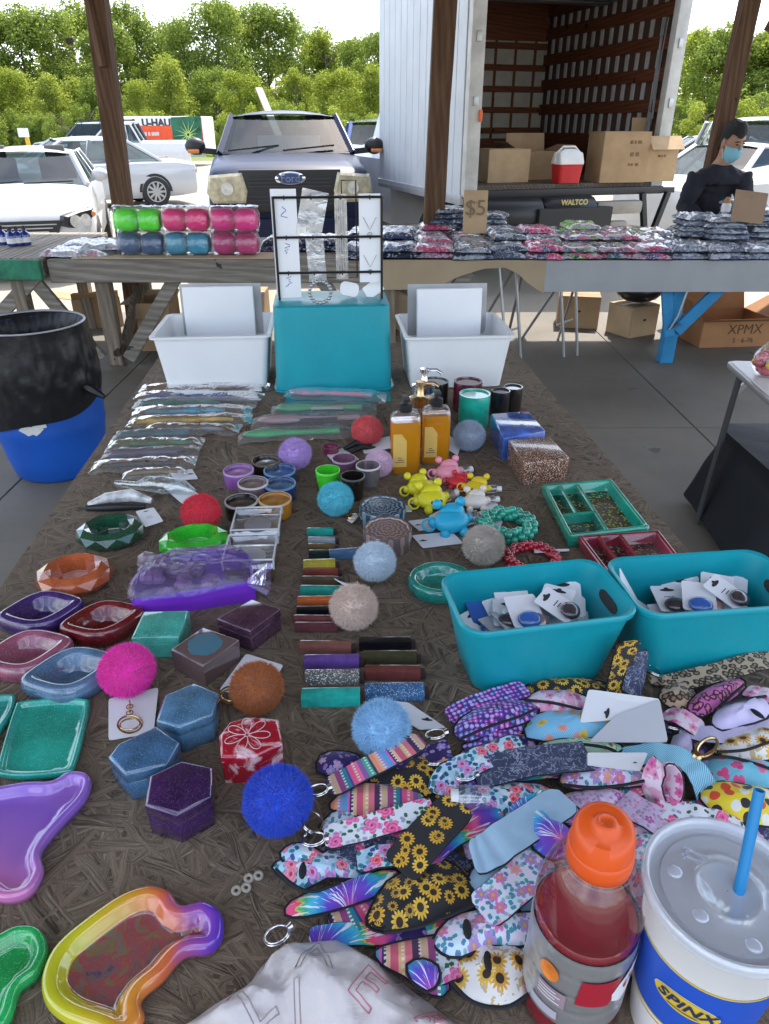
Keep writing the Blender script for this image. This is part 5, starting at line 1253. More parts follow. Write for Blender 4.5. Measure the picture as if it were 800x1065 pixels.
bme = skin(J, E, [tuple(x*.72 for x in r_) if i < 4 else (.016 if i in (7, 8, 11, 12) else r_) for i, r_ in enumerate(Rr)])
bm = bmesh.new(); bm.from_mesh(bme)
def addface(bm, b): # append helper geometry to the one body mesh
    vs = [bm.verts.new(v) for v in b.v]
    for f in b.f:
        try: bm.faces.new([vs[i] for i in f])
        except Exception: pass
HT = Matrix.Rotation(0.42, 3, 'X') @ Matrix.Rotation(0.35, 3, 'Z')
hc = Vector((0, -0.075, hz+0.02))
fb = MB()
rs = []
for t, wx, fy, by in ((-0.125, .018, .052, .02), (-0.115, .040, .078, .04), (-0.09, .058, .090, .06), (-0.05, .068, .093, .078), (0.0, .074, .094, .093), (0.045, .076, .093, .098), (0.085, .068, .082, .088), (0.11, .048, .058, .062), (0.122, .015, .02, .02)):
    rs.append([hc + HT @ Vector((wx*math.sin(a), -(fy if math.cos(a) > 0 else by)*math.cos(a), t)) for a in [2*PI*i/20 for i in range(20)]])
fb.rings(rs)
fb.rings([[hc + HT @ Vector((x, y, z)) for x, y, z in q] for q in ([(-.008, -.092, .02), (.008, -.092, .02), (.006, -.085, .02)], [(-.016, -.108, -.03), (.016, -.108, -.03), (.012, -.085, -.03)], [(-.014, -.095, -.045), (.014, -.095, -.045), (.01, -.085, -.045)])])
for s in (-1, 1): fb.sphere(hc + HT @ Vector((s*0.079, 0.005, -0.005)), 1, 10, 8, (0.010, 0.020, 0.034), M=HT)
# hands: palm plus five bent fingers, built from tapered tubes
for s, wi, hi in ((-1, 9, 10), (1, 13, 14)):
    w_, h_ = Vector(J[wi]), Vector(J[hi]); dv = (h_-w_).normalized(); sd = Vector((0, 0, 1)).cross(dv).normalized(); pc_ = h_ + dv*0.02
    fb.sphere(pc_, 1, 10, 7, (0.040, 0.045, 0.017))
    for k in range(4):
        b0 = pc_ + sd*(k-1.5)*0.019 + dv*0.035; ln = (0.062, 0.072, 0.068, 0.052)[k]
        fb.tube([b0, b0+dv*ln*.5+Vector((0, 0, -.004)), b0+dv*ln*.8+Vector((0, 0, -.022)), b0+dv*ln*.85+Vector((0, 0, -.04))], [0.0095, 0.009, 0.008, 0.005], 7)
    t0 = pc_ - sd*s*0.035; fb.tube([t0, t0 - sd*s*0.022 + dv*0.025, t0 - sd*s*0.018 + dv*0.055], [0.011, 0.010, 0.006], 7)
addface(bm, fb); bmesh.ops.recalc_face_normals(bm, faces=bm.faces); bm.to_mesh(bme); bm.free(); bme.shade_smooth(); bme.materials.clear(); bme.materials.append(m_skin)
bo = link(bpy.data.objects.new('body', bme)); bo.parent = o
def grow(ids, extra, nm, m, rx={}):
    mp_ = {j: i for i, j in enumerate(ids)}
    me = skin([J[j] for j in ids], [(mp_[a], mp_[c]) for a, c in E if a in mp_ and c in mp_], [rx.get(j) or (tuple(x+extra for x in Rr[j]) if isinstance(Rr[j], tuple) else Rr[j]+extra) for j in ids])
    me.materials.clear(); me.materials.append(m); ob = link(bpy.data.objects.new(nm, me)); ob.parent = o; return ob
m_shirt = mat('black_knit', (0.014, 0.016, 0.024), 0.9, var=0.3, vs=9, bump=0.8, bs=11)
b = MB(); rs = []
for (x, y, z), rx_, ry_ in (((0, .16, .84), .165, .125), ((-.003, .15, .95), .16, .12), ((-.008, .12, 1.06), .163, .12), ((-.018, .065, 1.17), .178, .122), ((-.024, .02, hz-.29), .198, .12), ((-.027, .005, hz-.225), .205, .105), ((-.028, -.008, hz-.185), .155, .088), ((-.027, -.018, hz-.158), .088, .074), ((-.026, -.022, hz-.145), .074, .066)):
    rs.append([Vector((x + rx_*math.copysign(abs(math.cos(a))**.8, math.cos(a)), y + ry_*math.sin(a), z)) for a in [i_*PI/16 for i_ in range(32)]])
b.rings(rs)
for s0, e0, w0 in ((7, 8, 9), (11, 12, 13)):
    A_, B_, C_ = Vector(J[s0]), Vector(J[e0]), Vector(J[w0]); A_ = A_ + Vector((.03 if A_.x < 0 else -.03, 0, -.012))
    b.tube([A_, A_.lerp(B_, .25), A_.lerp(B_, .6), B_, B_.lerp(C_, .35), B_.lerp(C_, .7), C_], [.078, .080, .070, .062, .058, .052, .046], 16)
sh = b.build('shirt', m_shirt, None)
mdf = sh.modifiers.new('r', 'REMESH'); mdf.mode = 'VOXEL'; mdf.voxel_size = 0.011
sm_ = sh.modifiers.new('s', 'SMOOTH'); sm_.iterations = 6
bpy.context.view_layer.update()
sme = bpy.data.meshes.new_from_object(sh.evaluated_get(bpy.context.evaluated_depsgraph_get())); bpy.data.objects.remove(sh)
for v in sme.vertices:
    c = v.co; f_ = 0.007*(1-2.4*abs(noise.noise(Vector((c.x*9+c.z*6, c.y*9, c.z*13))))) + 0.004*(1-2*abs(noise.noise(Vector((c.x*22-c.z*14, c.y*18, c.z*30)))))
    v.co = c + v.normal*f_
sme.shade_smooth(); sme.materials.clear(); sme.materials.append(m_shirt); so_ = link(bpy.data.objects.new('shirt', sme)); so_.parent = o
grow([0, 15, 16, 17, 19, 20, 21], 0.020, 'jeans', mat('jeans_blue', (0.03, 0.06, 0.14), 0.85, var=0.3, vs=9))
for s in (-0.11, 0.11): MB().sphere((s, 0.07, 0.045), 1, 12, 8, (0.05, 0.13, 0.045)).build('shoe', m_blackpl, o)
b = MB(); rs = []
for t, k in ((0.035, 1.0), (0.06, 1.075), (0.095, 1.10), (0.125, 0.95), (0.142, 0.6), (0.150, 0.1)):
    ring = []
    for a in [2*PI*i/28 for i in range(28)]:
        front = math.cos(a) > 0.30
        zz = max(t, 0.075 + 0.012*math.sin(a*5)) if front else t - (0.085 if t < 0.04 and abs(math.sin(a)) < 0.97 else 0)
        w_ = 0.078*math.sqrt(max(0.02, 1-(max(0, zz-0.04)/0.125)**2.2)); ring.append(hc + HT @ Vector((w_*1.06*math.sin(a)*k**.2, -(0.094 if math.cos(a) > 0 else 0.101)*1.06*(w_/0.078)*math.cos(a), zz + (0.010 if front and t > .06 else 0) + 0.003*noise.noise(Vector((a*9, t*40, 0))))))
    rs.append(ring)
b.rings(rs, True, (False, True)).build('hair', mat('black_hair', (0.010, 0.009, 0.009), 0.6, bump=0.8, bs=120), o, smooth=60)
b = MB(); rs = []
for z, k in ((-0.012, 0.95), (-0.03, 1.22), (-0.06, 1.26), (-0.09, 1.22), (-0.118, 1.0), (-0.128, 0.75)):
    rs.append([hc + HT @ Vector((0.071*1.04*math.sin(a)*(1 if z > -.1 else .8), -0.095*(1.05+(k-1.0)*0.55*math.cos(a)**2)*math.cos(a)*(1 if z > -.1 else .86), z + 0.004*math.sin(z*400))) for a in [(-0.42+0.84*i/16)*PI for i in range(17)]])
mk = b.rings(rs, closed=False).build('face_mask', mat('mask_blue', (0.20, 0.46, 0.56), 0.8), o, smooth=70)
b = MB()
for s in (-1, 1):
    for z0, z1 in ((-0.02, 0.012), (-0.105, -0.028)): b.tube([hc + HT @ Vector((s*0.070, -0.030, z0)), hc + HT @ Vector((s*0.081, 0.0, z1)), hc + HT @ Vector((s*0.080, 0.018, z1*.5))], 0.0018, 5)
b.build('ear_loop', m_white, mk)
for s in (-1, 1):
    MB().sphere(hc + HT @ Vector((s*0.030, -0.0885, 0.018)), 1, 10, 7, (0.013, 0.008, 0.006)).build('eye', mat('eye_dark', (0.02, 0.015, 0.012), 0.2), o)
    MB().tube([hc + HT @ Vector((s*0.014, -0.095, 0.038)), hc + HT @ Vector((s*0.032, -0.094, 0.044)), hc + HT @ Vector((s*0.052, -0.082, 0.038))], 0.004, 6).build('eyebrow', mat('black_hair', ()), o)
q = U(781, 216, 5.25)
b = MB().box((0, 0, 0.10), (0.24, 0.006, 0.20), M=Matrix.Rotation(-0.25, 3, 'X')).build('cardboard_sign', mat('cardboard_dark2', (0.27, 0.18, 0.115), 0.85)); b.location = (q.x, 5.30, TB+0.20); b.rotation_euler = (0, 0.12, 0.1)
tag(b, 'blank brown cardboard panel propped on the striped packets', 'cardboard')
o = thing('small_jar', 'small white jar beside the hands of the masked person', 'jar', (U(760, 200, 5.6).x, 5.62, TB+0.235))
MB().lathe([(0.03, 0), (0.033, 0.004), (0.033, 0.05), (0.022, 0.06)], n=16).build('body', m_white, o); MB().lathe([(0.02, 0.06), (0.02, 0.085), (0.012, 0.10)], n=12).build('cap', mat('amber_cap', (0.4, 0.2, 0.05), 0.5), o)
# ================================================================== white bins, teal box with rack on the far end of the sales table
tdir = Vector((-0.0815, 0.9967, 0)); tsid = Vector((0.9967, 0.0815, 0)); TA = math.atan2(0.0815, 0.9967)
m_binw = mat('bin_white', (0.74, 0.75, 0.76), 0.4, var=0.03)
m_teal = mat('bin_teal', (0.006, 0.29, 0.35), 0.36, var=0.09, vs=7, bump=0.04, bs=90)
for (pa, pb, lab, bw_, sx_) in ((175, 277, 'left white plastic bin holding upright white boards', 'white board standing in the left white bin', 0), (428, 522, 'right white plastic bin holding an upright white board', 'white board standing in the right white bin', 1)):
    a_, c_ = P(pa, 405, TZ), P(pb, 405, TZ); w_ = (c_-a_).length; ctr = (a_+c_)/2 + tdir*0.12; ctr.z = TZ
    o = thing('storage_bin', lab, 'bin', ctr, TA)
    bin_mesh(w_, 0.22, w_+0.035, 0.275, 0.165, 0.018, rim=0.009).build('shell', m_binw, o, smooth=50)
    c2 = ctr + tdir*(0.085 - 0.03*sx_); b = MB().box((0, 0, 0.122), (0.215 if not sx_ else 0.20, 0.018, 0.244)).build('white_board', mat('white_card', (0.76, 0.77, 0.79), 0.6, var=0.03), None, bevel=0.002, seg=1)
    b.location = c2 + Vector((0, 0, 0.010)); b.rotation_euler = (-0.10, 0, TA); tag(b, bw_, 'board')
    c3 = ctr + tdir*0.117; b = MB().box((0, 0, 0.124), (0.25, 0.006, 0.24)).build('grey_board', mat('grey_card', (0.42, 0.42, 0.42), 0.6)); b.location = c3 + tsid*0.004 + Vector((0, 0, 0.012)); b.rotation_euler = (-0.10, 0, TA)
    tag(b, 'grey board standing behind the white one in the %s bin' % ('left' if not sx_ else 'right'), 'board')
a_, c_ = P(288, 406, TZ), P(408, 406, TZ); w_ = (c_-a_).length; ctr = (a_+c_)/2 + tdir*0.11; ctr.z = TZ
o = thing('storage_bin', 'teal plastic bin turned upside down between the white bins', 'bin', ctr, TA)
bb = bin_mesh(w_-0.012, 0.215, w_, 0.24, 0.245, 0.03, rim=0.006); bb.v = [(x, -y, 0.245-z) for x, y, z in bb.v]
bb.build('shell', m_teal, o, smooth=50)
ZB = TZ + 0.245
rc = ctr + tdir*(-0.02); rc.z = ZB
o = thing('wire_rack', 'black wire jewellery rack standing on the teal bin', 'rack', rc, TA)
m_wire = mat('black_wire', (0.015, 0.015, 0.016), 0.4, metal=0.5)
w2, hh = 0.148, 0.275
for s in (-1, 1): MB().tube([(s*w2, 0.05, 0.0), (s*w2, 0, 0.0), (s*w2, 0, hh)], 0.0036, 7).build('upright', m_wire, o)
for z in (hh-0.003, hh-0.105, hh-0.20): MB().tube([(-w2, 0, z), (w2, 0, z)], 0.0034, 7).build('crossbar', m_wire, o)
MB().tube([(-0.05, 0.06, 0.05), (0.08, 0.06, 0.05), (0.08, 0.06, hh+0.035), (0.04, 0.06, hh+0.035), (0.04, 0.06, hh)], 0.0022, 6).build('back_hook', m_wire, o)
b = MB()
for x in (-0.118, -0.045, 0.035, 0.115):
    for z in (hh-0.003, hh-0.105, hh-0.20): b.tube([(x, 0.008, z+0.003), (x, -0.006, z+0.004), (x, -0.008, z-0.006)], 0.0018, 6)
b.build('hooks', m_wire, o)
m_tag = mat('tag_white', (0.78, 0.78, 0.80), 0.55, var=0.03)
def hang(nm, label, cat, x, z0, z1, w_, m, ink=None, tilt=0.0, y=0.007):
    t = thing(nm, label, cat, rc + tsid*x + tdir*y + Vector((0, 0, 0)), TA)
    MB().box((0, 0, (z0+z1)/2), (w_, 0.0012, z1-z0), M=Matrix.Rotation(tilt, 3, 'Y')).build('card', m, t, smooth=0)
    if ink:
        b = MB(); r_ = random.Random(int(x*999))
        for zz in ink:
            pts = [(0.010*r_.uniform(-1, 1), -0.0014, zz + 0.014*(0.5-i/7)*2) for i in range(8)]; b.tube(pts, 0.0009, 4)
        b.build('handwriting', mat('blue_ink', (0.10, 0.12, 0.45), 0.6), t)
    return t
hang('earring_card', 'long white card with blue handwriting hanging at left of the rack', 'card', -0.120, 0.005, hh+0.018, 0.070, m_tag, (0.05, 0.14, 0.235))
m_clr = film('clear_sleeve', (0.92, 0.94, 0.96), 0.12, 0.12, 20, 0.3, 0.22)
hang('clear_packet', 'crooked clear packet hanging second from left on the rack', 'packet', -0.045, 0.165, hh+0.015, 0.072, m_clr, None, 0.22)
hang('clear_packet', 'clear packet with a hanging tag low on the rack', 'packet', -0.038, 0.05, 0.17, 0.050, m_clr, None, -0.05)
t = hang('necklace_strip', 'narrow strip of thin chains hanging right of the rack centre', 'jewellery', 0.035, 0.055, hh+0.005, 0.034, film('strip_sleeve', (0.8, 0.78, 0.76), 0.12, 0.15, 20, 0.2, 0.3))
b = MB(); [b.tube([(x, -0.003, 0.07), (x*0.8, -0.004, 0.16), (x, -0.003, hh-0.01)], 0.0013, 5) for x in (-0.010, -0.003, 0.004, 0.011)]; b.build('chains', m_steel, t)
t = hang('necklace_card', 'white card with fine necklaces hanging at right of the rack', 'jewellery', 0.115, 0.045, hh+0.005, 0.060, m_tag)
for zc_ in (0.175, 0.075):
    MB().tube([(-0.018, -0.002, zc_+0.045), (0, -0.003, zc_+0.012), (0.018, -0.002, zc_+0.045)], 0.0009, 5).build('fine_chain', m_steel, t)
    MB().tube([(0.006*math.cos(a), -0.003, zc_+0.006*math.sin(a)) for a in [i*PI/6 for i in range(12)]], 0.0013, 5, closed=True).build('pendant', m_steel, t)
o = thing('bracelet', 'silver chain bracelet in a clump on the teal bin', 'bracelet', rc + tsid*(-0.03) + tdir*(-0.055))
b = MB(); 
for k in range(20):
    a = 2*PI*k/20; b.sphere((0.030*math.cos(a), 0.012*math.sin(a), 0.032+0.027*math.sin(a)), 0.0055, 8, 6)
b.build('links', m_steel, o)
for k, (x, lab) in enumerate(((0.055, 'white oval tag lying in front of the rack on the teal bin'), (0.125, 'white square tag leaning at right end of the teal bin'))):
    b = MB().prism(rrect(0.055, 0.04, 0.015 if k == 0 else 0.003), 0, 0.001).build('tag', m_tag); b.location = rc + tsid*x + tdir*0.03 + Vector((0, 0, 0.022)); b.rotation_euler = (1.15, 0.2*(1 if k == 0 else -3), TA); tag(b, lab, 'tag')
# ================================================================== sales table (OSB sheet)
def osb():
    m = bpy.data.materials.new('osb_weathered'); q = N(m); c = q.coord()
    base = q.vm('ADD', c, q.vm('MULTIPLY', q.vm('SUBTRACT', q.noise(c, 5, 3, out=1), (.5, .5, .5)), (0.05, 0.05, 0)))
    best = st = tone = None
    for k, (an, sx, sy) in enumerate(((0.15, 5, 30), (0.85, 6, 36), (1.45, 4.5, 27), (2.1, 6, 38), (2.75, 5, 31), (1.15, 8, 52), (0.45, 8, 50), (2.45, 9, 55))):
        rot = q.vm('ADD', q.n('ShaderNodeVectorRotate', {'Vector': base, 'Angle': an}, rotation_type='Z_AXIS').outputs[0], (k*3.1, k*1.7, k*5.3))
        mk = q.noise(q.vm('MULTIPLY', rot, (sx*1.5, sy*1.5, 1)), 1.0, 1, 0.5)
        fi = q.noise(q.vm('MULTIPLY', rot, (sx*2.2, sy*9, 1)), 1.0, 5, 0.68, dist=0.5)
        tn = q.noise(q.vm('MULTIPLY', rot, (sx*0.8, sy*0.8, 1)), 1.0, 0)
        if best is None: best, st, tone = mk, fi, tn
        else:
            g = q.m('GREATER_THAN', mk, best)
            st = q.n('ShaderNodeMix', {0: g, 2: st, 3: fi}, data_type='FLOAT').outputs[0]
            tone = q.n('ShaderNodeMix', {0: g, 2: tone, 3: tn}, data_type='FLOAT').outputs[0]
            best = q.m('MAXIMUM', mk, best)
    f = q.m('MULTIPLY_ADD', st, 3.6, -1.36, True)
    col = q.mix(f, (0.050, 0.036, 0.025), (0.345, 0.272, 0.200))
    col = q.mix(q.m('MULTIPLY_ADD', tone, 1.6, -0.45, True), col, (0.215, 0.160, 0.112))
    col = q.mix(q.m('MULTIPLY', q.m('MULTIPLY_ADD', best, -9.0, 5.4, True), 0.7), col, (0.045, 0.035, 0.026))
    fine = q.noise(c, 260, 4, 0.7)
    col = q.mix(q.m('MULTIPLY', q.m('MULTIPLY_ADD', q.noise(c, 2.6, 5, 0.65), 4.0, -1.9, True), 0.3), col, (0.05, 0.04, 0.032))
    h = q.m('ADD', q.m('ADD', q.m('MULTIPLY', st, 0.6), q.m('MULTIPLY', best, 1.6)), q.m('MULTIPLY', fine, 0.3))
    q.bsdf(col, 0.80, normal=q.bump(h, 0.9, 0.007), spec=0.22); return m
e = P(352, 358, TZ)
tabc = e - tdir*1.22; tabc.z = 0
o = thing('sales_table', 'long table with a weathered strand board top covered in wares', 'table', tabc, TA)
b = MB(); n = 60
top = catmull([(-0.612, -1.22), (-0.612, 0), (-0.612, 1.22), (0, 1.222), (0.612, 1.22), (0.612, 0), (0.612, -1.22), (0, -1.22)], 1)
rs = [[Vector((x + 0.002*noise.noise(Vector((x*9, y*30, z*99))), y, z)) for x, y in [(-0.612, -1.22+2.44*k/n) for k in range(n+1)] + [(0.612, 1.22-2.44*k/n) for k in range(n+1)]] for z in (TZ-0.018, TZ-0.002)]
rs.append([Vector((p.x*0.997, p.y*0.999, TZ)) for p in rs[1]])
b.rings(rs).build('tabletop', osb(), o, smooth=0)
m_2x4 = wood('table_lumber', (0.20, 0.16, 0.11), (0.32, 0.27, 0.20), 'Y')
for s in (-1, 1): MB().box((s*0.56, 0, TZ-0.065), (0.04, 2.36, 0.088)).build('rail', m_2x4, o, bevel=0.004, seg=1)
for x in (-0.50, 0.50):
    for y in (-1.1, 1.1): MB().box((x, y, (TZ-0.02)/2), (0.085, 0.085, TZ-0.02)).build('leg', m_brownleg, o, bevel=0.005, seg=1)
def loc(px, py, dz=0.0): return P(px, py, TZ+dz)
def S(py): return 0.879*(py-130)/0.69
def outl(pts, z, L): return [Vector((p.x-L.x, p.y-L.y)) for p in (P(x, y, TZ+z) for x, y in pts)]
# resin-like materials
def resin(name, col, tr=0.0, rough=0.12, var=0.25, vs=22, speck=None): return mat('resin_'+name, col, rough, coat=1.0, trans=tr, var=max(var, .42), vs=vs, speck=speck or (tuple(min(1, x*1.7+.05) for x in col), 1500, .07), ior=1.45, bump=0.05, bs=35)
# ------------------------------------------------------------------ faceted boxes
def hexbox(name, label, poly, h, m, chm=0.003, lid=True):
    cx = sum(p[0] for p in poly)/len(poly); cy = sum(p[1] for p in poly)/len(poly)
    L = P(cx, cy, TZ+h); L.z = TZ
    o = thing(name, label, 'box', L)
    ol = ccw(outl(poly, h, L))
    MB().prism(ol, 0.0, h*0.625).build('base', m, o, bevel=0.0006, seg=1)
    b = MB(); r0 = [Vector((p[0], p[1], h*0.63)) for p in inset(ol, -0.0008)]; r1 = [Vector((p[0], p[1], h-chm)) for p in inset(ol, -0.0008)]; r2 = [Vector((p[0], p[1], h)) for p in inset(ol, chm)]; r3 = [Vector((p[0], p[1], h-0.0012)) for p in inset(ol, chm+0.004)]
    b.rings([r0, r1, r2]).build('lid', m, o, bevel=0.0007, seg=1)
    return o, ol
hexbox('hexagon_box', 'dusty blue hexagonal resin box beside the pink pompom card', [(171, 722), (202, 709), (227, 720), (220, 742), (186, 755), (163, 748)], 0.046, resin('dusty_blue', (0.07, 0.17, 0.28), vs=30))
hexbox('hexagon_box', 'darker blue hexagonal resin box in front of the dusty blue one', [(113, 786), (122, 773), (163, 754), (186, 771), (172, 794), (131, 804)], 0.046, resin('steel_blue', (0.045, 0.12, 0.23), vs=30))
hexbox('hexagon_box', 'deep purple hexagonal resin box left of the royal blue pompom', [(155, 806), (189, 790), (221, 797), (219, 827), (184, 846), (151, 836)], 0.048, resin('deep_purple', (0.035, 0.010, 0.065), vs=30))
rb, ol = hexbox('hexagon_box', 'red and white hexagonal resin box with a petal pattern', [(228, 764), (238, 750), (259, 744), (289, 747), (293, 772), (265, 786), (230, 786)], 0.046, None)
m = bpy.data.materials.new('resin_red_white'); q = N(m); c = q.coord()
v = q.noise(c, 26, 4, 0.6, dist=1.5); q.bsdf(q.ramp(v, [(0.0, (0.20, 0.004, 0.012)), (0.50, (0.36, 0.01, 0.025)), (0.56, (0.62, 0.30, 0.34)), (0.68, (0.72, 0.66, 0.66))]), 0.12, coat=1.0)
for ch in rb.children: ch.data.materials.append(m)
b = MB()
for k in range(7):
    a = 2*PI*k/7; c0 = Vector((0.015*math.cos(a), 0.015*math.sin(a), 0.0463))
    pts = [c0 + Matrix.Rotation(a, 3, 'Z') @ Vector((0.0125*math.cos(t), 0.0055*math.sin(t)*(1+.3*math.cos(t)), 0)) for t in [i*PI/8 for i in range(16)]]
    b.tube(pts, 0.0005, 5, closed=True)
b.build('petal_lines', mat('petal_white', (0.62, 0.42, 0.45), 0.3), rb)
hexbox('diamond_box', 'brown resin box with a blue swirl on its lid', [(178, 674), (211, 651), (248, 664), (211, 691)], 0.040, None)
db = [o_ for o_ in SC.objects if o_.get('label', '') == 'brown resin box with a blue swirl on its lid'][0]
m = bpy.data.materials.new('resin_brown_blue'); q = N(m); c = q.coord(); r_ = q.vm('LENGTH', q.vm('MULTIPLY', c, (1, 1, 0)), out=1)
q.bsdf(q.mix(q.m('LESS_THAN', q.m('ADD', r_, q.m('MULTIPLY', q.noise(c, 40, 3), 0.02)), 0.034), (0.115, 0.075, 0.075), (0.06, 0.16, 0.22)), 0.12, coat=1.0)
for ch in db.children: ch.data.materials.append(m)
hexbox('diamond_box', 'dark plum resin box behind the brown one', [(226, 642), (262, 622), (291, 632), (260, 655)], 0.042, resin('plum', (0.055, 0.022, 0.045), vs=30))
hexbox('cube_box', 'sea green marbled resin box beside the purple case', [(137, 662), (149, 635), (196, 634), (185, 661)], 0.040, resin('sea_green', (0.05, 0.32, 0.26), var=0.45, vs=16))
hexbox('glitter_box', 'blue swirled square resin box near the table edge', [(511, 430), (550, 427), (567, 447), (524, 455)], 0.058, resin('blue_swirl', (0.05, 0.12, 0.42), var=0.8, vs=26))
gb_, _ = hexbox('glitter_box', 'brown and gold glitter square box in front of the blue one', [(529, 457), (572, 453), (592, 475), (546, 481)], 0.055, mat('glitter_brown', (0.13, 0.05, 0.03), 0.25, coat=.6, var=.4, vs=30, speck=((0.75, 0.62, 0.50), 900, 0.16)))
# ------------------------------------------------------------------ ashtrays: hollow rings
def ring_tray(name, label, px, py, rx, ry, h, m, kind='round', rot=0.0, hole=0.62, facets=10, cat='ashtray'):
    L = loc(px, py); o = thing(name, label, cat, L, rot)
    if kind == 'leaf':
        pts = []
        for k in range(40):
            a = 2*PI*k/40; c_ = abs(math.cos(a)); f = 1 + 0.28*c_**7
            pts.append((rx*math.cos(a)*f, ry*math.sin(a)*(1-0.10*c_)))
        MB().dish(pts, h, min(rx, ry)*(1-hole)*1.3, h*0.22).build('tray', m, o, smooth=45)
    else:
        b = MB(); n = facets
        tw = PI/n
        def ring(r, z, off=0): return [Vector((rx*r*math.cos(2*PI*j/n+off), ry*r*math.sin(2*PI*j/n+off), z)) for j in range(n)]
        if kind == 'facet':
            A, B, C_, D, E_ = ring(0.80, 0), ring(1.0, h*0.42, tw), ring(0.93, h*0.80), ring(0.72, h, tw), ring(0.58, h*0.86)
            k0 = len(b.v); vs = A+B+C_+D+E_
            fs = []
            for (i0, i1, sh) in ((0, n, 0), (n, 2*n, 1), (2*n, 3*n, 0)):
                for j in range(n):
                    j2 = (j+1) % n
                    if sh == 0: fs += [(i0+j, i0+j2, i1+j), (i0+j2, i1+j2, i1+j)]
                    else: fs += [(i0+j, i0+j2, i1+j2), (i0+j, i1+j2, i1+j)]
            for j in range(n): fs += [(3*n+j, 3*n+(j+1) % n, 4*n+(j+1) % n), (3*n+j, 4*n+(j+1) % n, 4*n+j)]
            b.add(vs, fs)
            b.rings([E_, ring(0.52, h*0.25), ring(0.50, h*0.2)], True, (False, True)); b.f.append(list(range(n-1, -1, -1))); b.uv.append(None)
            b.build('tray', m, o, smooth=0, bevel=0)
        else:
            pts = [(rx*math.cos(2*PI*k/36), ry*math.sin(2*PI*k/36)) for k in range(36)]
            b.dish(pts, h, min(rx, ry)*(1-hole), h*0.2); b.build('tray', m, o, smooth=50)
    return o
ring_tray('ashtray', 'dark green faceted resin ashtray near the left table edge', 117, 561, 0.064, 0.058, 0.034, resin('dark_green', (0.012, 0.065, 0.035), 0.15), 'facet', 0.2)
ring_tray('ashtray', 'amber orange faceted resin ashtray near the left table edge', 80, 607, 0.064, 0.058, 0.036, resin('amber', (0.42, 0.10, 0.035), 0.2, var=.4), 'facet', 0.1)
ring_tray('ashtray', 'dark violet leaf shaped resin ashtray left of the ruby one', 46, 646, 0.050, 0.050, 0.030, resin('violet', (0.045, 0.018, 0.12), 0.15), 'leaf', 0.35)
ring_tray('ashtray', 'dark ruby leaf shaped resin ashtray right of the violet one', 110, 656, 0.050, 0.047, 0.030, resin('ruby', (0.16, 0.008, 0.012), 0.2), 'leaf', 0.35)
ring_tray('ashtray', 'mauve rose leaf shaped resin ashtray cut by the photo edge', 31, 689, 0.050, 0.050, 0.028, resin('mauve', (0.24, 0.07, 0.115)), 'leaf', 0.4)
ring_tray('ashtray', 'slate blue leaf shaped resin ashtray left of the pink pompom', 78, 710, 0.052, 0.050, 0.030, resin('slate', (0.075, 0.145, 0.24)), 'leaf', 0.35)
ring_tray('ashtray', 'bright green faceted resin ashtray in front of the red pompom', 203, 570, 0.066, 0.050, 0.032, resin('bright_green', (0.035, 0.45, 0.03), 0.1, var=.4), 'facet', 0.3)
ring_tray('ring_dish', 'teal green glitter ring dish half behind the left teal bin', 458, 612, 0.056, 0.050, 0.026, resin('teal_glitter', (0.01, 0.20, 0.16), vs=60), 'round', 0, 0.60, cat='dish')
# ------------------------------------------------------------------ shallow trays
def tray(label, pts, h, rim, m, smooth=True, z=None, name='tray', n=5, floor=0.005):
    cx = sum(p[0] for p in pts)/len(pts); cy = sum(p[1] for p in pts)/len(pts); L = loc(cx, cy)
    ol = outl(pts, h*0.5, L)
    if smooth: ol = [Vector(p) for p in catmull(ol, n)]
    o = MB().dish(ol, h, rim, floor).build(name, m, None, L, smooth=60); return tag(o, label, 'tray'), ol
def gradmat(name, stops, axis=(1, 0), off=0.0, sc=1.0, var=0.06, inner=None, rough=0.12):
    m = bpy.data.materials.new(name); q = N(m); c = q.coord(); sp = q.n('ShaderNodeSeparateXYZ', {0: c})
    t = q.m('ADD', q.m('ADD', q.m('MULTIPLY', sp.outputs[0], axis[0]*sc), q.m('MULTIPLY', sp.outputs[1], axis[1]*sc)), off)
    t = q.m('ADD', t, q.m('MULTIPLY', q.m('SUBTRACT', q.noise(c, 18, 4, dist=.6), 0.5), var*4))
    col = q.ramp(t, stops)
    if inner:
        f = q.m('LESS_THAN', sp.outputs[2], 0.0075)
        k = q.noise(c, 45, 5, 0.7, dist=1.0)
        col = q.mix(f, col, q.ramp(k, inner))
    q.bsdf(col, rough, coat=1.0); return m
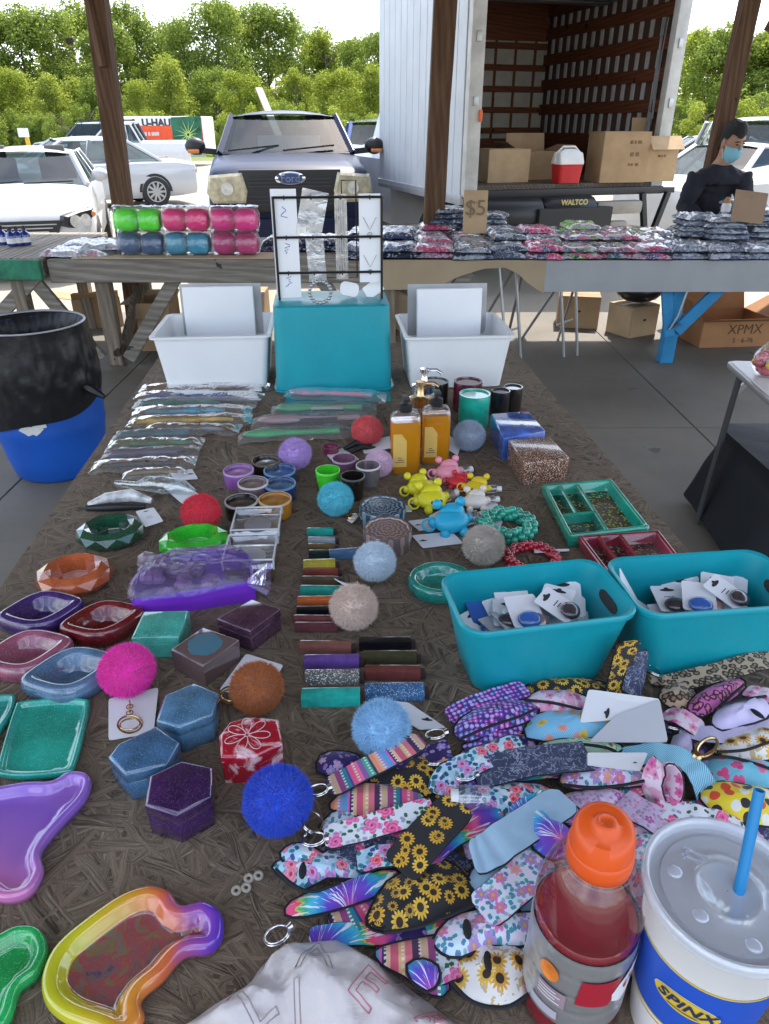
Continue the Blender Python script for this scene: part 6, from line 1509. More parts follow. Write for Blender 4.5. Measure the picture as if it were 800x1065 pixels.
# bear shaped trays (round-eared outlines)
tray('purple to pink bear shaped resin tray at the left photo edge', [(96, 815), (88, 834), (62, 862), (44, 887), (46, 908), (30, 932), (0, 938), (-30, 920), (-80, 930), (-110, 890), (-90, 850), (-50, 832), (-5, 822), (30, 816), (55, 815), (72, 806), (90, 806)], 0.016, 0.012,
     gradmat('resin_purple_pink', [(0.0, (0.62, 0.16, 0.34)), (0.28, (0.50, 0.16, 0.40)), (0.5, (0.28, 0.12, 0.42)), (0.75, (0.22, 0.10, 0.48)), (1, (0.28, 0.13, 0.50))], (0.35, 0.9), 0.62, 6.0))
tray('rainbow bear shaped resin tray with a dark glitter middle', [(45, 1015), (60, 985), (95, 955), (130, 932), (158, 924), (178, 930), (190, 944), (213, 940), (231, 952), (232, 976), (218, 992), (192, 996), (170, 1020), (148, 1040), (150, 1062), (128, 1085), (98, 1075), (64, 1062), (46, 1042)], 0.020, 0.019,
     gradmat('resin_rainbow', [(0.0, (0.36, 0.40, 0.02)), (0.30, (0.50, 0.46, 0.02)), (0.50, (0.60, 0.24, 0.03)), (0.62, (0.58, 0.12, 0.05)), (0.72, (0.30, 0.07, 0.30)), (0.82, (0.12, 0.04, 0.50)), (1.0, (0.12, 0.05, 0.52))], (1.0, 0.25), 0.50, 4.2, inner=[(0.28, (0.05, 0.02, 0.10)), (0.42, (0.16, 0.10, 0.09)), (0.50, (0.30, 0.05, 0.07)), (0.58, (0.16, 0.14, 0.05)), (0.68, (0.20, 0.06, 0.30)), (0.8, (0.22, 0.17, 0.13))]))
tray('green bear shaped resin tray in the bottom left corner', [(48, 975), (51, 992), (40, 1015), (22, 1030), (14, 1055), (0, 1075), (-40, 1090), (-80, 1060), (-60, 1010), (-20, 985), (0, 975), (18, 966), (38, 966)], 0.018, 0.013, resin('leaf_green', (0.012, 0.30, 0.075), var=.35, vs=14))
tray('teal green rectangular resin tray on the bare board', [(22, 732), (60, 728), (90, 729), (94, 735), (88, 765), (78, 800), (70, 806), (30, 810), (2, 808), (-2, 800), (8, 762), (16, 738)], 0.012, 0.008, resin('teal', (0.012, 0.28, 0.21), 0.0, vs=12), n=3)
tray('teal resin tray cut by the left photo edge', [(-40, 730), (10, 724), (17, 728), (14, 742), (2, 760), (-20, 790), (-70, 790), (-60, 750)], 0.012, 0.008, resin('teal_b', (0.012, 0.24, 0.20), 0.0, vs=12), n=3)
def comp_tray(label, pts, h, m, walls, minner):
    cx = sum(p[0] for p in pts)/len(pts); cy = sum(p[1] for p in pts)/len(pts); L = loc(cx, cy); o = thing('compartment_tray', label, 'tray', L)
    ol = outl(pts, h, L); A, B, C_, D = ol
    MB().dish([Vector(p) for p in ccw(ol)], h, 0.013, 0.004).build('frame', m, o, smooth=45)
    lerp = lambda u, v: A.lerp(B, u).lerp(D.lerp(C_, u), v)
    for (u0, v0, u1, v1) in walls:
        p, q_ = lerp(u0, v0), lerp(u1, v1); MB().bar((p.x, p.y, h*0.5), (q_.x, q_.y, h*0.5), 0.008, h*0.9).build('divider', m, o, bevel=0.002, seg=1)
    i = [lerp(u, v) for u, v in ((.06, .06), (.94, .06), (.94, .94), (.06, .94))]
    MB().prism(i, 0.0045, 0.006).build('base_sheet', minner, o, smooth=0); return o
comp_tray('green resin tray with compartments near the right table edge', [(564, 503), (637, 497), (677, 547), (592, 557)], 0.028, resin('emerald', (0.006, 0.24, 0.16), 0.0, vs=14), [(0.48, 0.05, 0.48, 0.95), (0.24, 0.05, 0.24, 0.62), (0.05, 0.62, 0.48, 0.62)], mat('dark_flecks', (0.04, 0.05, 0.04), 0.2, coat=1, var=.9, vs=40, speck=((0.35, 0.38, 0.06), 260, 0.2)))
comp_tray('maroon resin tray with compartments behind the right teal bin', [(601, 556), (686, 550), (716, 588), (634, 600)], 0.026, resin('maroon', (0.22, 0.018, 0.035), 0.0, vs=14), [(0.50, 0.05, 0.50, 0.95), (0.24, 0.05, 0.24, 0.95)], mat('dark_flecks2', (0.07, 0.05, 0.05), 0.2, coat=1, var=.9, vs=40, speck=((0.3, 0.25, 0.2), 260, 0.2)))
# ------------------------------------------------------------------ pompom keyrings
def fur_mesh(seed, n=9500):
    r_ = random.Random(seed); b = MB(); b.sphere((0, 0, 0), 0.80, 24, 16)
    for _ in range(n):
        d = Vector((r_.gauss(0, 1), r_.gauss(0, 1), r_.gauss(0, 1))).normalized()
        w_ = (d + 0.55*Vector((noise.noise(d*2.4+Vector((seed, 0, 0))), noise.noise(d*2.4+Vector((0, seed, 5))), noise.noise(d*2.4+Vector((7, 0, seed))))) + Vector((r_.gauss(0, .17), r_.gauss(0, .17), r_.gauss(0, .17)-0.06))).normalized()
        s = w_.orthogonal().normalized()*r_.uniform(.006, .011)
        s = Matrix.Rotation(r_.uniform(0, PI), 3, w_) @ s
        p0 = d*0.74; p1 = d*0.88 + (w_-d)*0.10; p2 = p0 + w_*r_.uniform(0.15, 0.30)
        b.add([p0-s, p0+s, p1+s*.8, p1-s*.8, p2], [(0, 1, 2, 3), (3, 2, 4)])
    o_ = b.build('fur_tmp', None, smooth=0); me = o_.data; bpy.data.objects.remove(o_); me.name = 'fur_ball'; return me
FUR = [fur_mesh(s) for s in (1, 2, 3, 4)]
m_gold = mat('ring_gold', (0.60, 0.42, 0.22), 0.25, metal=1.0, var=0)
m_silver = mat('ring_silver', (0.62, 0.62, 0.62), 0.2, metal=1.0, var=0)
m_hole = mat('punched_hole', (0.03, 0.03, 0.03), 0.9)
def ringpts(c, r, n, ax): # circle in the plane of two axes
    return [Vector(c) + Vector(ax[0])*r*math.cos(2*PI*k/n) + Vector(ax[1])*r*math.sin(2*PI*k/n) for k in range(n)]
def pompom(px, py, rpx, col, label, ring=None, metal=None, squash=0.95, tone=0.25):
    # sit the ball on the board: its centre is one radius above it
    R_ = 0.03
    for _ in range(6):
        c = P(px, py, TZ+R_*squash*0.97); R_ = rpx/pxm(c)
    o = thing('pompom_keyring', label, 'pompom', (c.x, c.y, TZ), rnd.uniform(0, 6))
    m = mat('fur_%.3f_%.3f_%.3f' % col, col, 0.95, var=tone, vs=60, sheen=0.4)
    f = meshobj('fur_ball', rnd.choice(FUR), m, o, (0, 0, R_*squash*0.97)); f.scale = (R_, R_, R_*squash)
    f.rotation_euler = (rnd.uniform(0, 6), rnd.uniform(0, 6), rnd.uniform(0, 6)) if squash > .97 else (0, 0, rnd.uniform(0, 6))
    if ring:
        rp = loc(*ring, 0.010) - Vector((c.x, c.y, TZ)); rp = Matrix.Rotation(-o.rotation_euler.z, 3, 'Z') @ rp; rp.z = 0.008
        mm = metal or m_gold
        b = MB(); b.tube(ringpts(rp, 0.0145, 20, ((1, 0, 0.15), (0, 1, 0.2))), 0.0013, 6, closed=True); b.tube(ringpts(rp, 0.0120, 20, ((1, 0, -0.1), (0, 1, 0.2))), 0.0010, 6, closed=True)
        b.build('key_ring', mm, o)
        d = Vector((-rp.x, -rp.y, 0)).normalized(); b = MB()
        for k in range(4): b.tube(ringpts(rp + d*(0.018+0.006*k) + Vector((0, 0, .003)), 0.0042, 10, (d, (0, 0, 1) if k % 2 else (d.y, -d.x, 0))), 0.0009, 5, closed=True)
        b.build('chain', mm, o)
    return o
pompom(209, 533, 22, (0.70, 0.012, 0.045), 'bright red pompom behind the green ashtray')
pompom(132, 697, 31, (0.80, 0.025, 0.42), 'hot magenta pompom resting on a white card', (135, 752))
pompom(267, 715, 30, (0.40, 0.115, 0.02), 'rust brown pompom resting on a white card', (240, 722))
pompom(289, 832, 39, (0.010, 0.075, 0.62), 'royal blue pompom in front of the red hexagon box', tone=.35)
pompom(397, 757, 33, (0.30, 0.55, 0.78), 'sky blue pompom in front of the lighter cases')
pompom(368, 631, 27, (0.66, 0.52, 0.44), 'beige pink pompom lying across the striped stack of cases')
pompom(390, 584, 23.5, (0.56, 0.66, 0.74), 'pale icy blue pompom with a gold keyring', (379, 605))
pompom(503, 567, 23.5, (0.50, 0.44, 0.38), 'oatmeal grey pompom behind the left teal bin')
pompom(349, 519, 20, (0.10, 0.55, 0.66), 'turquoise pompom beside the bright green cup', (368, 536), m_gold)
pompom(307, 472, 18.5, (0.52, 0.34, 0.70), 'lavender pompom behind the small round tins')
pompom(382, 448, 17.5, (0.74, 0.11, 0.12), 'coral red pompom left of the amber bottles')
pompom(394, 482, 16, (0.68, 0.48, 0.62), 'pale pink pompom touching the left amber bottle')
pompom(488, 453, 18, (0.36, 0.42, 0.52), 'dusty grey blue pompom right of the amber bottles')
# ------------------------------------------------------------------ white hang cards
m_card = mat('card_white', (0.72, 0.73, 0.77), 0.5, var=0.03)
m_cardink = mat('card_ink', (0.05, 0.05, 0.06), 0.7)
def card(label, quad, dz=(0.004,)*4, hole=None, lines=0, name='hang_card', m=None):
    """card from its four corners (photo) with heights over the board"""
    ps = [P(x, y, TZ+d) for (x, y), d in zip(quad, dz)]; L = sum(ps, Vector())/4
    A, B, C_, D = [p-L for p in ps]; nn = (B-A).cross(D-A).normalized()
    if nn.z < 0: nn = -nn
    o = thing(name, label, 'card', L)
    rs = []
    for s in (-1, 1):
        ring = []
        q4 = [A, B, C_, D]
        for i in range(4):
            p, a, c = q4[i], q4[i-1], q4[(i+1) % 4]
            for t in (0.06, 0.0): pass
            ring += [p.lerp(a, 0.07), p.lerp(a, .015).lerp(c, .015), p.lerp(c, 0.07)]
        rs.append([p + nn*0.0006*s for p in ring])
    MB().rings(rs).build('sheet', m or m_card, o, smooth=0)
    f = lambda u, v: A.lerp(B, u).lerp(D.lerp(C_, u), v)
    ux = (B-A).normalized(); vx = nn.cross(ux)
    if hole:
        u, v = hole; c = f(u, v) + nn*0.0009; sz = min((B-A).length, (D-A).length)
        b = MB(); b.add([c + ux*sz*0.13*math.cos(a)*(1 if abs(math.cos(a)) < .8 else 1.2) + vx*sz*0.045*math.sin(a) for a in [i*PI/7 for i in range(14)]], [tuple(range(14))])
        b.add([c + nn*0.0001 + ux*sz*0.05*math.cos(a) + vx*sz*(0.03+0.055*math.sin(a)) for a in [i*PI/5 for i in range(10)]], [tuple(range(10))])
        b.build('punched_hole', m_hole, o, smooth=0)
    if lines:
        b = MB()
        for k in range(lines):
            v = 0.5 + 0.10*k; l_ = rnd.uniform(.15, .3)
            p, q_ = f(0.5-l_*.6, v)+nn*.0009, f(0.5+l_*.6, v)+nn*.0009
            nseg = 6
            for i in range(nseg):
                a_, b_ = p.lerp(q_, i/nseg), p.lerp(q_, (i+.6)/nseg); b.bar(a_, b_, 0.0010, 0.0002, up=nn)
        b.build('print', m_cardink, o, smooth=0)
    return o
card('white card under the magenta pompom', [(113, 727), (165, 715), (160, 762), (113, 770)])
card('white card under the rust brown pompom', [(256, 680), (295, 692), (272, 726), (228, 718)])
card('white card behind the sky blue pompom pointing to the pile', [(388, 727), (425, 731), (464, 757), (436, 759)], hole=(0.75, 0.7))
card('narrow white card end behind the beige pink pompom', [(345, 600), (352, 604), (378, 614), (372, 618)], (0.012, 0.012, 0.03, 0.03))
card('white card under the turquoise toy nearest to us', [(428, 557), (470, 553), (482, 565), (440, 570)], hole=(0.15, 0.5))
card('white card behind the first card of the turquoise toy', [(424, 542), (458, 538), (468, 548), (436, 552)], hole=(0.15, 0.5))
card('white card leaning behind the coral pompom and amber bottle', [(374, 461), (408, 453), (410, 465), (379, 472)], (0.004, 0.02, 0.02, 0.004), lines=2)
card('white card in front of the coral red pompom', [(340, 473), (356, 466), (374, 478), (350, 484)])
card('white card tag at the foot of the right amber bottle', [(466, 452), (480, 462), (476, 474), (464, 466)])
card('white card tag lying on the dark green ashtray', [(141, 532), (160, 528), (170, 542), (151, 548)], (.02, .02, .02, .02), hole=(.5, .15), lines=2)
card('small white card tag behind the red pompom', [(176, 490), (200, 488), (206, 498), (182, 500)], hole=(.8, .5))
card('white card tag left of the red pompom', [(170, 507), (185, 501), (214, 518), (190, 524)], (.01,)*4)
card('tiny white card tag beside the turquoise pompom', [(361, 541), (370, 534), (374, 538), (366, 544)], (.006,)*4)
card('thin white card edge behind the red bead bracelet', [(556, 572), (592, 571), (592, 573), (556, 575)], (.01,)*4)
# ------------------------------------------------------------------ rows of lighter cases
def case(label, x0, x1, y0, y1, col, name='lighter_case', spk=None, tr=0.0, rot=None, group='resin lighter cases in rows', dz=0.0, cap=True):
    h = 0.018 if (y1-y0) > 9 else 0.014
    a, c = P(x0, (y0+y1)/2, TZ+h+dz), P(x1, (y0+y1)/2, TZ+h+dz); w_ = (c-a).length; ctr = (a+c)/2; ctr.z = TZ+dz
    depth = max(0.012, (y1-y0)*0.75/S((y0+y1)/2))
    o = thing(name, label, 'case', ctr, (rot or 0)+rnd.uniform(-.03, .03), group)
    m = mat('case_%.2f_%.2f_%.2f' % col, col, 0.2, coat=1.0, var=0.45, vs=30, speck=spk)
    MB().box((0, 0, h/2), (w_, depth, h)).build('sleeve', m, o, bevel=0.003)
    if cap: MB().box((w_/2+0.003, 0, h*0.46), (0.007, depth*0.72, h*0.72)).build('end_cap', mat('case_end', (0.05, 0.03, 0.03), 0.3), o, bevel=0.002)
    return o
cs = [('teal green', 319, 347, 545, 554, (0.02, 0.33, 0.26)), ('silver glitter', 320, 349, 555, 563, (0.30, 0.34, 0.36)), ('bronze', 320, 349, 563, 569, (0.14, 0.085, 0.035)), ('black green', 321, 343, 570, 575, (0.012, 0.03, 0.028))]
for n_, a, b_, c, d, col in cs: case('%s case in the farthest short row of lighter cases' % n_, a, b_, c, d, col)
case('slate blue case lying loose right of the farthest short row', 342, 372, 566, 577, (0.07, 0.15, 0.27), rot=0.12)
case('olive yellow case leaning on the next short row', 315, 349, 577, 589, (0.38, 0.32, 0.03), rot=0.10, dz=0.004)
for n_, a, b_, c, d, col in [('brick red', 316, 352, 587, 596, (0.20, 0.045, 0.035)), ('dark bronze', 314, 352, 597, 603, (0.10, 0.07, 0.04)), ('sea green', 312, 356, 605, 615, (0.02, 0.28, 0.22)), ('burnt orange', 309, 352, 616, 626, (0.46, 0.11, 0.03)), ('glossy black', 308, 348, 627, 636, (0.008, 0.008, 0.012)), ('dusky maroon', 305, 350, 637, 645, (0.17, 0.045, 0.05)), ('dull plum', 306, 352, 645, 652, (0.11, 0.035, 0.045))]:
    case('%s case in the middle row left of the beige pompom' % n_, a, b_, c, d, col)
for n_, a, b_, c, d, col, sp in [('rosy brown', 311, 366, 662, 675, (0.19, 0.075, 0.06), None), ('violet rainbow', 316, 374, 676, 690, (0.12, 0.06, 0.26), None), ('silver speckled', 317, 374, 691, 708, (0.14, 0.145, 0.145), ((0.7, 0.68, 0.6), 700, 0.14)), ('bright aqua', 313, 375, 709, 731, (0.015, 0.40, 0.34), None)]:
    case('%s case in the left column of the nearest double row' % n_, a, b_, c, d, col, spk=sp)
for n_, a, b_, c, d, col, sp in [('black', 373, 428, 658, 671, (0.008, 0.008, 0.010), None), ('dark olive', 377, 434, 672, 686, (0.05, 0.05, 0.025), None), ('brick brown', 379, 438, 687, 702, (0.15, 0.04, 0.035), None), ('blue glitter', 379, 442, 704, 725, (0.04, 0.13, 0.29), ((0.35, 0.5, 0.6), 900, .12))]:
    case('%s case in the right column of the nearest double row' % n_, a, b_, c, d, col, spk=sp)
# ------------------------------------------------------------------ round tins, cups, candles
def tin(name, label, px, py, rpx, h, col, rimc=None, inner=None, cat='tin', depth=0.006, taper=1.0, tr=0.0):
    c = P(px, py, TZ+h); R_ = rpx/pxm(c); o = thing(name, label, cat, (c.x, c.y, TZ))
    m = mat('tin_%.2f_%.2f_%.2f' % col, col, 0.18, coat=1.0, var=.3, vs=30, trans=tr)
    R0 = R_*taper
    MB().lathe([(R0*0.94, 0), (R0, 0.003), (R_, h-0.003), (R_*0.985, h), (R_*0.88, h), (R_*0.86, h-depth), (0.001, h-depth)], n=36).build('body', m, o, smooth=50)
    if inner: MB().lathe([(0.001, h-depth+0.0015), (R_*0.84, h-depth+0.001)], n=30, cap=(False, False)).build('top_face', mat('tin_%.2f_%.2f_%.2f_in' % inner, inner, 0.15, coat=1, var=.35, vs=40), o)
    if rimc: MB().lathe([(R_*1.005, h-0.002), (R_*0.99, h+0.0012), (R_*0.90, h+0.0012)], n=36, cap=(False, False)).build('rim', mat('rim_%.2f' % rimc[0], rimc, 0.15, coat=1), o, smooth=60)
    return o
tin('round_tin', 'lilac round resin tin behind the mauve one', 248, 489, 16, 0.034, (0.26, 0.10, 0.34), (0.5, 0.35, 0.55), (0.30, 0.11, 0.38))
tin('round_tin', 'black round resin tin half behind the lavender pompom', 277, 479, 15.5, 0.034, (0.015, 0.013, 0.010), (0.09, 0.08, 0.06), (0.03, 0.026, 0.018))
tin('round_tin', 'clear mauve round resin tin in the left column', 263, 502, 16, 0.034, (0.16, 0.11, 0.13), (0.6, 0.55, 0.55), (0.17, 0.115, 0.11))
tin('round_tin', 'blue round resin tin in the back row', 291, 489, 17, 0.032, (0.012, 0.05, 0.17), (0.15, 0.3, 0.5), (0.01, 0.10, 0.26))
tin('round_tin', 'deep blue round resin tin in front of the other blue one', 291, 503, 17, 0.032, (0.010, 0.035, 0.13), (0.15, 0.28, 0.45), (0.008, 0.085, 0.20))
tin('round_tin', 'glossy black round tin left of the amber one', 251, 521, 17.5, 0.034, (0.010, 0.010, 0.010), (0.45, 0.45, 0.45), (0.012, 0.012, 0.012))
tin('round_tin', 'amber round resin tin right of the glossy black one', 286, 519, 17.5, 0.034, (0.40, 0.16, 0.015), (0.65, 0.42, 0.2), (0.34, 0.15, 0.02))
tin('resin_cup', 'bright green small resin cup behind the turquoise pompom', 341, 489, 13, 0.045, (0.06, 0.62, 0.03), (0.20, 0.75, 0.1), (0.02, 0.2, 0.01), 'cup', 0.03, 0.85)
tin('resin_cup', 'black small resin cup beside the turquoise pompom', 367, 495, 13, 0.050, (0.012, 0.012, 0.013), (0.10, 0.10, 0.10), None, 'cup', 0.035, 0.85)
tin('resin_cup', 'clear smoky small resin cup behind the black one', 383, 484, 13, 0.050, (0.55, 0.52, 0.54), (0.6, 0.58, 0.6), None, 'cup', 0.04, 0.85, 0.85)
tin('resin_cup', 'mauve clear small resin cup behind the green one', 358, 477, 13, 0.035, (0.30, 0.14, 0.22), (0.5, 0.35, 0.42), None, 'cup', 0.025, 0.9, 0.4)
tin('resin_cup', 'dark raspberry small dish left of the coral pompom', 344, 464, 9, 0.018, (0.20, 0.02, 0.06), None, None, 'dish', 0.008, 0.95)
def mandala(seed, a, b_, c_):
    m = bpy.data.materials.new('mandala_%d' % seed); q = N(m); c = q.coord(); sp = q.n('ShaderNodeSeparateXYZ', {0: c})
    r_ = q.vm('LENGTH', q.n('ShaderNodeCombineXYZ', {0: sp.outputs[0], 1: sp.outputs[1]}).outputs[0], out=1); an = q.m('ARCTAN2', sp.outputs[1], sp.outputs[0])
    t = q.m('ADD', q.m('MULTIPLY', r_, 700.0), q.m('MULTIPLY', q.m('SINE', q.m('MULTIPLY', an, 12.0)), 1.4))
    k = q.m('GREATER_THAN', q.m('SINE', t), 0.35)
    col = q.mix(k, q.mix(q.noise(c, 40, 3), a, b_), c_); q.bsdf(col, 0.2, coat=.8); return m
for nm, lab, px, py, rpx, ms in (('round_box', 'dark blue round box with a mandala lid behind the copper one', 398, 526, 24.5, mandala(1, (0.012, 0.03, 0.06), (0.02, 0.07, 0.12), (0.16, 0.22, 0.26))), ('round_box', 'copper and grey round box with a mandala lid', 403, 549, 25.5, mandala(2, (0.20, 0.10, 0.08), (0.07, 0.10, 0.12), (0.30, 0.20, 0.17)))):
    h = 0.040; c = P(px, py, TZ+h); R_ = rpx/pxm(c); o = thing(nm, lab, 'box', (c.x, c.y, TZ))
    MB().lathe([(R_*0.95, 0), (R_*0.98, 0.003), (R_*0.98, h*0.55)], n=44).build('base', ms, o, smooth=50)
    MB().lathe([(R_, h*0.56), (R_, h-0.003), (R_*0.97, h), (R_*0.86, h), (R_*0.84, h-0.002), (0.001, h-0.001)], n=44).build('lid', ms, o, smooth=50)
tin('candle_jar', 'teal green cylinder jar in front of the right white bin', 494, 409, 16.5, 0.085, (0.015, 0.36, 0.26), None, None, 'jar', 0.004)
tin('candle_jar', 'maroon cylinder jar behind the teal green one', 487, 396, 15, 0.082, (0.10, 0.012, 0.03), None, None, 'jar', 0.004)
tin('candle_jar', 'glossy black cylinder jar with a speckled lid left of the maroon one', 452, 396, 15, 0.075, (0.016, 0.016, 0.015), None, (0.09, 0.10, 0.085), 'jar', 0.004)
tin('candle_jar', 'short black jar at the far right of the candle jars', 534, 402, 10, 0.07, (0.012, 0.012, 0.013), None, None, 'jar', 0.004)
tin('candle_jar', 'black jar left of the short black jar', 521, 406, 10, 0.07, (0.013, 0.012, 0.016), None, None, 'jar', 0.004)
# ------------------------------------------------------------------ bottles
m_amber_liq = mat('amber_soap', (0.80, 0.33, 0.012), 0.06, coat=1, var=0.05, trans=0.5, ior=1.36)
m_clearpl = film('clear_bottle', (0.93, 0.94, 0.96), 0.10, 0.06, 8, 0.05, 0.05)
def amber(label, px, py, h, w_):
    L = loc(px, py); o = thing('soap_bottle', label, 'bottle', L, 0.1)
    def sec(s, z): return [Vector((p.x, p.y, z)) for p in rrect(w_*s, w_*0.62*s, 0.012*s)]
    MB().rings([sec(.93, 0), sec(1, .005), sec(1.0, h*0.80), sec(0.97, h*0.86)]).build('soap', m_amber_liq, o, smooth=50)
    MB().rings([sec(1.01, h*0.861), sec(1.0, h*.90), sec(.86, h*.97), sec(.45, h)], True, (False, True)).build('shoulder', m_clearpl, o, smooth=60)
    lb = MB().prism([(-w_*0.44, 0.018), (w_*0.02, 0.018), (w_*0.02, h*0.56), (-w_*0.16, h*0.68), (-w_*0.44, h*0.68)], 0, 0.0006).build('label', mat('amber_label', (0.62, 0.40, 0.10), 0.5, var=.1), o, (0, -w_*0.312, 0), rot=(PI/2, 0, 0), smooth=0)
    b = MB(); [b.box((-0.014+0.002*(k % 2), z, 0.0009), (0.020-0.006*(k % 3), 0.0016, 0.0002)) for k, z in enumerate((0.03, 0.035, 0.04))]; b.build('print', m_cardink, lb, smooth=0)
    p = MB().lathe([(0.013, h), (0.0145, h+0.002), (0.0145, h+0.016), (0.006, h+0.018), (0.0055, h+0.03)], n=18).build('pump', m_blackpl, o, smooth=45)
    MB().box((0.0, -0.006, h+0.032), (0.014, 0.03, 0.007)).build('spout', m_blackpl, p, bevel=0.002)
    return o
amber('left amber soap bottle with a black pump', 421, 489, 0.142, 0.066)
amber('right amber soap bottle with a black pump', 452, 479, 0.136, 0.064)
for lab, px, py, mt in (('tumbler dispenser with a gold pump behind the amber bottles', 436, 462, m_gold), ('tumbler dispenser with a chrome pump behind the gold pumped one', 440, 446, m_chrome)):
    L = loc(px, py); o = thing('pump_tumbler', lab, 'dispenser', L)
    MB().lathe([(0.026, 0), (0.029, 0.004), (0.029, 0.10), (0.027, 0.103)], n=26).build('body', mat('tumbler_black', (0.02, 0.02, 0.02), 0.25, coat=1), o, smooth=45)
    MB().lathe([(0.029, 0.103), (0.030, 0.118), (0.012, 0.122), (0.008, 0.126), (0.008, 0.150), (0.011, 0.151), (0.011, 0.160)], n=22).tube([(0, 0, 0.156), (0.03, -0.006, 0.158), (0.042, -0.008, 0.150)], 0.004, 8).build('pump', mt, o, smooth=45)
# ------------------------------------------------------------------ purple case with stones under net
L = loc(204, 632); o = thing('gift_case', 'purple case with pale crystals under a net bag', 'case', L)
ol = outl([(141, 646), (267, 625), (262, 596), (232, 590), (165, 602), (148, 615)], 0.0, L)
MB().dish(ol, 0.040, 0.004, 0.004).build('tray', mat('case_violet', (0.20, 0.035, 0.55), 0.45, var=.15), o, smooth=45)
for k in range(26):
    p = P(rnd.uniform(152, 222), rnd.uniform(600, 632), TZ) - L; rr = rnd.uniform(.010, .018)
    MB().sphere((p.x, p.y, 0.022+rnd.uniform(0, .020)), rr, 7, 5, (1, .8, .8), M=Matrix.Rotation(rnd.uniform(0, 3), 3, 'X')).build('crystal', mat('pale_crystal', (0.42, 0.33, 0.40), 0.08, trans=.5, var=.25, vs=30), o, smooth=0)
b = MB(); rs = []
for t, z in ((0.04, 0.036), (0.06, 0.044), (0.15, 0.053), (0.32, 0.058), (0.55, 0.060)):
    c2 = sum(ol, Vector((0, 0)))/len(ol); ring = []
    for p in catmull(ol, 4): 
        d = (Vector((p[0], p[1])) - c2)*(1-t) + c2; ring.append(Vector((d.x, d.y, z + 0.010*noise.noise(Vector((d.x*35, d.y*35, t*3))))))
    rs.append(ring)
b.rings(rs, True, (False, True)).build('net', film('lilac_net', (0.72, 0.58, 0.92), 0.03, 0.2, 40, 0.3, 0.09), o, smooth=70)
b = MB(); fr_ = P(258, 605, TZ+0.04) - L
b.rings([[fr_ + Vector((0.012*k*math.cos(.5), 0.012*k*0.3, 0)) + Vector((0, 0.006*(1+k*1.3)*math.cos(a)*(1+.3*math.sin(a*5)), 0.006*(1+k*1.2)*math.sin(a))) for a in [i*PI/9 for i in range(18)]] for k in range(4)], True, (True, False)).build('net_ruffle', film('lilac_net', ()), o, smooth=70)
b = MB(); [b.tube([P(268, 640+k*4, TZ+.004)-L, P(282+4*k, 637+k*6, TZ+.010)-L, P(292-k*6, 645+k*3, TZ+.004)-L, P(276, 650, TZ+.003)-L], 0.0016, 5) for k in range(3)]; b.build('ribbon', mat('ribbon_violet', (0.10, 0.02, 0.30), 0.4), o)
# ------------------------------------------------------------------ clear hinged boxes
def acryl(label, px, py, s, h, darkcol):
    L = loc(px, py); o = thing('clear_box', label, 'box', L, 0.05)
    m_ac = film('acrylic', (0.92, 0.94, 0.95), 0.05, 0.05, 10, 0.02, 0.03)
    MB().box((0, 0, h*0.28), (s, s, h*0.55)).build('base', darkcol, o, bevel=0.003)
    MB().box((0, 0, h*0.79), (s*1.02, s*1.02, h*0.42)).build('lid', m_ac, o, bevel=0.003)
    b = MB()
    for sx in (-1, 1):
        b.tube([(sx*s*.51, -s*.51, h), (sx*s*.51, s*.51, h)], 0.0018, 6); b.tube([(-s*.51, sx*s*.51, h), (s*.51, sx*s*.51, h)], 0.0018, 6)
        for sy in (-1, 1): b.tube([(sx*s*.51, sy*s*.51, h*.58), (sx*s*.51, sy*s*.51, h)], 0.0016, 6)
    b.build('lid_edges', mat('acryl_edge', (0.55, 0.56, 0.58), 0.15, coat=1), o)
    MB().box((0, -s*.52, h*0.6), (0.012, 0.004, 0.010)).build('latch', m_silver, o, bevel=0.001)
    MB().lathe([(s*0.28, h*.56), (s*0.30, h*.62), (s*.24, h*.63)], n=22).build('insert', mat('insert_pale', (0.40, 0.38, 0.40), 0.3), o)
acryl('clear hinged acrylic box behind the bronze tinted one', 269, 555, 0.086, 0.034, mat('ac_pale', (0.34, 0.30, 0.32), 0.15, coat=1, var=.5, vs=20))
acryl('bronze tinted hinged acrylic box in front of the clear one', 263, 592, 0.084, 0.046, mat('ac_bronze', (0.07, 0.05, 0.022), 0.12, coat=1, var=.5, vs=20))
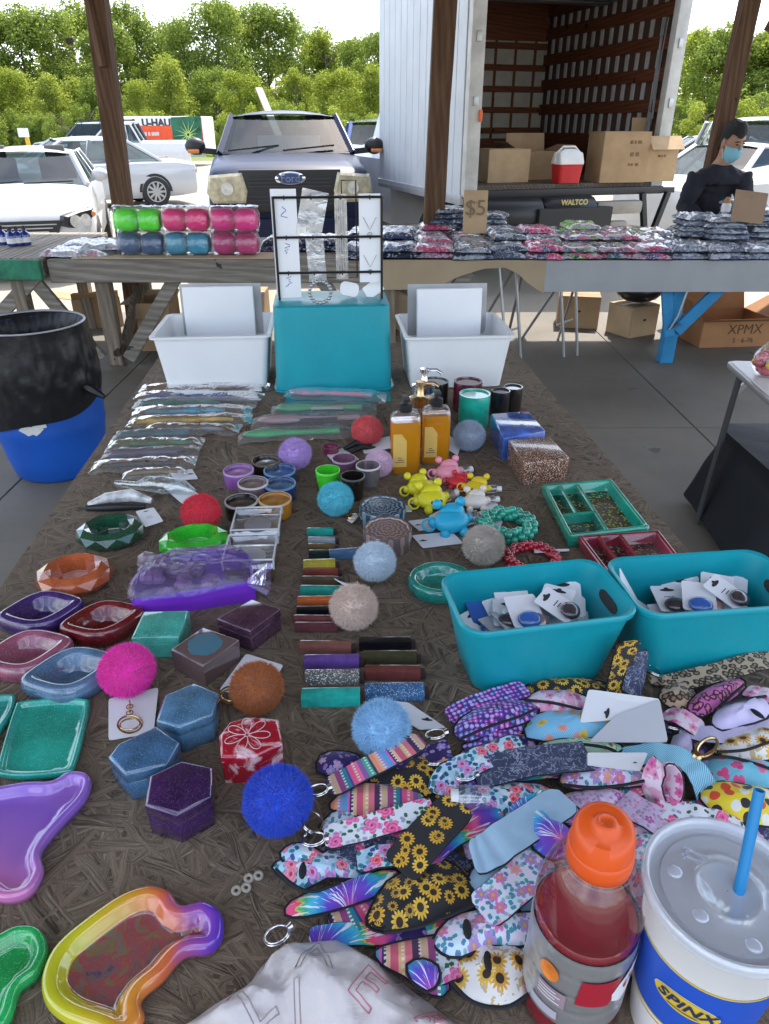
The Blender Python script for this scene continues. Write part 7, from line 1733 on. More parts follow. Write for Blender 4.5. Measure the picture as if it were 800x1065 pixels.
# ------------------------------------------------------------------ bead bracelets and toys
def bead_ring(label, px, py, r, n, br, col, name='bead_bracelet', flat=1.0):
    L = loc(px, py); o = thing(name, label, 'bracelet', L); b = MB()
    for k in range(n):
        a = 2*PI*k/n
        for j in range(3):
            t = 2*PI*j/3 + k*0.7; b.sphere(((r+br*1.0*math.cos(t))*math.cos(a), (r+br*math.cos(t))*math.sin(a)*flat, br*1.9+br*math.sin(t)), br, 9, 6)
    b.build('beads', mat('beads_%.2f' % col[0], col, 0.1, coat=1, var=.4, vs=30), o, smooth=60); return o
bead_ring('green glass bead bracelet behind the oatmeal pompom', 527, 553, 0.044, 26, 0.0085, (0.015, 0.30, 0.20))
bead_ring('red bead bracelet behind the left teal bin', 553, 586, 0.042, 30, 0.0058, (0.38, 0.012, 0.03))
def toy(label, px, py, col, s=1.0, eyes=True, extra=None):
    """silicone bottle holder with stubby arms and a loop"""
    L = loc(px, py); o = thing('toy_holder', label, 'toy', L, rnd.uniform(-.5, .5)); m = mat('toy_%.2f_%.2f' % (col[0], col[2]), col, 0.4, var=.08)
    b = MB(); b.sphere((0, 0, 0.020*s), 1, 18, 12, (0.034*s, 0.028*s, 0.020*s)); b.sphere((0.006*s, 0.016*s, 0.030*s), 1, 16, 10, (0.024*s, 0.020*s, 0.017*s))
    for x, y, z in ((-.034, .004, .020), (.034, .004, .020), (-.020, .026, .044), (.026, .028, .044), (-.018, -.022, .008), (.018, -.022, .008)): b.sphere((x*s, y*s, z*s), 0.0095*s, 10, 7)
    b.build('cover', m, o, smooth=60)
    MB().tube(ringpts((-0.042*s, 0.0, 0.018*s), 0.012*s, 16, ((1, 0, 0), (0, .5, .8))), 0.0024*s, 7, closed=True).build('loop', m, o)
    if eyes:
        b = MB(); [b.sphere((x*s, -0.0245*s, 0.026*s), 0.0036*s, 8, 6) for x in (-.010, .010)]; b.tube([(-.006*s, -.0268*s, .017*s), (0, -.0275*s, .0145*s), (.006*s, -.0268*s, .017*s)], 0.0012*s, 5); b.build('face', m_hole, o)
    t = MB().tube([(0.030*s, 0.010*s, 0.014*s), (0.056*s, 0.016*s, 0.014*s)], 0.013*s, 12); t.build('vial', m_clearpl, o)
    MB().tube([(0.056*s, 0.016*s, 0.014*s), (0.070*s, 0.019*s, 0.014*s)], 0.0085*s, 12).build('vial_cap', m_white, o); return o
toy('yellow silicone toy holder with a dark face nearest to us', 449, 528, (0.66, 0.60, 0.02), 0.95)
toy('yellow silicone toy holder behind the nearest yellow one', 436, 514, (0.64, 0.58, 0.02), 0.85, False)
toy('turquoise blue silicone toy holder on white cards', 469, 552, (0.02, 0.36, 0.55), 1.05, False)
toy('pink and coral silicone toy holder in front of the right amber bottle', 466, 498, (0.75, 0.28, 0.36), 0.85, False)
toy('red silicone toy holder right of the pink one', 476, 507, (0.62, 0.03, 0.04), 0.62, False)
toy('golden yellow silicone toy holder right of the red one', 495, 514, (0.68, 0.50, 0.02), 0.75)
toy('white and peach silicone toy holder at the right of the toys', 494, 528, (0.70, 0.62, 0.56), 0.75, False)
for k in range(7):
    q_ = loc(rnd.uniform(408, 520), rnd.uniform(500, 545), 0.002); t = MB().prism(rrect(0.04, 0.028, .004), 0, 0.001).build('hang_card', m_card, None, q_, rz=rnd.uniform(0, 3)); tag(t, 'small white backing card among the silicone toys', 'card', 'backing cards among the silicone toys')
# ------------------------------------------------------------------ brushes and tools in clear packets
def packet(label, x0, y0, x1, y1, w_, cols, z=0.0, brush=None, dark=None):
    """flat clear packet along (x0,y0)-(x1,y1)"""
    A, B = loc(x0, y0, z), loc(x1, y1, z); c = (A+B)/2; d = (B-A); Ln = d.length; a = math.atan2(d.y, d.x)
    o = thing('clear_packet', label, 'packet', c, a)
    if brush:
        m = mat('brush_%.2f_%.2f' % (brush[0], brush[2]), brush, 0.35, var=.06)
        MB().sphere((-Ln*0.26, 0, 0.010), 1, 18, 9, (Ln*0.20, w_*0.30, 0.010)).tube([(-Ln*0.10, 0, 0.009), (Ln*0.1, 0, 0.008), (Ln*0.36, 0, 0.008)], [0.008, 0.0065, 0.008], 10).build('brush', m, o, smooth=60)
        if dark: MB().box((0.03*Ln, -w_*0.22, 0.012), (Ln*0.30, w_*0.26, 0.002)).build('paper_label', dark, o, smooth=0)
    else:
        for k, cl in enumerate(cols):
            y = -w_*0.28 + w_*0.56*(k+.5)/len(cols)
            MB().tube([(-Ln*rnd.uniform(.38, .44), y, 0.007), (0, y+rnd.uniform(-.004, .004), 0.009), (Ln*rnd.uniform(.2, .42), y, 0.007)], [w_*0.12, w_*0.16, w_*0.08], 8).build('tool', mat('tool_%.2f_%.2f_%.2f' % cl, cl, 0.4, var=.5, vs=25), o, smooth=60)
    w_ *= 1.4; nx, ny = 24, 8; rows = []
    for j in range(ny+1):
        v = j/ny-.5; rows.append([Vector((Ln*u, w_*v*(1+.05*math.sin(u*20)), 0.002 + (0.022 if brush else 0.017)*max(0, 1-(2*v)**2)*max(0.0, 1-abs(2*u)**6) + 0.006*noise.noise(Vector((u*9+x0, v*7, y0))) + 0.003*noise.noise(Vector((u*3+x0, v*26, y0))))) for u in [i/nx-.5 for i in range(nx+1)]])
    MB().rings(rows, closed=False).build('sleeve', film('packet_film', (0.95, 0.96, 0.97), 0.09, 0.12, 20, 0.35, 0.10), o, smooth=80)
    return o
gre = (0.03, 0.20, 0.15); gry = (0.16, 0.18, 0.20); brn = (0.12, 0.07, 0.05)
packet('clear packet with brown tools farthest at the left bin', 146, 405, 280, 404, 0.055, [brn, (0.3, .2, .22)])
packet('clear packet with a blue topped tool behind the left packets', 142, 412, 274, 414, 0.05, [(0.05, 0.10, 0.35), gry])
packet('clear packet with a dark label and green edge', 140, 421, 268, 420, 0.06, [gre, (0.02, .02, .02)], 0.004)
packet('clear packet with a turquoise handled tool', 138, 430, 262, 428, 0.055, [(0.04, 0.30, 0.45), (0.25, .28, .28)], 0.008)
packet('clear packet with a mustard handled brush and rose bristles', 134, 440, 262, 437, 0.055, [(0.55, 0.35, 0.03), (0.35, 0.16, 0.12)], 0.004)
packet('clear packet with grey tools under the mustard one', 150, 447, 250, 448, 0.05, [gry, brn])
packet('clear packet with a dark teal tool at front of the left packets', 118, 455, 212, 452, 0.05, [(0.03, .14, .17), (0.10, .20, .24)], 0.003)
packet('clear packet with a green flecked tool at front of the left packets', 112, 465, 212, 462, 0.05, [(0.04, .25, .12)], 0.003)
packet('clear packet with purple grey tools at front of the left packets', 106, 475, 208, 471, 0.05, [(0.16, .12, .22), (0.08, .07, .10)], 0.003)
packet('clear packet with a black and white tool nearest at left', 95, 487, 204, 482, 0.05, [(0.02, .02, .025), (0.45, .42, .45)], 0.003)
packet('clear packet with a gold flecked tool nearest the card tags', 128, 496, 196, 493, 0.035, [(0.26, .17, .07)])
packet('teal tinted packet with a pink hairbrush in front of the teal box', 296, 410, 402, 414, 0.06, [], 0.004, (0.70, 0.30, 0.42))
packet('clear packet with a mint green hairbrush and white label', 282, 428, 392, 426, 0.06, [], 0.006, (0.06, 0.55, 0.25), m_card)
packet('clear packet with a pale pink hairbrush and dark blue label', 262, 441, 392, 436, 0.06, [], 0.004, (0.62, 0.40, 0.44), mat('navy_label', (0.015, 0.03, 0.13), 0.5))
packet('clear packet with a bright green hairbrush nearest to us', 248, 456, 370, 450, 0.055, [], 0.002, (0.04, 0.58, 0.20))
b = MB(); b.prism(rrect(0.30, 0.10, 0.004), 0, 0.0012); q_ = loc(352, 412); t = b.build('teal_sheet', mat('teal_paper', (0.02, 0.26, 0.28), 0.45), None, q_, rz=0.05); tag(t, 'flat teal plastic sheet under the pink hairbrush packet', 'sheet')
# vape-like glass pieces at the left edge
o = thing('glass_tool', 'clear glass tool lying beside the card tags', 'glass', loc(165, 513), -0.25)
MB().tube([(-0.10, 0, .012), (-0.05, 0, .013), (-0.02, 0, .020), (0.02, 0, .022), (0.06, 0, .020), (0.085, 0, .012)], [.007, .009, .017, .020, .018, .008], 14).build('body', film('thick_glass', (0.85, 0.90, 0.90), 0.15, 0.05, 30, 0.3, 0.05), o, smooth=60)
o = thing('hair_clip', 'black and white patterned claw clip at the left table edge', 'clip', loc(128, 527), 0.05)
MB().tube([(-0.065, -.008, .010), (-0.03, 0, .020), (0.02, .004, .024), (0.06, 0, .012)], [.006, .012, .014, .006], 10).build('top_jaw', mat('clip_bw', (0.55, 0.55, 0.55), 0.25, coat=1, var=.9, vs=30), o, smooth=60)
MB().tube([(-0.068, -.014, .006), (-0.02, -.018, .009), (0.05, -.014, .006)], [.006, .009, .005], 8).build('bottom_jaw', m_blackpl, o, smooth=60)
o = thing('hair_clip', 'black wire claw clip among the tags left of the amber bottles', 'clip', loc(375, 468), 0.3)
MB().tube([(-0.04, 0, .008), (-0.01, .01, .016), (0.03, 0, .008)], [.005, .009, .005], 8).tube([(-0.03, -.02, .006), (0.0, -.01, .013), (0.04, -.02, .006)], [.004, .008, .004], 8).build('jaws', m_blackpl, o, smooth=60)
# ------------------------------------------------------------------ teal front bins with cards
def front_bin(label, FL, FR, BLp, BRp, base, h):
    """rim corners in the photo (front left/right, back left/right) at height h; base = base front corners"""
    pts = [P(x, y, TZ+h) for x, y in (FL, FR, BRp, BLp)]; c = sum(pts, Vector())/4
    ux = ((pts[1]-pts[0]) + (pts[2]-pts[3])).normalized(); ang = math.atan2(ux.y, ux.x)
    w_ = ((pts[1]-pts[0]).length + (pts[2]-pts[3]).length)/2; d_ = ((pts[3]-pts[0]).length + (pts[2]-pts[1]).length)/2
    o = thing('storage_bin', label, 'bin', (c.x, c.y, TZ), ang)
    sh = bin_mesh(w_*0.80, d_*0.80, w_, d_, h, 0.030, t=0.0028, rim=0.0035)
    sh.build('shell', m_teal, o, smooth=50)
    for s in (-1, 1):
        M = Matrix.Rotation(s*0.16, 3, 'Y'); b = MB()
        b.rings([[M @ Vector((0.0+k*0.0012, 0.026*math.copysign(abs(math.cos(a))**.5, math.cos(a)), 0.009*math.sin(a))) for a in [i*PI/10 for i in range(20)]] for k in (-1, 1)]); b.build('handle_hole', m_dark, o, (s*w_*0.475-s*0.0026, 0.0, h*0.76), smooth=0)
    return o, c, ang, w_, d_
B1 = front_bin('left teal storage bin of hang cards on the sales table', (482, 660), (655, 638), (461, 597), (630, 580), None, 0.122)
B2 = front_bin('right teal storage bin of hang cards cut by the photo edge', (668, 638), (838, 628), (632, 582), (800, 570), None, 0.122)
def in_bin(B, u, v, z, w_, hgt, tilt, rz, label, sticker=None, cat='card', m=None, hole=True, wob=0.0):
    o, c, ang, bw, bd = B; ux = Vector((math.cos(ang), math.sin(ang), 0)); vy = Vector((-ux.y, ux.x, 0))
    p = Vector((c.x, c.y, TZ)) + ux*u*bw*0.5 + vy*v*bd*0.5 + Vector((0, 0, z))
    t = thing('hang_card', label, cat, p); t.rotation_euler = (tilt, wob, ang+rz)
    MB().prism([Vector((q_.x, q_.y+hgt/2)) for q_ in rrect(w_, hgt, 0.004)], 0, 0.0009).build('sheet', m or m_card, t, smooth=0)
    if hole:
        b = MB().add([(0.011*math.cos(a), hgt-0.010+0.003*math.sin(a), 0.00125) for a in [i*PI/6 for i in range(12)]], [tuple(range(12))]).add([(0.004*math.cos(a), hgt-0.0085+0.0045*math.sin(a), 0.0014) for a in [i*PI/6 for i in range(12)]], [tuple(range(12))]); b.build('punched_hole', m_hole, t, smooth=0)
        b = MB(); [b.box((rnd.uniform(-.003, .003), hgt*0.55-0.005*k, 0.0012), (0.016-0.004*k, 0.0013, 0.0002)) for k in range(2)]; b.build('print', m_cardink, t, smooth=0)
    if sticker:
        f = MB().sphere((0.0, hgt*0.15, 0.006), 1, 16, 8, (0.017, 0.014, 0.007)); f.build('charm', sticker, t, smooth=60)
    return t
ch = [mat('charm_grey', (0.25, 0.24, 0.26), .3, coat=1, var=.5, vs=40), mat('charm_rose', (0.36, 0.20, 0.18), .3, coat=1, var=.4, vs=40), mat('charm_dark', (0.05, 0.04, 0.05), .25, coat=1, var=.4, vs=40), mat('charm_blue', (0.03, 0.12, 0.42), .3, coat=1, var=.3, vs=30)]
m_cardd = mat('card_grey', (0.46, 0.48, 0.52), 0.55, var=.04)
for a in [(-.08, .25, .040, .052, .075, .75, .05, 'white hole punched card upright at the back of the left bin', ch[0]), (-.16, .02, .045, .050, .070, .45, .25, 'white card with a grey charm leaning left in the left bin', ch[0]), (.52, .22, .036, .054, .078, .80, -.15, 'white hole punched card upright at right in the left bin', ch[0]), (.54, .18, .034, .05, .07, .62, -.30, 'white card tucked behind the upright right one in the left bin', None), (-.40, -.05, .050, .05, .065, .25, .55, 'white card slanting beside the blue sleeve in the left bin', None), (.34, -.20, .048, .062, .075, .15, .2, 'grey card back lying flat at front right of the left bin', None), (.42, -.28, .044, .060, .070, .10, -.35, 'large grey card back in the right front of the left bin', None), (-.36, -.42, .048, .055, .05, .05, .10, 'grey card lying at front left of the left bin', None), (-.02, -.52, .056, .052, .04, .12, -.05, 'white card with a rose charm at the front of the left bin', ch[1]), (-.30, -.25, .048, .05, .06, .1, .7, 'dark charm card in the middle of the left bin', ch[2])]:
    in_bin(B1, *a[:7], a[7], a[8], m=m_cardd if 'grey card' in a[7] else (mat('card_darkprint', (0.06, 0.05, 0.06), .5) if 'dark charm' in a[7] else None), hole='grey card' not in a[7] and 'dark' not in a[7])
in_bin(B1, -.46, .08, .052, .042, .065, .35, .10, 'blue glittery sleeve at the left end of the left bin', ch[3], 'sleeve', mat('sleeve_blue', (0.03, 0.12, 0.45), .3, coat=1), False)
for a in [(-.10, .15, .040, .056, .075, .62, -.25, 'white hole punched card upright in the right bin', ch[1]), (-.64, .30, .060, .03, .07, 1.0, 1.2, 'white card on edge at the left wall of the right bin', None), (-.48, .10, .044, .05, .10, .35, .85, 'white card standing on edge left of the upright card in the right bin', None), (-.44, -.20, .048, .05, .085, .20, .95, 'white punched card lying at left in the right bin', None), (.30, .15, .044, .056, .08, .5, -.15, 'pale card leaning behind the others in the right bin', None), (.46, .22, .046, .056, .08, .55, -.45, 'pale card at the right end of the right bin', None), (.12, -.35, .050, .06, .06, .15, .3, 'pale card lying at the front of the right bin', None), (-.12, -.05, .052, .05, .05, .2, .2, 'bronze charm card in the right bin', ch[1]), (.02, -.42, .058, .045, .04, .1, -.3, 'dark charm card in the right bin', ch[2]), (-.28, -.40, .045, .055, .05, .06, .1, 'dark card lying at front left of the right bin', None)]:
    in_bin(B2, *a[:7], a[7], a[8], m=mat('card_darkprint', ()) if 'dark' in a[7] else (mat('charm_bronze', (0.22, 0.12, 0.09), .4, var=.3) if 'bronze' in a[7] else None), hole='punched' in a[7] or 'pale' in a[7])
for B, lab, off in ((B1, 'left', 0), (B2, 'right', 1)):
    for k, (u, v, cl, wh) in enumerate(((-.30, -.10, 'dark navy', ch[2]), (.05, -.25, 'rosy', ch[1]), (.22, .02, 'smoky grey', ch[0]), (-.12, -.38, 'bright blue', ch[3]), (.42, -.30, 'plum dark', ch[2]))):
        in_bin(B, u, v, .074+.004*k, .046, .055, .12+.05*k, rnd.uniform(-.9, .9), 'white card holding a %s charm on the heap in the %s teal bin' % (cl, lab), wh, hole=k % 2 == 0)
for B, lab in ((B1, 'left'), (B2, 'right')):
    o, c, ang, bw, bd = B
    t = thing('card_heap', 'loose heap of cards filling the bottom of the %s teal bin' % lab, 'cards', (c.x, c.y, TZ+0.008), ang)
    b = MB()
    for k in range(44): b.box((rnd.uniform(-.19, .19)*bw, rnd.uniform(-.14, .14)*bd, 0.004+k*0.0014), (0.05, 0.06, 0.001), M=Matrix.Rotation(rnd.uniform(0, 3), 3, 'Z') @ Matrix.Rotation(rnd.uniform(-.32, .32), 3, 'X'))
    h_ = b.build('loose_cards', mat('heap_cards', (0.48, 0.49, 0.53), .6, var=.3, vs=60), t, smooth=0); h_['kind'] = 'stuff'
# ================================================================== pile of printed wristlets and pouches
m_edge = mat('black_binding', (0.010, 0.010, 0.014), 0.75, var=0)
GP = 'printed wristlets and pouches in the pile'
def clasp(o, p, d):
    """split ring and swivel clasp near a strap end"""
    d = Vector((d.x, d.y, 0)).normalized(); s = Vector((-d.y, d.x, 0))
    b = MB(); b.tube(ringpts(p + d*0.012 + Vector((0, 0, .002)), 0.0125, 18, (d, s*0.9+Vector((0, 0, .3)))), 0.0007, 6, closed=True)
    b.tube(ringpts(p + d*0.012 + Vector((0, 0, .003)), 0.0112, 18, (d, s*0.9+Vector((0, 0, .36)))), 0.0006, 6, closed=True)
    b.build('key_ring', m_silver, o)
    MB().tube([p - d*0.004, p + d*0.001], [0.0055, 0.004], 8).build('clamp', m_silver, o, smooth=50)
def strap(label, pts, w, key, ring=None, name='wristlet', tap=True, edge=True, cat='wristlet', up=None):
    wp = [P(x, y, TZ+z) for x, y, z in pts]; L = sum(wp, Vector())/len(wp); L.z = TZ
    path = [Vector(p) - L for p in (catmull(wp, 7, False) if len(wp) > 2 else [wp[0].lerp(wp[1], k/6) for k in range(7)])]
    for i, p in enumerate(path): p.z += 0.0032*noise.noise(Vector((i*0.35, w*999, L.x*50)))
    o = thing(name, label, cat, L, 0, GP)
    b = MB(); e = b.ribbon(path, w*1.06, 0.0034, up, tap); b.build('strap', C(key), o, smooth=50)
    if edge:
        m = MB(); [m.tube(q, 0.0012, 5) for q in e]; m.build('binding', m_edge, o)
    if ring is not None:
        p, q = (path[0], path[1]) if ring == 0 else (path[-1], path[-2]); clasp(o, p, p-q)
    return o
def pouch(label, poly, th, z, key, smooth=2, edge=True, name='pouch', ring=None, slit=None, cat='pouch', seam=None, tilt=None):
    mx_, my_ = sum(q_[0] for q_ in poly)/len(poly), sum(q_[1] for q_ in poly)/len(poly); poly = [(mx_+(x-mx_)*1.06, my_+(y-my_)*1.03) for x, y in poly]
    c = sum((P(x, y, TZ+z) for x, y in poly), Vector())/len(poly); L = Vector((c.x, c.y, TZ+z))
    ol = ccw([Vector((p.x-L.x, p.y-L.y)) for p in (P(x, y, TZ+z) for x, y in poly)])
    ol = [Vector(p) for p in catmull(ol, smooth)] if smooth > 1 else ol
    o = thing(name, label, cat, L, 0, GP)
    MB().pillow(ol, th).build('cover', C(key), o, smooth=60)
    if edge:
        m = MB(); m.tube([(p.x, p.y, 0.001) for p in ol], 0.0014, 5, closed=True); m.build('binding', m_edge, o)
    if seam:   # a dark opening across the pouch, photo points
        pp = [P(x, y, TZ+z+th*1.02) - L for x, y in seam]; pp = catmull(pp, 5, False) if len(pp) > 2 else pp
        MB().tube(pp, 0.0019, 6).build('opening', m_edge, o)
    if slit:
        p = P(slit[0], slit[1], TZ+z+th) - L; MB().sphere((p.x, p.y, th*0.98), 1, 12, 6, (0.0042, 0.010, 0.0022), M=Matrix.Rotation(slit[2] if len(slit) > 2 else 0, 3, 'Z')).build('slot', m_edge, o)
    if ring: p = P(*ring, TZ+z) - L; clasp(o, Vector((p.x, p.y, 0.003)), Vector((p.x, p.y, 0)))
    return o
# --- dark underlayer: plain black backs of straps and pouches
r_ = random.Random(21)
for k in range(40):
    x, y = r_.uniform(395, 800), r_.uniform(735, 1010)
    if y > 1000 - (x-395)*0.01 or (x < 480 and y < 800): continue
    a = r_.uniform(-.5, .5); l_ = r_.uniform(30, 48)
    o = strap('black backed strap half buried deep in the pile', [(x-l_*math.cos(a), y+l_*math.sin(a), .004), (x, y, .010+r_.uniform(0, .006)), (x+l_*math.cos(a), y-l_*math.sin(a), .005)], 0.034, 'black_back' if False else r_.choice(['floral_navy', 'marble', 'marble', 'leopard', 'sun_black']), cat='wristlet')
    o['label'] = 'dark strap half buried deep under the printed pouches'; o['group'] = 'dark straps buried under the pile'
for k, (x, y, a, l_, key) in enumerate(((430, 790, .3, 40, 'floral_navy'), (455, 850, -.2, 46, 'roses'), (520, 870, .4, 40, 'floral_lilac'), (560, 800, .1, 50, 'tiedye'), (610, 842, -.2, 46, 'sun_black'), (665, 815, .5, 40, 'serape'), (640, 868, .2, 40, 'floral_pink'), (700, 790, -.3, 44, 'floral_navy'), (745, 845, .1, 44, 'serape'), (770, 740, -.2, 40, 'sun_black'), (530, 968, -.1, 44, 'denim'), (470, 1000, .5, 36, 'roses'), (440, 940, .7, 40, 'tiedye'), (370, 890, .2, 44, 'marble'), (590, 780, -.1, 40, 'leopard_pink'), (500, 820, .5, 36, 'scallop'))):
    strap('printed strap wedged low in the pile under other pouches', [(x-l_*math.cos(a), y+l_*math.sin(a)*.8, .010), (x-l_*.3, y+l_*.2*math.sin(a), .019), (x+l_*.35, y-l_*.3*math.sin(a), .015), (x+l_*math.cos(a), y-l_*math.sin(a)*.8, .020)], .030, key)['label'] = {'floral_navy': 'navy floral', 'roses': 'white rose', 'floral_lilac': 'lilac floral', 'tiedye': 'tie dye', 'sun_black': 'black sunflower', 'serape': 'serape striped', 'floral_pink': 'pink floral', 'denim': 'denim', 'marble': 'navy marbled', 'leopard_pink': 'pink leopard', 'scallop': 'purple scale'}[key] + ' strap wedged low in the pile under ' + ('the red rose strap', 'the long rose strap', 'the denim strap', 'the marbled strap', 'the bottle cap', 'the pink loop', 'the cup rim and bottle cap', 'the blue lattice strap', 'the yellow dotted pouch', 'the lavender pouch', 'the teal floral holder', 'the white sunflower pouch', 'the large sunflower pouch', 'the rose strap end', 'the avocado pouch', 'the clear travel bottle')[k]
# --- left edge of the pile, top to bottom
pouch('navy floral end of a pouch behind the striped strap', [(331, 803), (334, 786), (352, 782), (372, 786), (374, 800), (352, 808)], .010, .006, 'floral_navy')
pouch('black sunflower pouch under the striped strap at top', [(385, 808), (412, 792), (442, 785), (457, 803), (455, 822), (430, 832), (398, 828)], .012, .010, 'sun_black')
strap('serape striped strap reaching the sky blue pompom', [(341, 819, .018), (390, 795, .030), (439, 770, .034)], .0275, 'serape', 0)
pouch('serape striped pouch under the striped strap', [(346, 842), (352, 829), (380, 815), (405, 818), (436, 824), (434, 836), (405, 846), (372, 850)], .012, .012, 'serape')
strap('pink rose lower fold of the long rose strap', [(350, 888, .012), (385, 880, .016), (418, 866, .016)], .024, 'roses')
pouch('small grey pink floral tab behind the rose strap', [(333, 862), (345, 846), (360, 842), (372, 850), (360, 862), (345, 868)], .006, .012, 'floral_pastel')
strap('pink rose strap on white lying across the pile at left', [(338, 872, .026), (395, 857, .034), (451, 840, .034)], .0285, 'roses', 0)
strap('pale rose strap end below the long rose strap', [(372, 897, .022), (400, 890, .028), (431, 889, .028)], .0235, 'floral_blue')
pouch('blue floral pouch with red roses at the left of the pile', [(285, 903), (297, 894), (320, 893), (345, 885), (372, 902), (372, 915), (340, 914), (318, 926), (300, 918)], .012, .016, 'floral_blue', slit=(315, 905), seam=[(287, 904), (305, 920), (325, 927), (355, 918)])
pouch('top fold of the blue floral pouch with a dark rose', [(292, 888), (305, 878), (322, 880), (340, 893), (325, 902), (300, 900)], .008, .022, 'floral_blue', ring=(322, 868))
pouch('tie dye pouch with purple and white rays at lower left', [(300, 952), (305, 938), (335, 925), (380, 912), (402, 905), (412, 910), (400, 928), (360, 944), (320, 954)], .014, .014, 'tiedye', ring=(300, 968))
strap('orange serape strap under the tie dye pouch', [(345, 966, .006), (372, 952, .010), (392, 938, .010)], .030, 'serape')
strap('blue tie dye strap end behind the wrapping bag', [(322, 975, .006), (372, 972, .010), (420, 972, .012), (472, 969, .012)], .020, 'tiedye')
# --- sunflower group
strap('sunflower strap on black running up the middle of the pile', [(415, 905, .030), (440, 875, .038), (478, 836, .036)], .040, 'sun_black')
pouch('large black sunflower pouch in the middle of the pile', [(384, 962), (388, 945), (404, 918), (430, 905), (462, 896), (482, 912), (498, 938), (470, 950), (430, 965), (402, 970)], .016, .018, 'sun_black', seam=[(400, 970), (435, 964), (470, 951), (496, 940)])
pouch('small sunflower corner at left of the large sunflower pouch', [(388, 962), (392, 945), (402, 942), (406, 955), (398, 966)], .006, .020, 'sun_black')
pouch('serape striped pouch beside the wrapping bag', [(392, 990), (410, 982), (452, 974), (462, 984), (466, 1030), (448, 1036), (420, 1016), (398, 1004)], .012, .014, 'serape')
pouch('rainbow puzzle coloured tab on the lower serape pouch', [(424, 1004), (440, 998), (455, 1006), (456, 1022), (444, 1032), (428, 1020)], .007, .026, 'tiedye')
pouch('white sunflower pouch in front of the drink bottle', [(470, 1016), (474, 1000), (484, 985), (505, 976), (530, 982), (552, 990), (560, 1004), (556, 1026), (536, 1044), (505, 1046), (480, 1034)], .015, .012, 'sun_white', slit=(508, 1000), seam=[(470, 1022), (492, 1042), (525, 1048), (550, 1034)])
pouch('white sunflower pouch behind the drink bottle', [(540, 985), (552, 978), (570, 982), (572, 1010), (556, 1020)], .01, .016, 'sun_white')
pouch('white sunflower pouch between the bottle and the cup', [(655, 1010), (662, 985), (678, 975), (690, 1000), (686, 1022), (664, 1026)], .010, .010, 'sun_white')
# --- light floral holders around the bottle
pouch('teal blue floral holder left of the drink bottle', [(453, 978), (468, 958), (495, 948), (530, 952), (560, 950), (566, 975), (540, 985), (510, 984), (480, 996), (462, 992)], .016, .020, 'floral_pastel', slit=(486, 966))
pouch('lower denim holder under the pale denim strap', [(488, 915), (500, 898), (536, 890), (552, 894), (545, 912), (515, 934), (494, 930)], .010, .018, 'denim')
pouch('sky blue denim pouch beside the bottle shoulder', [(536, 935), (556, 912), (572, 905), (572, 948), (548, 952)], .008, .014, 'denim')
strap('pale denim strap curling in front of the tie dye heart', [(492, 893, .036), (510, 884, .044), (542, 862, .050), (590, 830, .046)], .037, 'denim')
strap('pastel floral strap slanting left of the drink bottle', [(500, 950, .034), (530, 925, .040), (566, 892, .040)], .036, 'floral_pastel')
pouch('rainbow tie dye heart pouch behind the orange bottle cap', [(548, 862), (552, 842), (560, 838), (570, 850), (585, 858), (598, 870), (596, 888), (576, 895), (556, 884)], .012, .044, 'tiedye')
strap('tie dye fan shaped strap in the middle of the pile', [(436, 892, .020), (470, 862, .026), (520, 845, .026)], .038, 'tiedye')
strap('magenta tie dye strap end behind the pale denim strap', [(535, 850, .036), (555, 838, .042), (574, 830, .042)], .024, 'tiedye')
pouch('tie dye scalloped pouch left of the bottle cap', [(568, 838), (578, 830), (595, 836), (606, 850), (598, 862), (582, 852)], .008, .034, 'tiedye')
pouch('blue floral holder with red roses and a clear bottle', [(478, 828), (482, 822), (520, 816), (560, 816), (574, 828), (566, 842), (540, 854), (512, 852), (485, 845)], .016, .018, 'floral_blue')
o = thing('travel_bottle', 'small clear travel bottle sticking out of the rose holder', 'bottle', P(497, 834, TZ+.030), -0.05)
MB().tube([(-.022, 0, .006), (.012, 0, .006)], 0.0135, 14).build('body', m_clearpl, o, smooth=50); MB().tube([(-.030, 0, .006), (-.022, 0, .006)], 0.009, 12).build('cap', m_card, o, smooth=50)
# --- upper middle
pouch('black sunflower pouch against the left teal bin front', [(548, 722), (556, 710), (590, 706), (625, 710), (632, 722), (600, 728)], .012, .010, 'sun_black')
strap('purple mermaid scale strap in front of the left teal bin', [(466, 746, .014), (505, 729, .022), (548, 716, .022)], .030, 'scallop')
pouch('purple mermaid scale pouch with a black opening', [(474, 764), (480, 748), (505, 735), (540, 728), (558, 736), (552, 750), (520, 760), (490, 772)], .016, .020, 'scallop', seam=[(480, 768), (508, 756), (538, 746), (556, 738)], ring=(462, 764))
pouch('lower half of the mermaid scale pouch', [(482, 776), (505, 764), (540, 752), (552, 756), (530, 770), (495, 782)], .008, .014, 'scallop')
pouch('pink floral pouch with a black seam beside the mermaid pouch', [(546, 730), (560, 720), (590, 720), (610, 726), (606, 742), (575, 746), (556, 742)], .014, .016, 'floral_pink', seam=[(545, 728), (575, 731), (605, 738)])
pouch('navy floral pouch with an orange flower below the mermaid pouch', [(472, 798), (482, 782), (510, 770), (545, 762), (556, 775), (540, 788), (505, 798), (485, 806)], .014, .012, 'floral_navy', ring=(462, 792))
strap('red rose strap on pale blue looping left of the marbled strap', [(459, 826, .014), (468, 806, .024), (500, 790, .030), (544, 774, .030)], .032, 'floral_blue')
strap('navy marbled strap lying across the middle of the pile', [(494, 806, .026), (550, 793, .036), (612, 786, .038)], .040, 'marble', 0, tap=False)
pouch('sky blue lattice pouch with small fruit prints', [(550, 768), (552, 750), (566, 742), (610, 741), (640, 744), (644, 758), (628, 768), (590, 772)], .017, .020, 'pineapple')
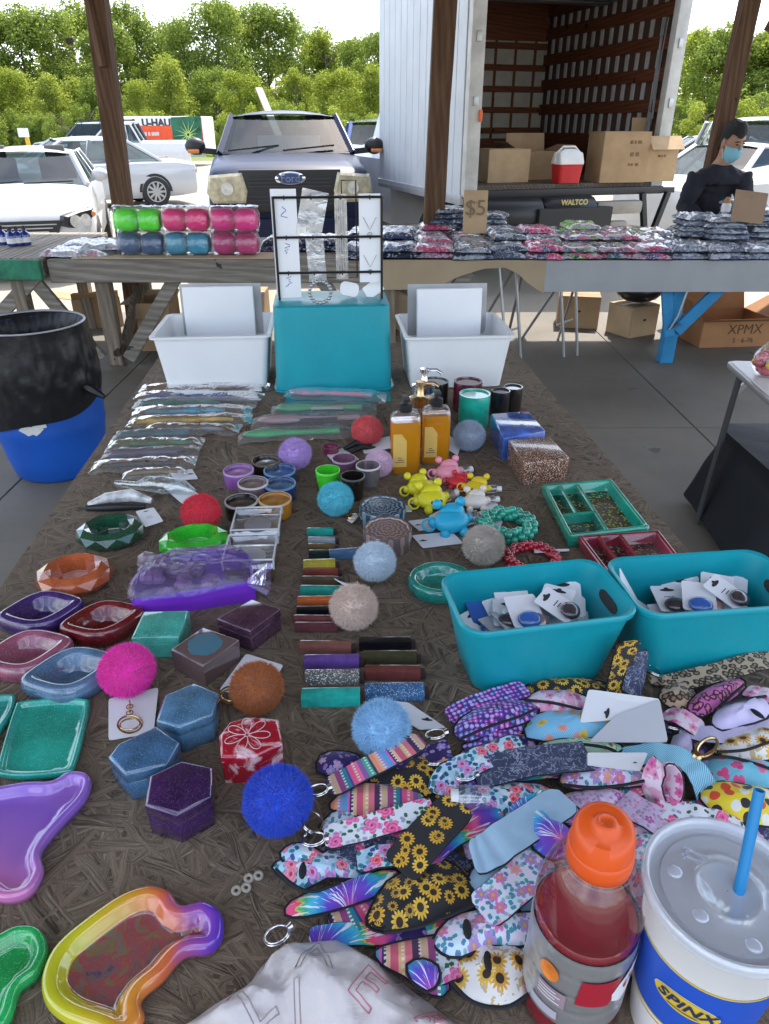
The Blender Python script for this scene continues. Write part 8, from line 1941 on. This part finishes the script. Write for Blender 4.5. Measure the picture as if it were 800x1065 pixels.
pouch('pale green avocado pouch in front of the fruit print pouch', [(558, 786), (566, 774), (600, 768), (636, 772), (646, 780), (630, 786), (590, 788)], .012, .022, 'avocado', seam=[(562, 778), (600, 774), (632, 778), (646, 786)])
card('folded white card with holes lying on the pile', [(603, 752), (612, 717), (686, 727), (680, 745)], (.036, .050, .056, .046), hole=(.25, .35))
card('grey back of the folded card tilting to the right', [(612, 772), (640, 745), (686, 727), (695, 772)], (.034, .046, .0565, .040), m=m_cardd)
card('white card strip with a hole beside the navy marbled strap', [(611, 783), (674, 783), (666, 802), (611, 796)], (.042, .044, .042, .040), hole=(.85, .6))
pouch('pale floral pouch with magenta flowers right of the marbled strap', [(584, 814), (590, 802), (615, 794), (650, 796), (670, 806), (668, 818), (630, 820), (600, 822)], .015, .022, 'floral_pastel', seam=[(586, 816), (615, 819), (645, 817), (670, 812)])
pouch('lilac floral pouch below the pale floral pouch', [(584, 840), (590, 826), (620, 822), (652, 824), (660, 836), (640, 848), (605, 850)], .014, .016, 'floral_lilac')
strap('pale pink floral strap slanting above the bottle cap', [(646, 832, .026), (672, 847, .030), (702, 864, .028)], .034, 'floral_lilac', tap=False)
# --- upper right
strap('black sunflower strap standing between the two teal bins', [(640, 720, .012), (645, 700, .04), (650, 680, .075), (656, 668, .095)], .032, 'sun_black', up=(1, .3, 0))
strap('black back of the strap standing between the teal bins', [(655, 722, .010), (661, 700, .036), (663, 678, .07)], .030, 'marble', up=(1, .3, 0))
strap('leopard print strap along the foot of the right teal bin', [(690, 712, .012), (735, 703, .022), (770, 693, .030), (806, 684, .034)], .032, 'leopard')
strap('dark leopard strap left of the pale leopard strap', [(676, 708, .008), (712, 706, .012), (744, 706, .012)], .020, 'leopard')
pouch('dark leopard pouch behind the folded white card', [(686, 726), (692, 714), (712, 710), (724, 722), (720, 736), (700, 738)], .010, .012, 'leopard', ring=(686, 706))
pouch('magenta leopard pouch right of the folded card', [(716, 738), (724, 724), (745, 712), (768, 706), (774, 716), (756, 732), (732, 746)], .016, .018, 'leopard_pink', seam=[(745, 738), (760, 724), (774, 712)])
strap('pink floral strap end behind the magenta leopard pouch', [(776, 718, .018), (790, 722, .022), (812, 728, .022)], .028, 'floral_pink')
strap('pink floral strap curving right of the folded card', [(690, 742, .014), (708, 746, .024), (730, 760, .018)], .030, 'floral_pink')
pouch('lavender marbled pouch at the right of the pile', [(741, 752), (746, 740), (764, 732), (790, 726), (800, 736), (796, 748), (770, 756), (752, 760)], .018, .022, 'lavender', seam=[(750, 734), (770, 728), (797, 724)], slit=(788, 742, .5))
strap('lavender strap under the lavender marbled pouch', [(708, 758, .016), (738, 764, .022), (770, 762, .022), (806, 748, .020)], .026, 'lavender', 0)
pouch('pale lavender bottle sleeve right of the folded card', [(697, 786), (700, 766), (716, 764), (720, 780), (712, 790)], .014, .012, 'lavender')
pouch('white and gold sunflower pouch at the right photo edge', [(745, 784), (752, 772), (772, 762), (800, 756), (822, 762), (820, 786), (790, 792), (764, 790)], .016, .018, 'sun_white', seam=[(746, 782), (775, 780), (800, 772), (818, 768)])
strap('blue lattice strap looping over a black lined pouch', [(646, 790, .020), (680, 783, .034), (712, 790, .038), (730, 812, .030), (738, 834, .018)], .028, 'scale_blue')
pouch('sky blue watermelon pouch above the yellow dotted pouch', [(726, 812), (730, 796), (750, 788), (790, 793), (820, 802), (820, 818), (780, 822), (744, 822)], .018, .014, 'melon', seam=[(728, 790), (755, 787), (785, 794), (812, 804)])
pouch('yellow pouch with black, red and white dots beside the straw', [(730, 832), (734, 820), (752, 814), (785, 820), (815, 828), (815, 858), (780, 858), (748, 848)], .016, .024, 'dots')
strap('pink floral loop standing up with a black inside', [(684, 838, .014), (678, 815, .040), (686, 796, .062), (697, 800, .058), (700, 822, .034), (692, 842, .014)], .024, 'floral_pink', up=(.5, -.6, .6))
strap('pink rose strap on white left of the blue straw', [(684, 836, .026), (712, 848, .032), (742, 856, .032), (775, 868, .026)], .034, 'roses')
strap('second pink rose strap under the first near the straw', [(690, 852, .014), (725, 866, .018), (765, 874, .016)], .030, 'roses')
pouch('pale pink and teal floral pouch between bottle cap and cup', [(655, 876), (668, 864), (694, 866), (704, 880), (690, 896), (664, 898)], .012, .014, 'floral_pastel')
pouch('teal lined floral pouch right of the drink bottle', [(652, 912), (656, 895), (680, 890), (690, 905), (682, 930), (662, 940)], .012, .010, 'floral_blue')
pouch('dark tie dye pouch right of the drink bottle', [(658, 945), (664, 930), (680, 930), (684, 955), (668, 970)], .010, .008, 'tiedye')
pouch('grey paw shaped silicone tab near the sunflower strap', [(424, 888), (430, 874), (442, 872), (448, 882), (440, 892)], .006, .018, 'lavender')
t = thing('swivel_clasp', 'loose gold swivel clasp in front of the lavender pouch', 'clasp', P(735, 778, TZ+.034), 0.7)
MB().tube([(.020*math.cos(a), .008*math.sin(a), .002) for a in [i*PI/9 for i in range(18)]], 0.0022, 7, closed=True).build('hook', m_gold, t); MB().lathe([(.005, 0), (.006, .004), (.004, .007)], c=(-.024, 0, 0), n=12).build('swivel', m_gold, t)
for k, (x, y) in enumerate(((462, 792), (440, 872), (690, 706))):
    pass
# pale charm lying on the bare board
t = thing('bow_charm', 'small cream knotted charm lying on the bare board', 'charm', P(258, 920, TZ), 0.9)
b = MB(); 
for k in range(4): b.tube(ringpts((-.013+.0085*k, .0028*(-1)**k, .003), .0036, 12, ((1, 0, 0), (0, 1, .2))), 0.0018, 7, closed=True)
b.build('knots', mat('cream_charm', (0.42, 0.38, 0.31), .6), t)
# ================================================================== crumpled wrapping bag at the bottom
L = P(330, 1040, TZ); o = thing('wrapping_bag', 'crumpled white plastic bag with grey outlined letters in the foreground', 'bag', L)
ol = outl([(186, 1070), (205, 1052), (232, 1034), (258, 1018), (270, 1002), (290, 984), (312, 976), (345, 973), (366, 980), (395, 996), (425, 1022), (455, 1045), (482, 1072), (460, 1110), (330, 1130), (210, 1110)], 0.01, L)
ol = [Vector(p) for p in catmull(ccw(ol), 6)]; b = MB()
from mathutils.geometry import delaunay_2d_cdt
sg = [(ol[i-1], ol[i]) for i in range(len(ol))]
def odist(p):
    m = 9.0
    for a, c in sg:
        e_ = c-a; t = max(0.0, min(1.0, (p-a).dot(e_)/max(1e-12, e_.length_squared))); m = min(m, (a+e_*t-p).length_squared)
    return math.sqrt(m)
pts = list(ol); y = min(p.y for p in ol)
while y < max(p.y for p in ol):
    x = min(p.x for p in ol)
    while x < max(p.x for p in ol):
        p = Vector((x+rnd.uniform(-.001, .001), y+rnd.uniform(-.001, .001)))
        if _inside(p, ol) and odist(p) > 0.002: pts.append(p)
        x += 0.0038
    y += 0.0038
vs, _e, fs = delaunay_2d_cdt(pts, [], [list(range(len(ol)))], 1, 1e-6)[:3]
def bz(p):
    d = odist(p); k = min(1, d/0.085); up = 1-(1-k)**2.2; n3 = lambda a_, b_, s_: noise.noise(Vector((p.x*a_, p.y*b_, s_)))
    rg = lambda a_, b_, c_, d_, s_: 1-abs(noise.noise(Vector((p.x*a_+p.y*b_, p.x*c_+p.y*d_, s_))))*2.6
    return 0.002 + 0.052*up + min(1, d/.02)*(0.011*rg(15, 6, -5, 7, 2) + 0.006*rg(-12, 26, 20, 9, 7) + 0.0028*rg(40, 30, -30, 45, 5) + 0.006*n3(9, 9, 1))
b.add([(v.x, v.y, max(0.001, bz(Vector(v)))) for v in vs], fs)
m = bpy.data.materials.new('wrapping_film'); q = N(m); c = q.coord()
col = q.mix(q.noise(c, 14, 3), (0.42, 0.385, 0.39), (0.53, 0.49, 0.495))
nm = q.bump(q.m('ADD', q.noise(c, 28, 5, .6, dist=1.5), q.m('MULTIPLY', q.noise(c, 70, 2), .1)), 0.25, 0.008)
q.bsdf(col, 0.34, normal=nm, coat=0.3)
bagsheet = b.build('sheet', m, o, smooth=50)
# letters lie on the folds of the bag: project outlines on the surface
bpy.context.view_layer.update()
def bag_z(x, y):
    ok, loc_, nrm, idx = bagsheet.ray_cast(Vector((x, y, 1)), Vector((0, 0, -1)))
    return (loc_.z, nrm) if ok else (None, None)
def bag_text(body, size, cx_, cy_, rot, mt):
    cu = bpy.data.curves.new('t', 'FONT'); cu.body = body; cu.size = size; cu.align_x = 'CENTER'; cu.align_y = 'CENTER'; cu.resolution_u = 3
    t = link(bpy.data.objects.new('t', cu)); me = bpy.data.meshes.new_from_object(t.evaluated_get(bpy.context.evaluated_depsgraph_get())); bpy.data.objects.remove(t)
    bm = bmesh.new(); bm.from_mesh(me); bmesh.ops.remove_doubles(bm, verts=bm.verts, dist=1e-6)
    m = MB(); M = Matrix.Rotation(rot, 3, 'Z')
    for e in bm.edges:
        if len(e.link_faces) != 1: continue
        a, c = M @ e.verts[0].co, M @ e.verts[1].co; n = max(1, int((a-c).length/0.004)); pts = []
        for k in range(n+1):
            p = a.lerp(c, k/n); z, nr = bag_z(p.x+cx_, p.y+cy_)
            if z is None: pts = None; break
            pts.append(Vector((p.x+cx_, p.y+cy_, z+0.0004)))
        if pts and len(pts) > 1: m.tube(pts, 0.0006, 4, False)
    bm.free()
    if m.v: m.build('lettering', mt, o, smooth=0)
mg, mr_ = mat('bag_grey_line', (0.30, 0.26, 0.27), .6), mat('bag_red_line', (0.42, 0.14, 0.18), .6)
for ch_, sz, x_, y_, ro, mt_ in (('T', .050, -.085, -.005, .9, mr_), ('A', .055, -.045, .030, .6, mg), ('V', .055, .000, .058, .1, mg), ('A', .050, .000, .012, .0, mg), ('M', .050, .050, .042, -.5, mg), ('H', .055, .085, .005, -.7, mg), ('L', .050, -.045, -.030, .7, mg), ('E', .050, .045, -.012, -.5, mr_), ('O', .040, -.085, .028, .8, mg), ('N', .040, .028, .066, -.2, mr_), ('R', .040, .100, -.030, -.9, mr_), ('S', .036, -.020, .062, .3, mr_), ('I', .045, -.012, -.03, .1, mg)): bag_text(ch_, sz, x_, y_, ro, mt_)
# ================================================================== sports drink bottle
c = P(627, 872, TZ+0.216); R_ = 34.5/pxm(c)
o = thing('drink_bottle', 'clear sports drink bottle with an orange cap and red drink', 'bottle', (c.x, c.y, TZ), -0.35)
k = R_/0.0235
prof = [(.034, 0), (.0385, .004), (.0385, .020), (.0372, .028), (.0385, .036), (.0385, .052), (.0368, .058), (.0385, .064), (.0385, .092), (.0368, .098), (.0385, .104), (.0385, .126), (.0372, .131), (.0388, .136), (.0388, .143), (.0372, .158), (.0335, .174), (.0275, .187), (.0215, .195), (.0205, .198)]
prof = [(r*k*1.04, z*1.0) for r, z in prof]
MB().lathe(prof, n=48, cap=(True, False)).build('shell', film('pet', (0.96, 0.96, 0.97), 0.045, 0.04, 6, 0.02, 0.008), o, smooth=60)
m_drink = mat('red_drink', (0.40, 0.010, 0.028), 0.08, trans=0.4, ior=1.33, var=0.03, coat=.3)
liq = [(r*0.955, z) for r, z in prof if z <= .126] + [(0.0365*k, .1285), (0.001, .1285)]
liq[0] = (liq[0][0], .003)
MB().lathe(liq, n=40).build('drink', m_drink, o, smooth=50)
b = MB(); rs = []
for i_ in range(41):
    z = .030+.093*i_/40; r9 = (0.0390 - 0.0007*max(0, math.cos(2*PI*i_/10))**3)*k*1.04; rs.append([Vector((r9*math.cos(a), r9*math.sin(a), z)) for a in [2*PI*i/48 for i in range(48)]])
m_lab = mat('label_silver', (0.46, 0.47, 0.48), .28, metal=.7, var=.15, vs=20, bump=.1, bs=60)
lab = b.rings(rs, True, (False, False)).build('label', m_lab, o, smooth=60)
def wrap(pts, r, a0, zc_, lift=0.0): return [Vector(((r+lift)*math.sin(a0+u/r), -(r+lift)*math.cos(a0+u/r), zc_+v)) for u, v in pts]
def decal(name, o_, r, a0, zc_, m, parent, lift=0.0004, seg=6):
    # fill an outline on a cylinder: fan of thin strips
    xs_ = [p[0] for p in o_]; x0, x1 = min(xs_), max(xs_); b = MB(); n = max(8, int((x1-x0)/0.0012)); prev = None
    for i in range(n+1):
        x = x0 + (x1-x0)*(i+.001)/(n+.002); ys = []
        for j in range(len(o_)):
            (ax, ay), (bx, by) = o_[j-1][:2], o_[j][:2]
            if (ax-x)*(bx-x) < 0: ys.append(ay+(by-ay)*(x-ax)/(bx-ax))
        ys.sort()
        if len(ys) >= 2:
            cur = wrap([(x, ys[0]), (x, ys[-1])], r, a0, zc_, lift)
            if prev: b.add([prev[0], cur[0], cur[1], prev[1]], [(0, 1, 2, 3)])
            prev = cur
        else: prev = None
    return b.build(name, m, parent, smooth=60)
RL_ = 0.0392*k*1.04
m_rl = mat('label_red', (0.36, 0.012, 0.03), .35); m_wl = mat('label_white', (0.74, 0.73, 0.76), .35); m_ol = mat('label_orange', (0.75, 0.20, 0.03), .35, var=.5, vs=60)
A0 = 0.12
decal('red_block', [(-.016, -.016), (.012, -.018), (.020, .016), (-.014, .016)], RL_, A0+0.30, .086, m_rl, lab)
drop = [(.0, -.017), (.007, -.013), (.010, -.005), (.009, .003), (.016, .016), (.028, .034), (.010, .024), (-.004, .010), (-.010, -.001), (-.009, -.011)]
decal('bolt_emblem', drop, RL_, A0+0.82, .084, m_wl, lab, .0008)
decal('bolt_core', [(.002, -.004), (.005, .001), (.010, .012), (.004, .009), (.0, .002)], RL_, A0+0.82, .086, m_rl, lab, .0012)
decal('fruit_picture', [(.009*math.cos(t), .011*math.sin(t)) for t in [i*PI/8 for i in range(16)]], RL_, A0-0.62, .094, m_ol, lab, .0008)
decal('info_panel', [(-.012, -.012), (.014, -.012), (.014, .008), (-.012, .008)], RL_, A0-0.55, .068, mat('label_panel', (0.30, 0.22, 0.26), .4), lab, .0006)
decal('info_panel', [(-.012, -.007), (.014, -.007), (.014, .004), (-.012, .004)], RL_, A0-0.65, .044, mat('label_panel2', (0.42, 0.40, 0.46), .4), lab, .0006)
for i in range(4): decal('print', [(-.010, 0), (.010-.004*(i % 2), 0), (.010-.004*(i % 2), .0014), (-.010, .0014)], RL_, A0-0.55, .060+.004*i, m_wl, lab, .0012)
m_cap = mat('cap_orange', (0.66, 0.085, 0.010), 0.36, var=.03)
b = MB(); rs = []
n = 72
for r, z, rib in ((.0222, .192, 0), (.0232, .193, 1), (.0235, .200, 1), (.0235, .2085, 1), (.0230, .2095, 0), (.0222, .2100, 0), (.0224, .2115, 0), (.0218, .222, 0), (.0205, .2275, 0), (.0175, .2305, 0), (.0125, .2318, 0), (.0085, .2330, 0), (.0075, .2352, 0), (.0055, .2358, 0), (.0042, .2345, 0), (.0010, .2340, 0)):
    ring = []
    for j in range(n):
        a = 2*PI*j/n; rr = r*k*(1 + (0.012 if (rib and j % 2) else 0)); zz = z
        if z > .2100 and r > .009:   # raised bill at the back, scooped grip at the front
            zz = z + 0.0035*math.sin(a) - (0.0065*max(0, math.cos(a+PI*.5))**3 if .2150 < z < .229 else 0)
        ring.append(Vector((rr*math.cos(a), rr*math.sin(a), zz)))
    rs.append(ring)
b.rings(rs).build('cap', m_cap, o, smooth=55)
MB().lathe([(.0245*k, .1895), (.0250*k, .191), (.0245*k, .1925)], n=40, cap=(False, False)).build('neck_ring', m_clearpl, o, smooth=60)
# ================================================================== paper cup with lid and straw
HC = 0.178; c = P(757, 926, TZ+HC); RC = 85.0/pxm(c)
o = thing('drink_cup', 'large white paper cup with blue band, clear lid and blue straw', 'cup', (c.x, c.y, TZ), -0.28)
kc = RC/0.058
def rc_(z): return (0.0405 + (0.0545-0.0405)*z/HC)*kc
MB().lathe([(rc_(0)*.96, .004), (rc_(0), 0), (rc_(HC*.5), HC*.5), (rc_(HC), HC-.004), (rc_(HC)*1.03, HC-.002), (rc_(HC)*1.03, HC), (rc_(HC)*.98, HC), (rc_(0)*.96, .006), (0.001, .006)], n=64).build('shell', mat('cup_paper', (0.74, 0.73, 0.72), .5, var=.05), o, smooth=60)
m_cb = mat('cup_blue', (0.015, 0.085, 0.50), .42, var=.06); m_cy = mat('cup_yellow', (0.70, 0.50, 0.04), .42); m_cn = mat('cup_navy', (0.02, 0.03, 0.10), .5)
z0, z1 = HC*0.30, HC*0.735
def band(nm, za, zb, m, lift, par):
    return MB().rings([[Vector(((rc_(z)+lift)*math.cos(a), (rc_(z)+lift)*math.sin(a), z)) for a in [2*PI*i/64 for i in range(64)]] for z in (za, za+(zb-za)*.5, zb)], True, (False, False)).build(nm, m, par, smooth=60)
bd = band('blue_band', z0, z1, m_cb, .0004, o)
band('yellow_line', z1, z1+.0022, m_cy, .0006, o); band('yellow_line', z0-.0022, z0, m_cy, .0006, o); band('yellow_line', z0-.0075, z0-.0062, m_cy, .0006, o)
zl = HC*.55; rl = rc_(zl)
ell = lambda a, b_: [(a*math.cos(t), b_*math.sin(t)) for t in [2*PI*i/40 for i in range(40)]]
def cupdecal(nm, o_, a0, zc_, m, par, lift):
    d = decal(nm, o_, rl, a0, zc_, m, par, lift)
    for v in d.data.vertices:
        f = (rc_(v.co.z)+lift)/max(1e-6, math.hypot(v.co.x, v.co.y)); v.co.x *= f; v.co.y *= f
    return d
A1 = -0.38
cupdecal('oval_rim', ell(.0255, .0120), A1, zl, m_wl, bd, .0010); cupdecal('oval', ell(.0247, .0112), A1, zl, m_cy, bd, .0016)
cu = bpy.data.curves.new('t', 'FONT'); cu.body = 'SPINX'; cu.size = 0.0150; cu.align_x = 'CENTER'; cu.align_y = 'CENTER'; cu.shear = .3; cu.offset = .0005; cu.space_character = 1.06
t = link(bpy.data.objects.new('t', cu)); me = bpy.data.meshes.new_from_object(t.evaluated_get(bpy.context.evaluated_depsgraph_get())); bpy.data.objects.remove(t)
bm = bmesh.new(); bm.from_mesh(me); bmesh.ops.triangulate(bm, faces=bm.faces); bmesh.ops.subdivide_edges(bm, edges=[e for e in bm.edges if e.calc_length() > .004], cuts=2); bm.to_mesh(me); bm.free()
for v in me.vertices:
    z = zl+0.001+v.co.y; r = rc_(z)+.0022; a = A1 + v.co.x/rl; v.co = (r*math.sin(a), -r*math.cos(a), z)
me.materials.clear(); me.materials.append(m_cn); t = link(bpy.data.objects.new('lettering', me)); t.parent = bd
cupdecal('underline', [(-.014, -.0074), (.010, -.0074), (.012, -.0064), (-.012, -.0064)], A1, zl, m_cn, bd, .0022)
m_lid = film('cup_lid', (0.82, 0.86, 0.93), 0.10, 0.18, 25, 0.12, 0.42)
R1 = rc_(HC)*1.05
MB().lathe([(R1, HC-.006), (R1*1.02, HC-.004), (R1*1.02, HC+.004), (R1*0.985, HC+.006), (R1*.95, HC+.0055), (R1*.925, HC+.001), (R1*.91, HC-.003), (R1*.80, HC-.003), (R1*.785, HC-.001), (R1*.60, HC-.0008), (R1*.42, HC-.0008), (R1*.40, HC+.0007), (R1*.36, HC+.0007), (R1*.34, HC-.001), (0.0005, HC-.001)], n=72, cap=(False, False)).build('lid', m_lid, o, smooth=60)
for x, y in ((-.020, -.024), (.012, -.036), (-.035, .006)): MB().sphere((x*kc, y*kc, HC-.0015), 1, 16, 8, (.0062, .0062, .0022)).build('lid_button', m_lid, o, smooth=60)
b = MB().box((-.022*kc, .020*kc, HC-.0002), (.016, .0018, .0012), rz=-.3).box((-.019*kc, .026*kc, HC-.0002), (.018, .0018, .0012), rz=-.3).box((-.026*kc, .023*kc, HC-.0002), (.0018, .010, .0012), rz=-.3); b.build('lid_mark', m_lid, o, smooth=0)
MB().lathe([(.001, HC*.86), (rc_(HC*.86)*.97, HC*.86)], n=40, cap=(False, False)).build('drink', mat('cola_ice', (0.10, 0.085, 0.10), .15, var=.8, vs=45), o)
s0 = P(769, 925, TZ+HC); s1 = P(790, 822, TZ+HC+.075)
MI = Matrix.Rotation(0.28, 3, 'Z'); ls0 = MI @ (s0-Vector((c.x, c.y, TZ))); ls1 = MI @ (s1-Vector((c.x, c.y, TZ)))
dv = (ls1-ls0).normalized()
st_ = MB(); ax = dv; u_ = ax.orthogonal().normalized(); v_ = ax.cross(u_)
pr_ = [(.0042, -.04), (.0042, (ls1-ls0).length), (.0036, (ls1-ls0).length), (.0036, -.04)]
st_.rings([[ls0 + ax*z + (u_*math.cos(a)+v_*math.sin(a))*r for a in [2*PI*i/18 for i in range(18)]] for r, z in pr_], True, (False, False)).build('straw', mat('straw_blue', (0.012, 0.20, 0.46), .32, var=.04), o, smooth=50)
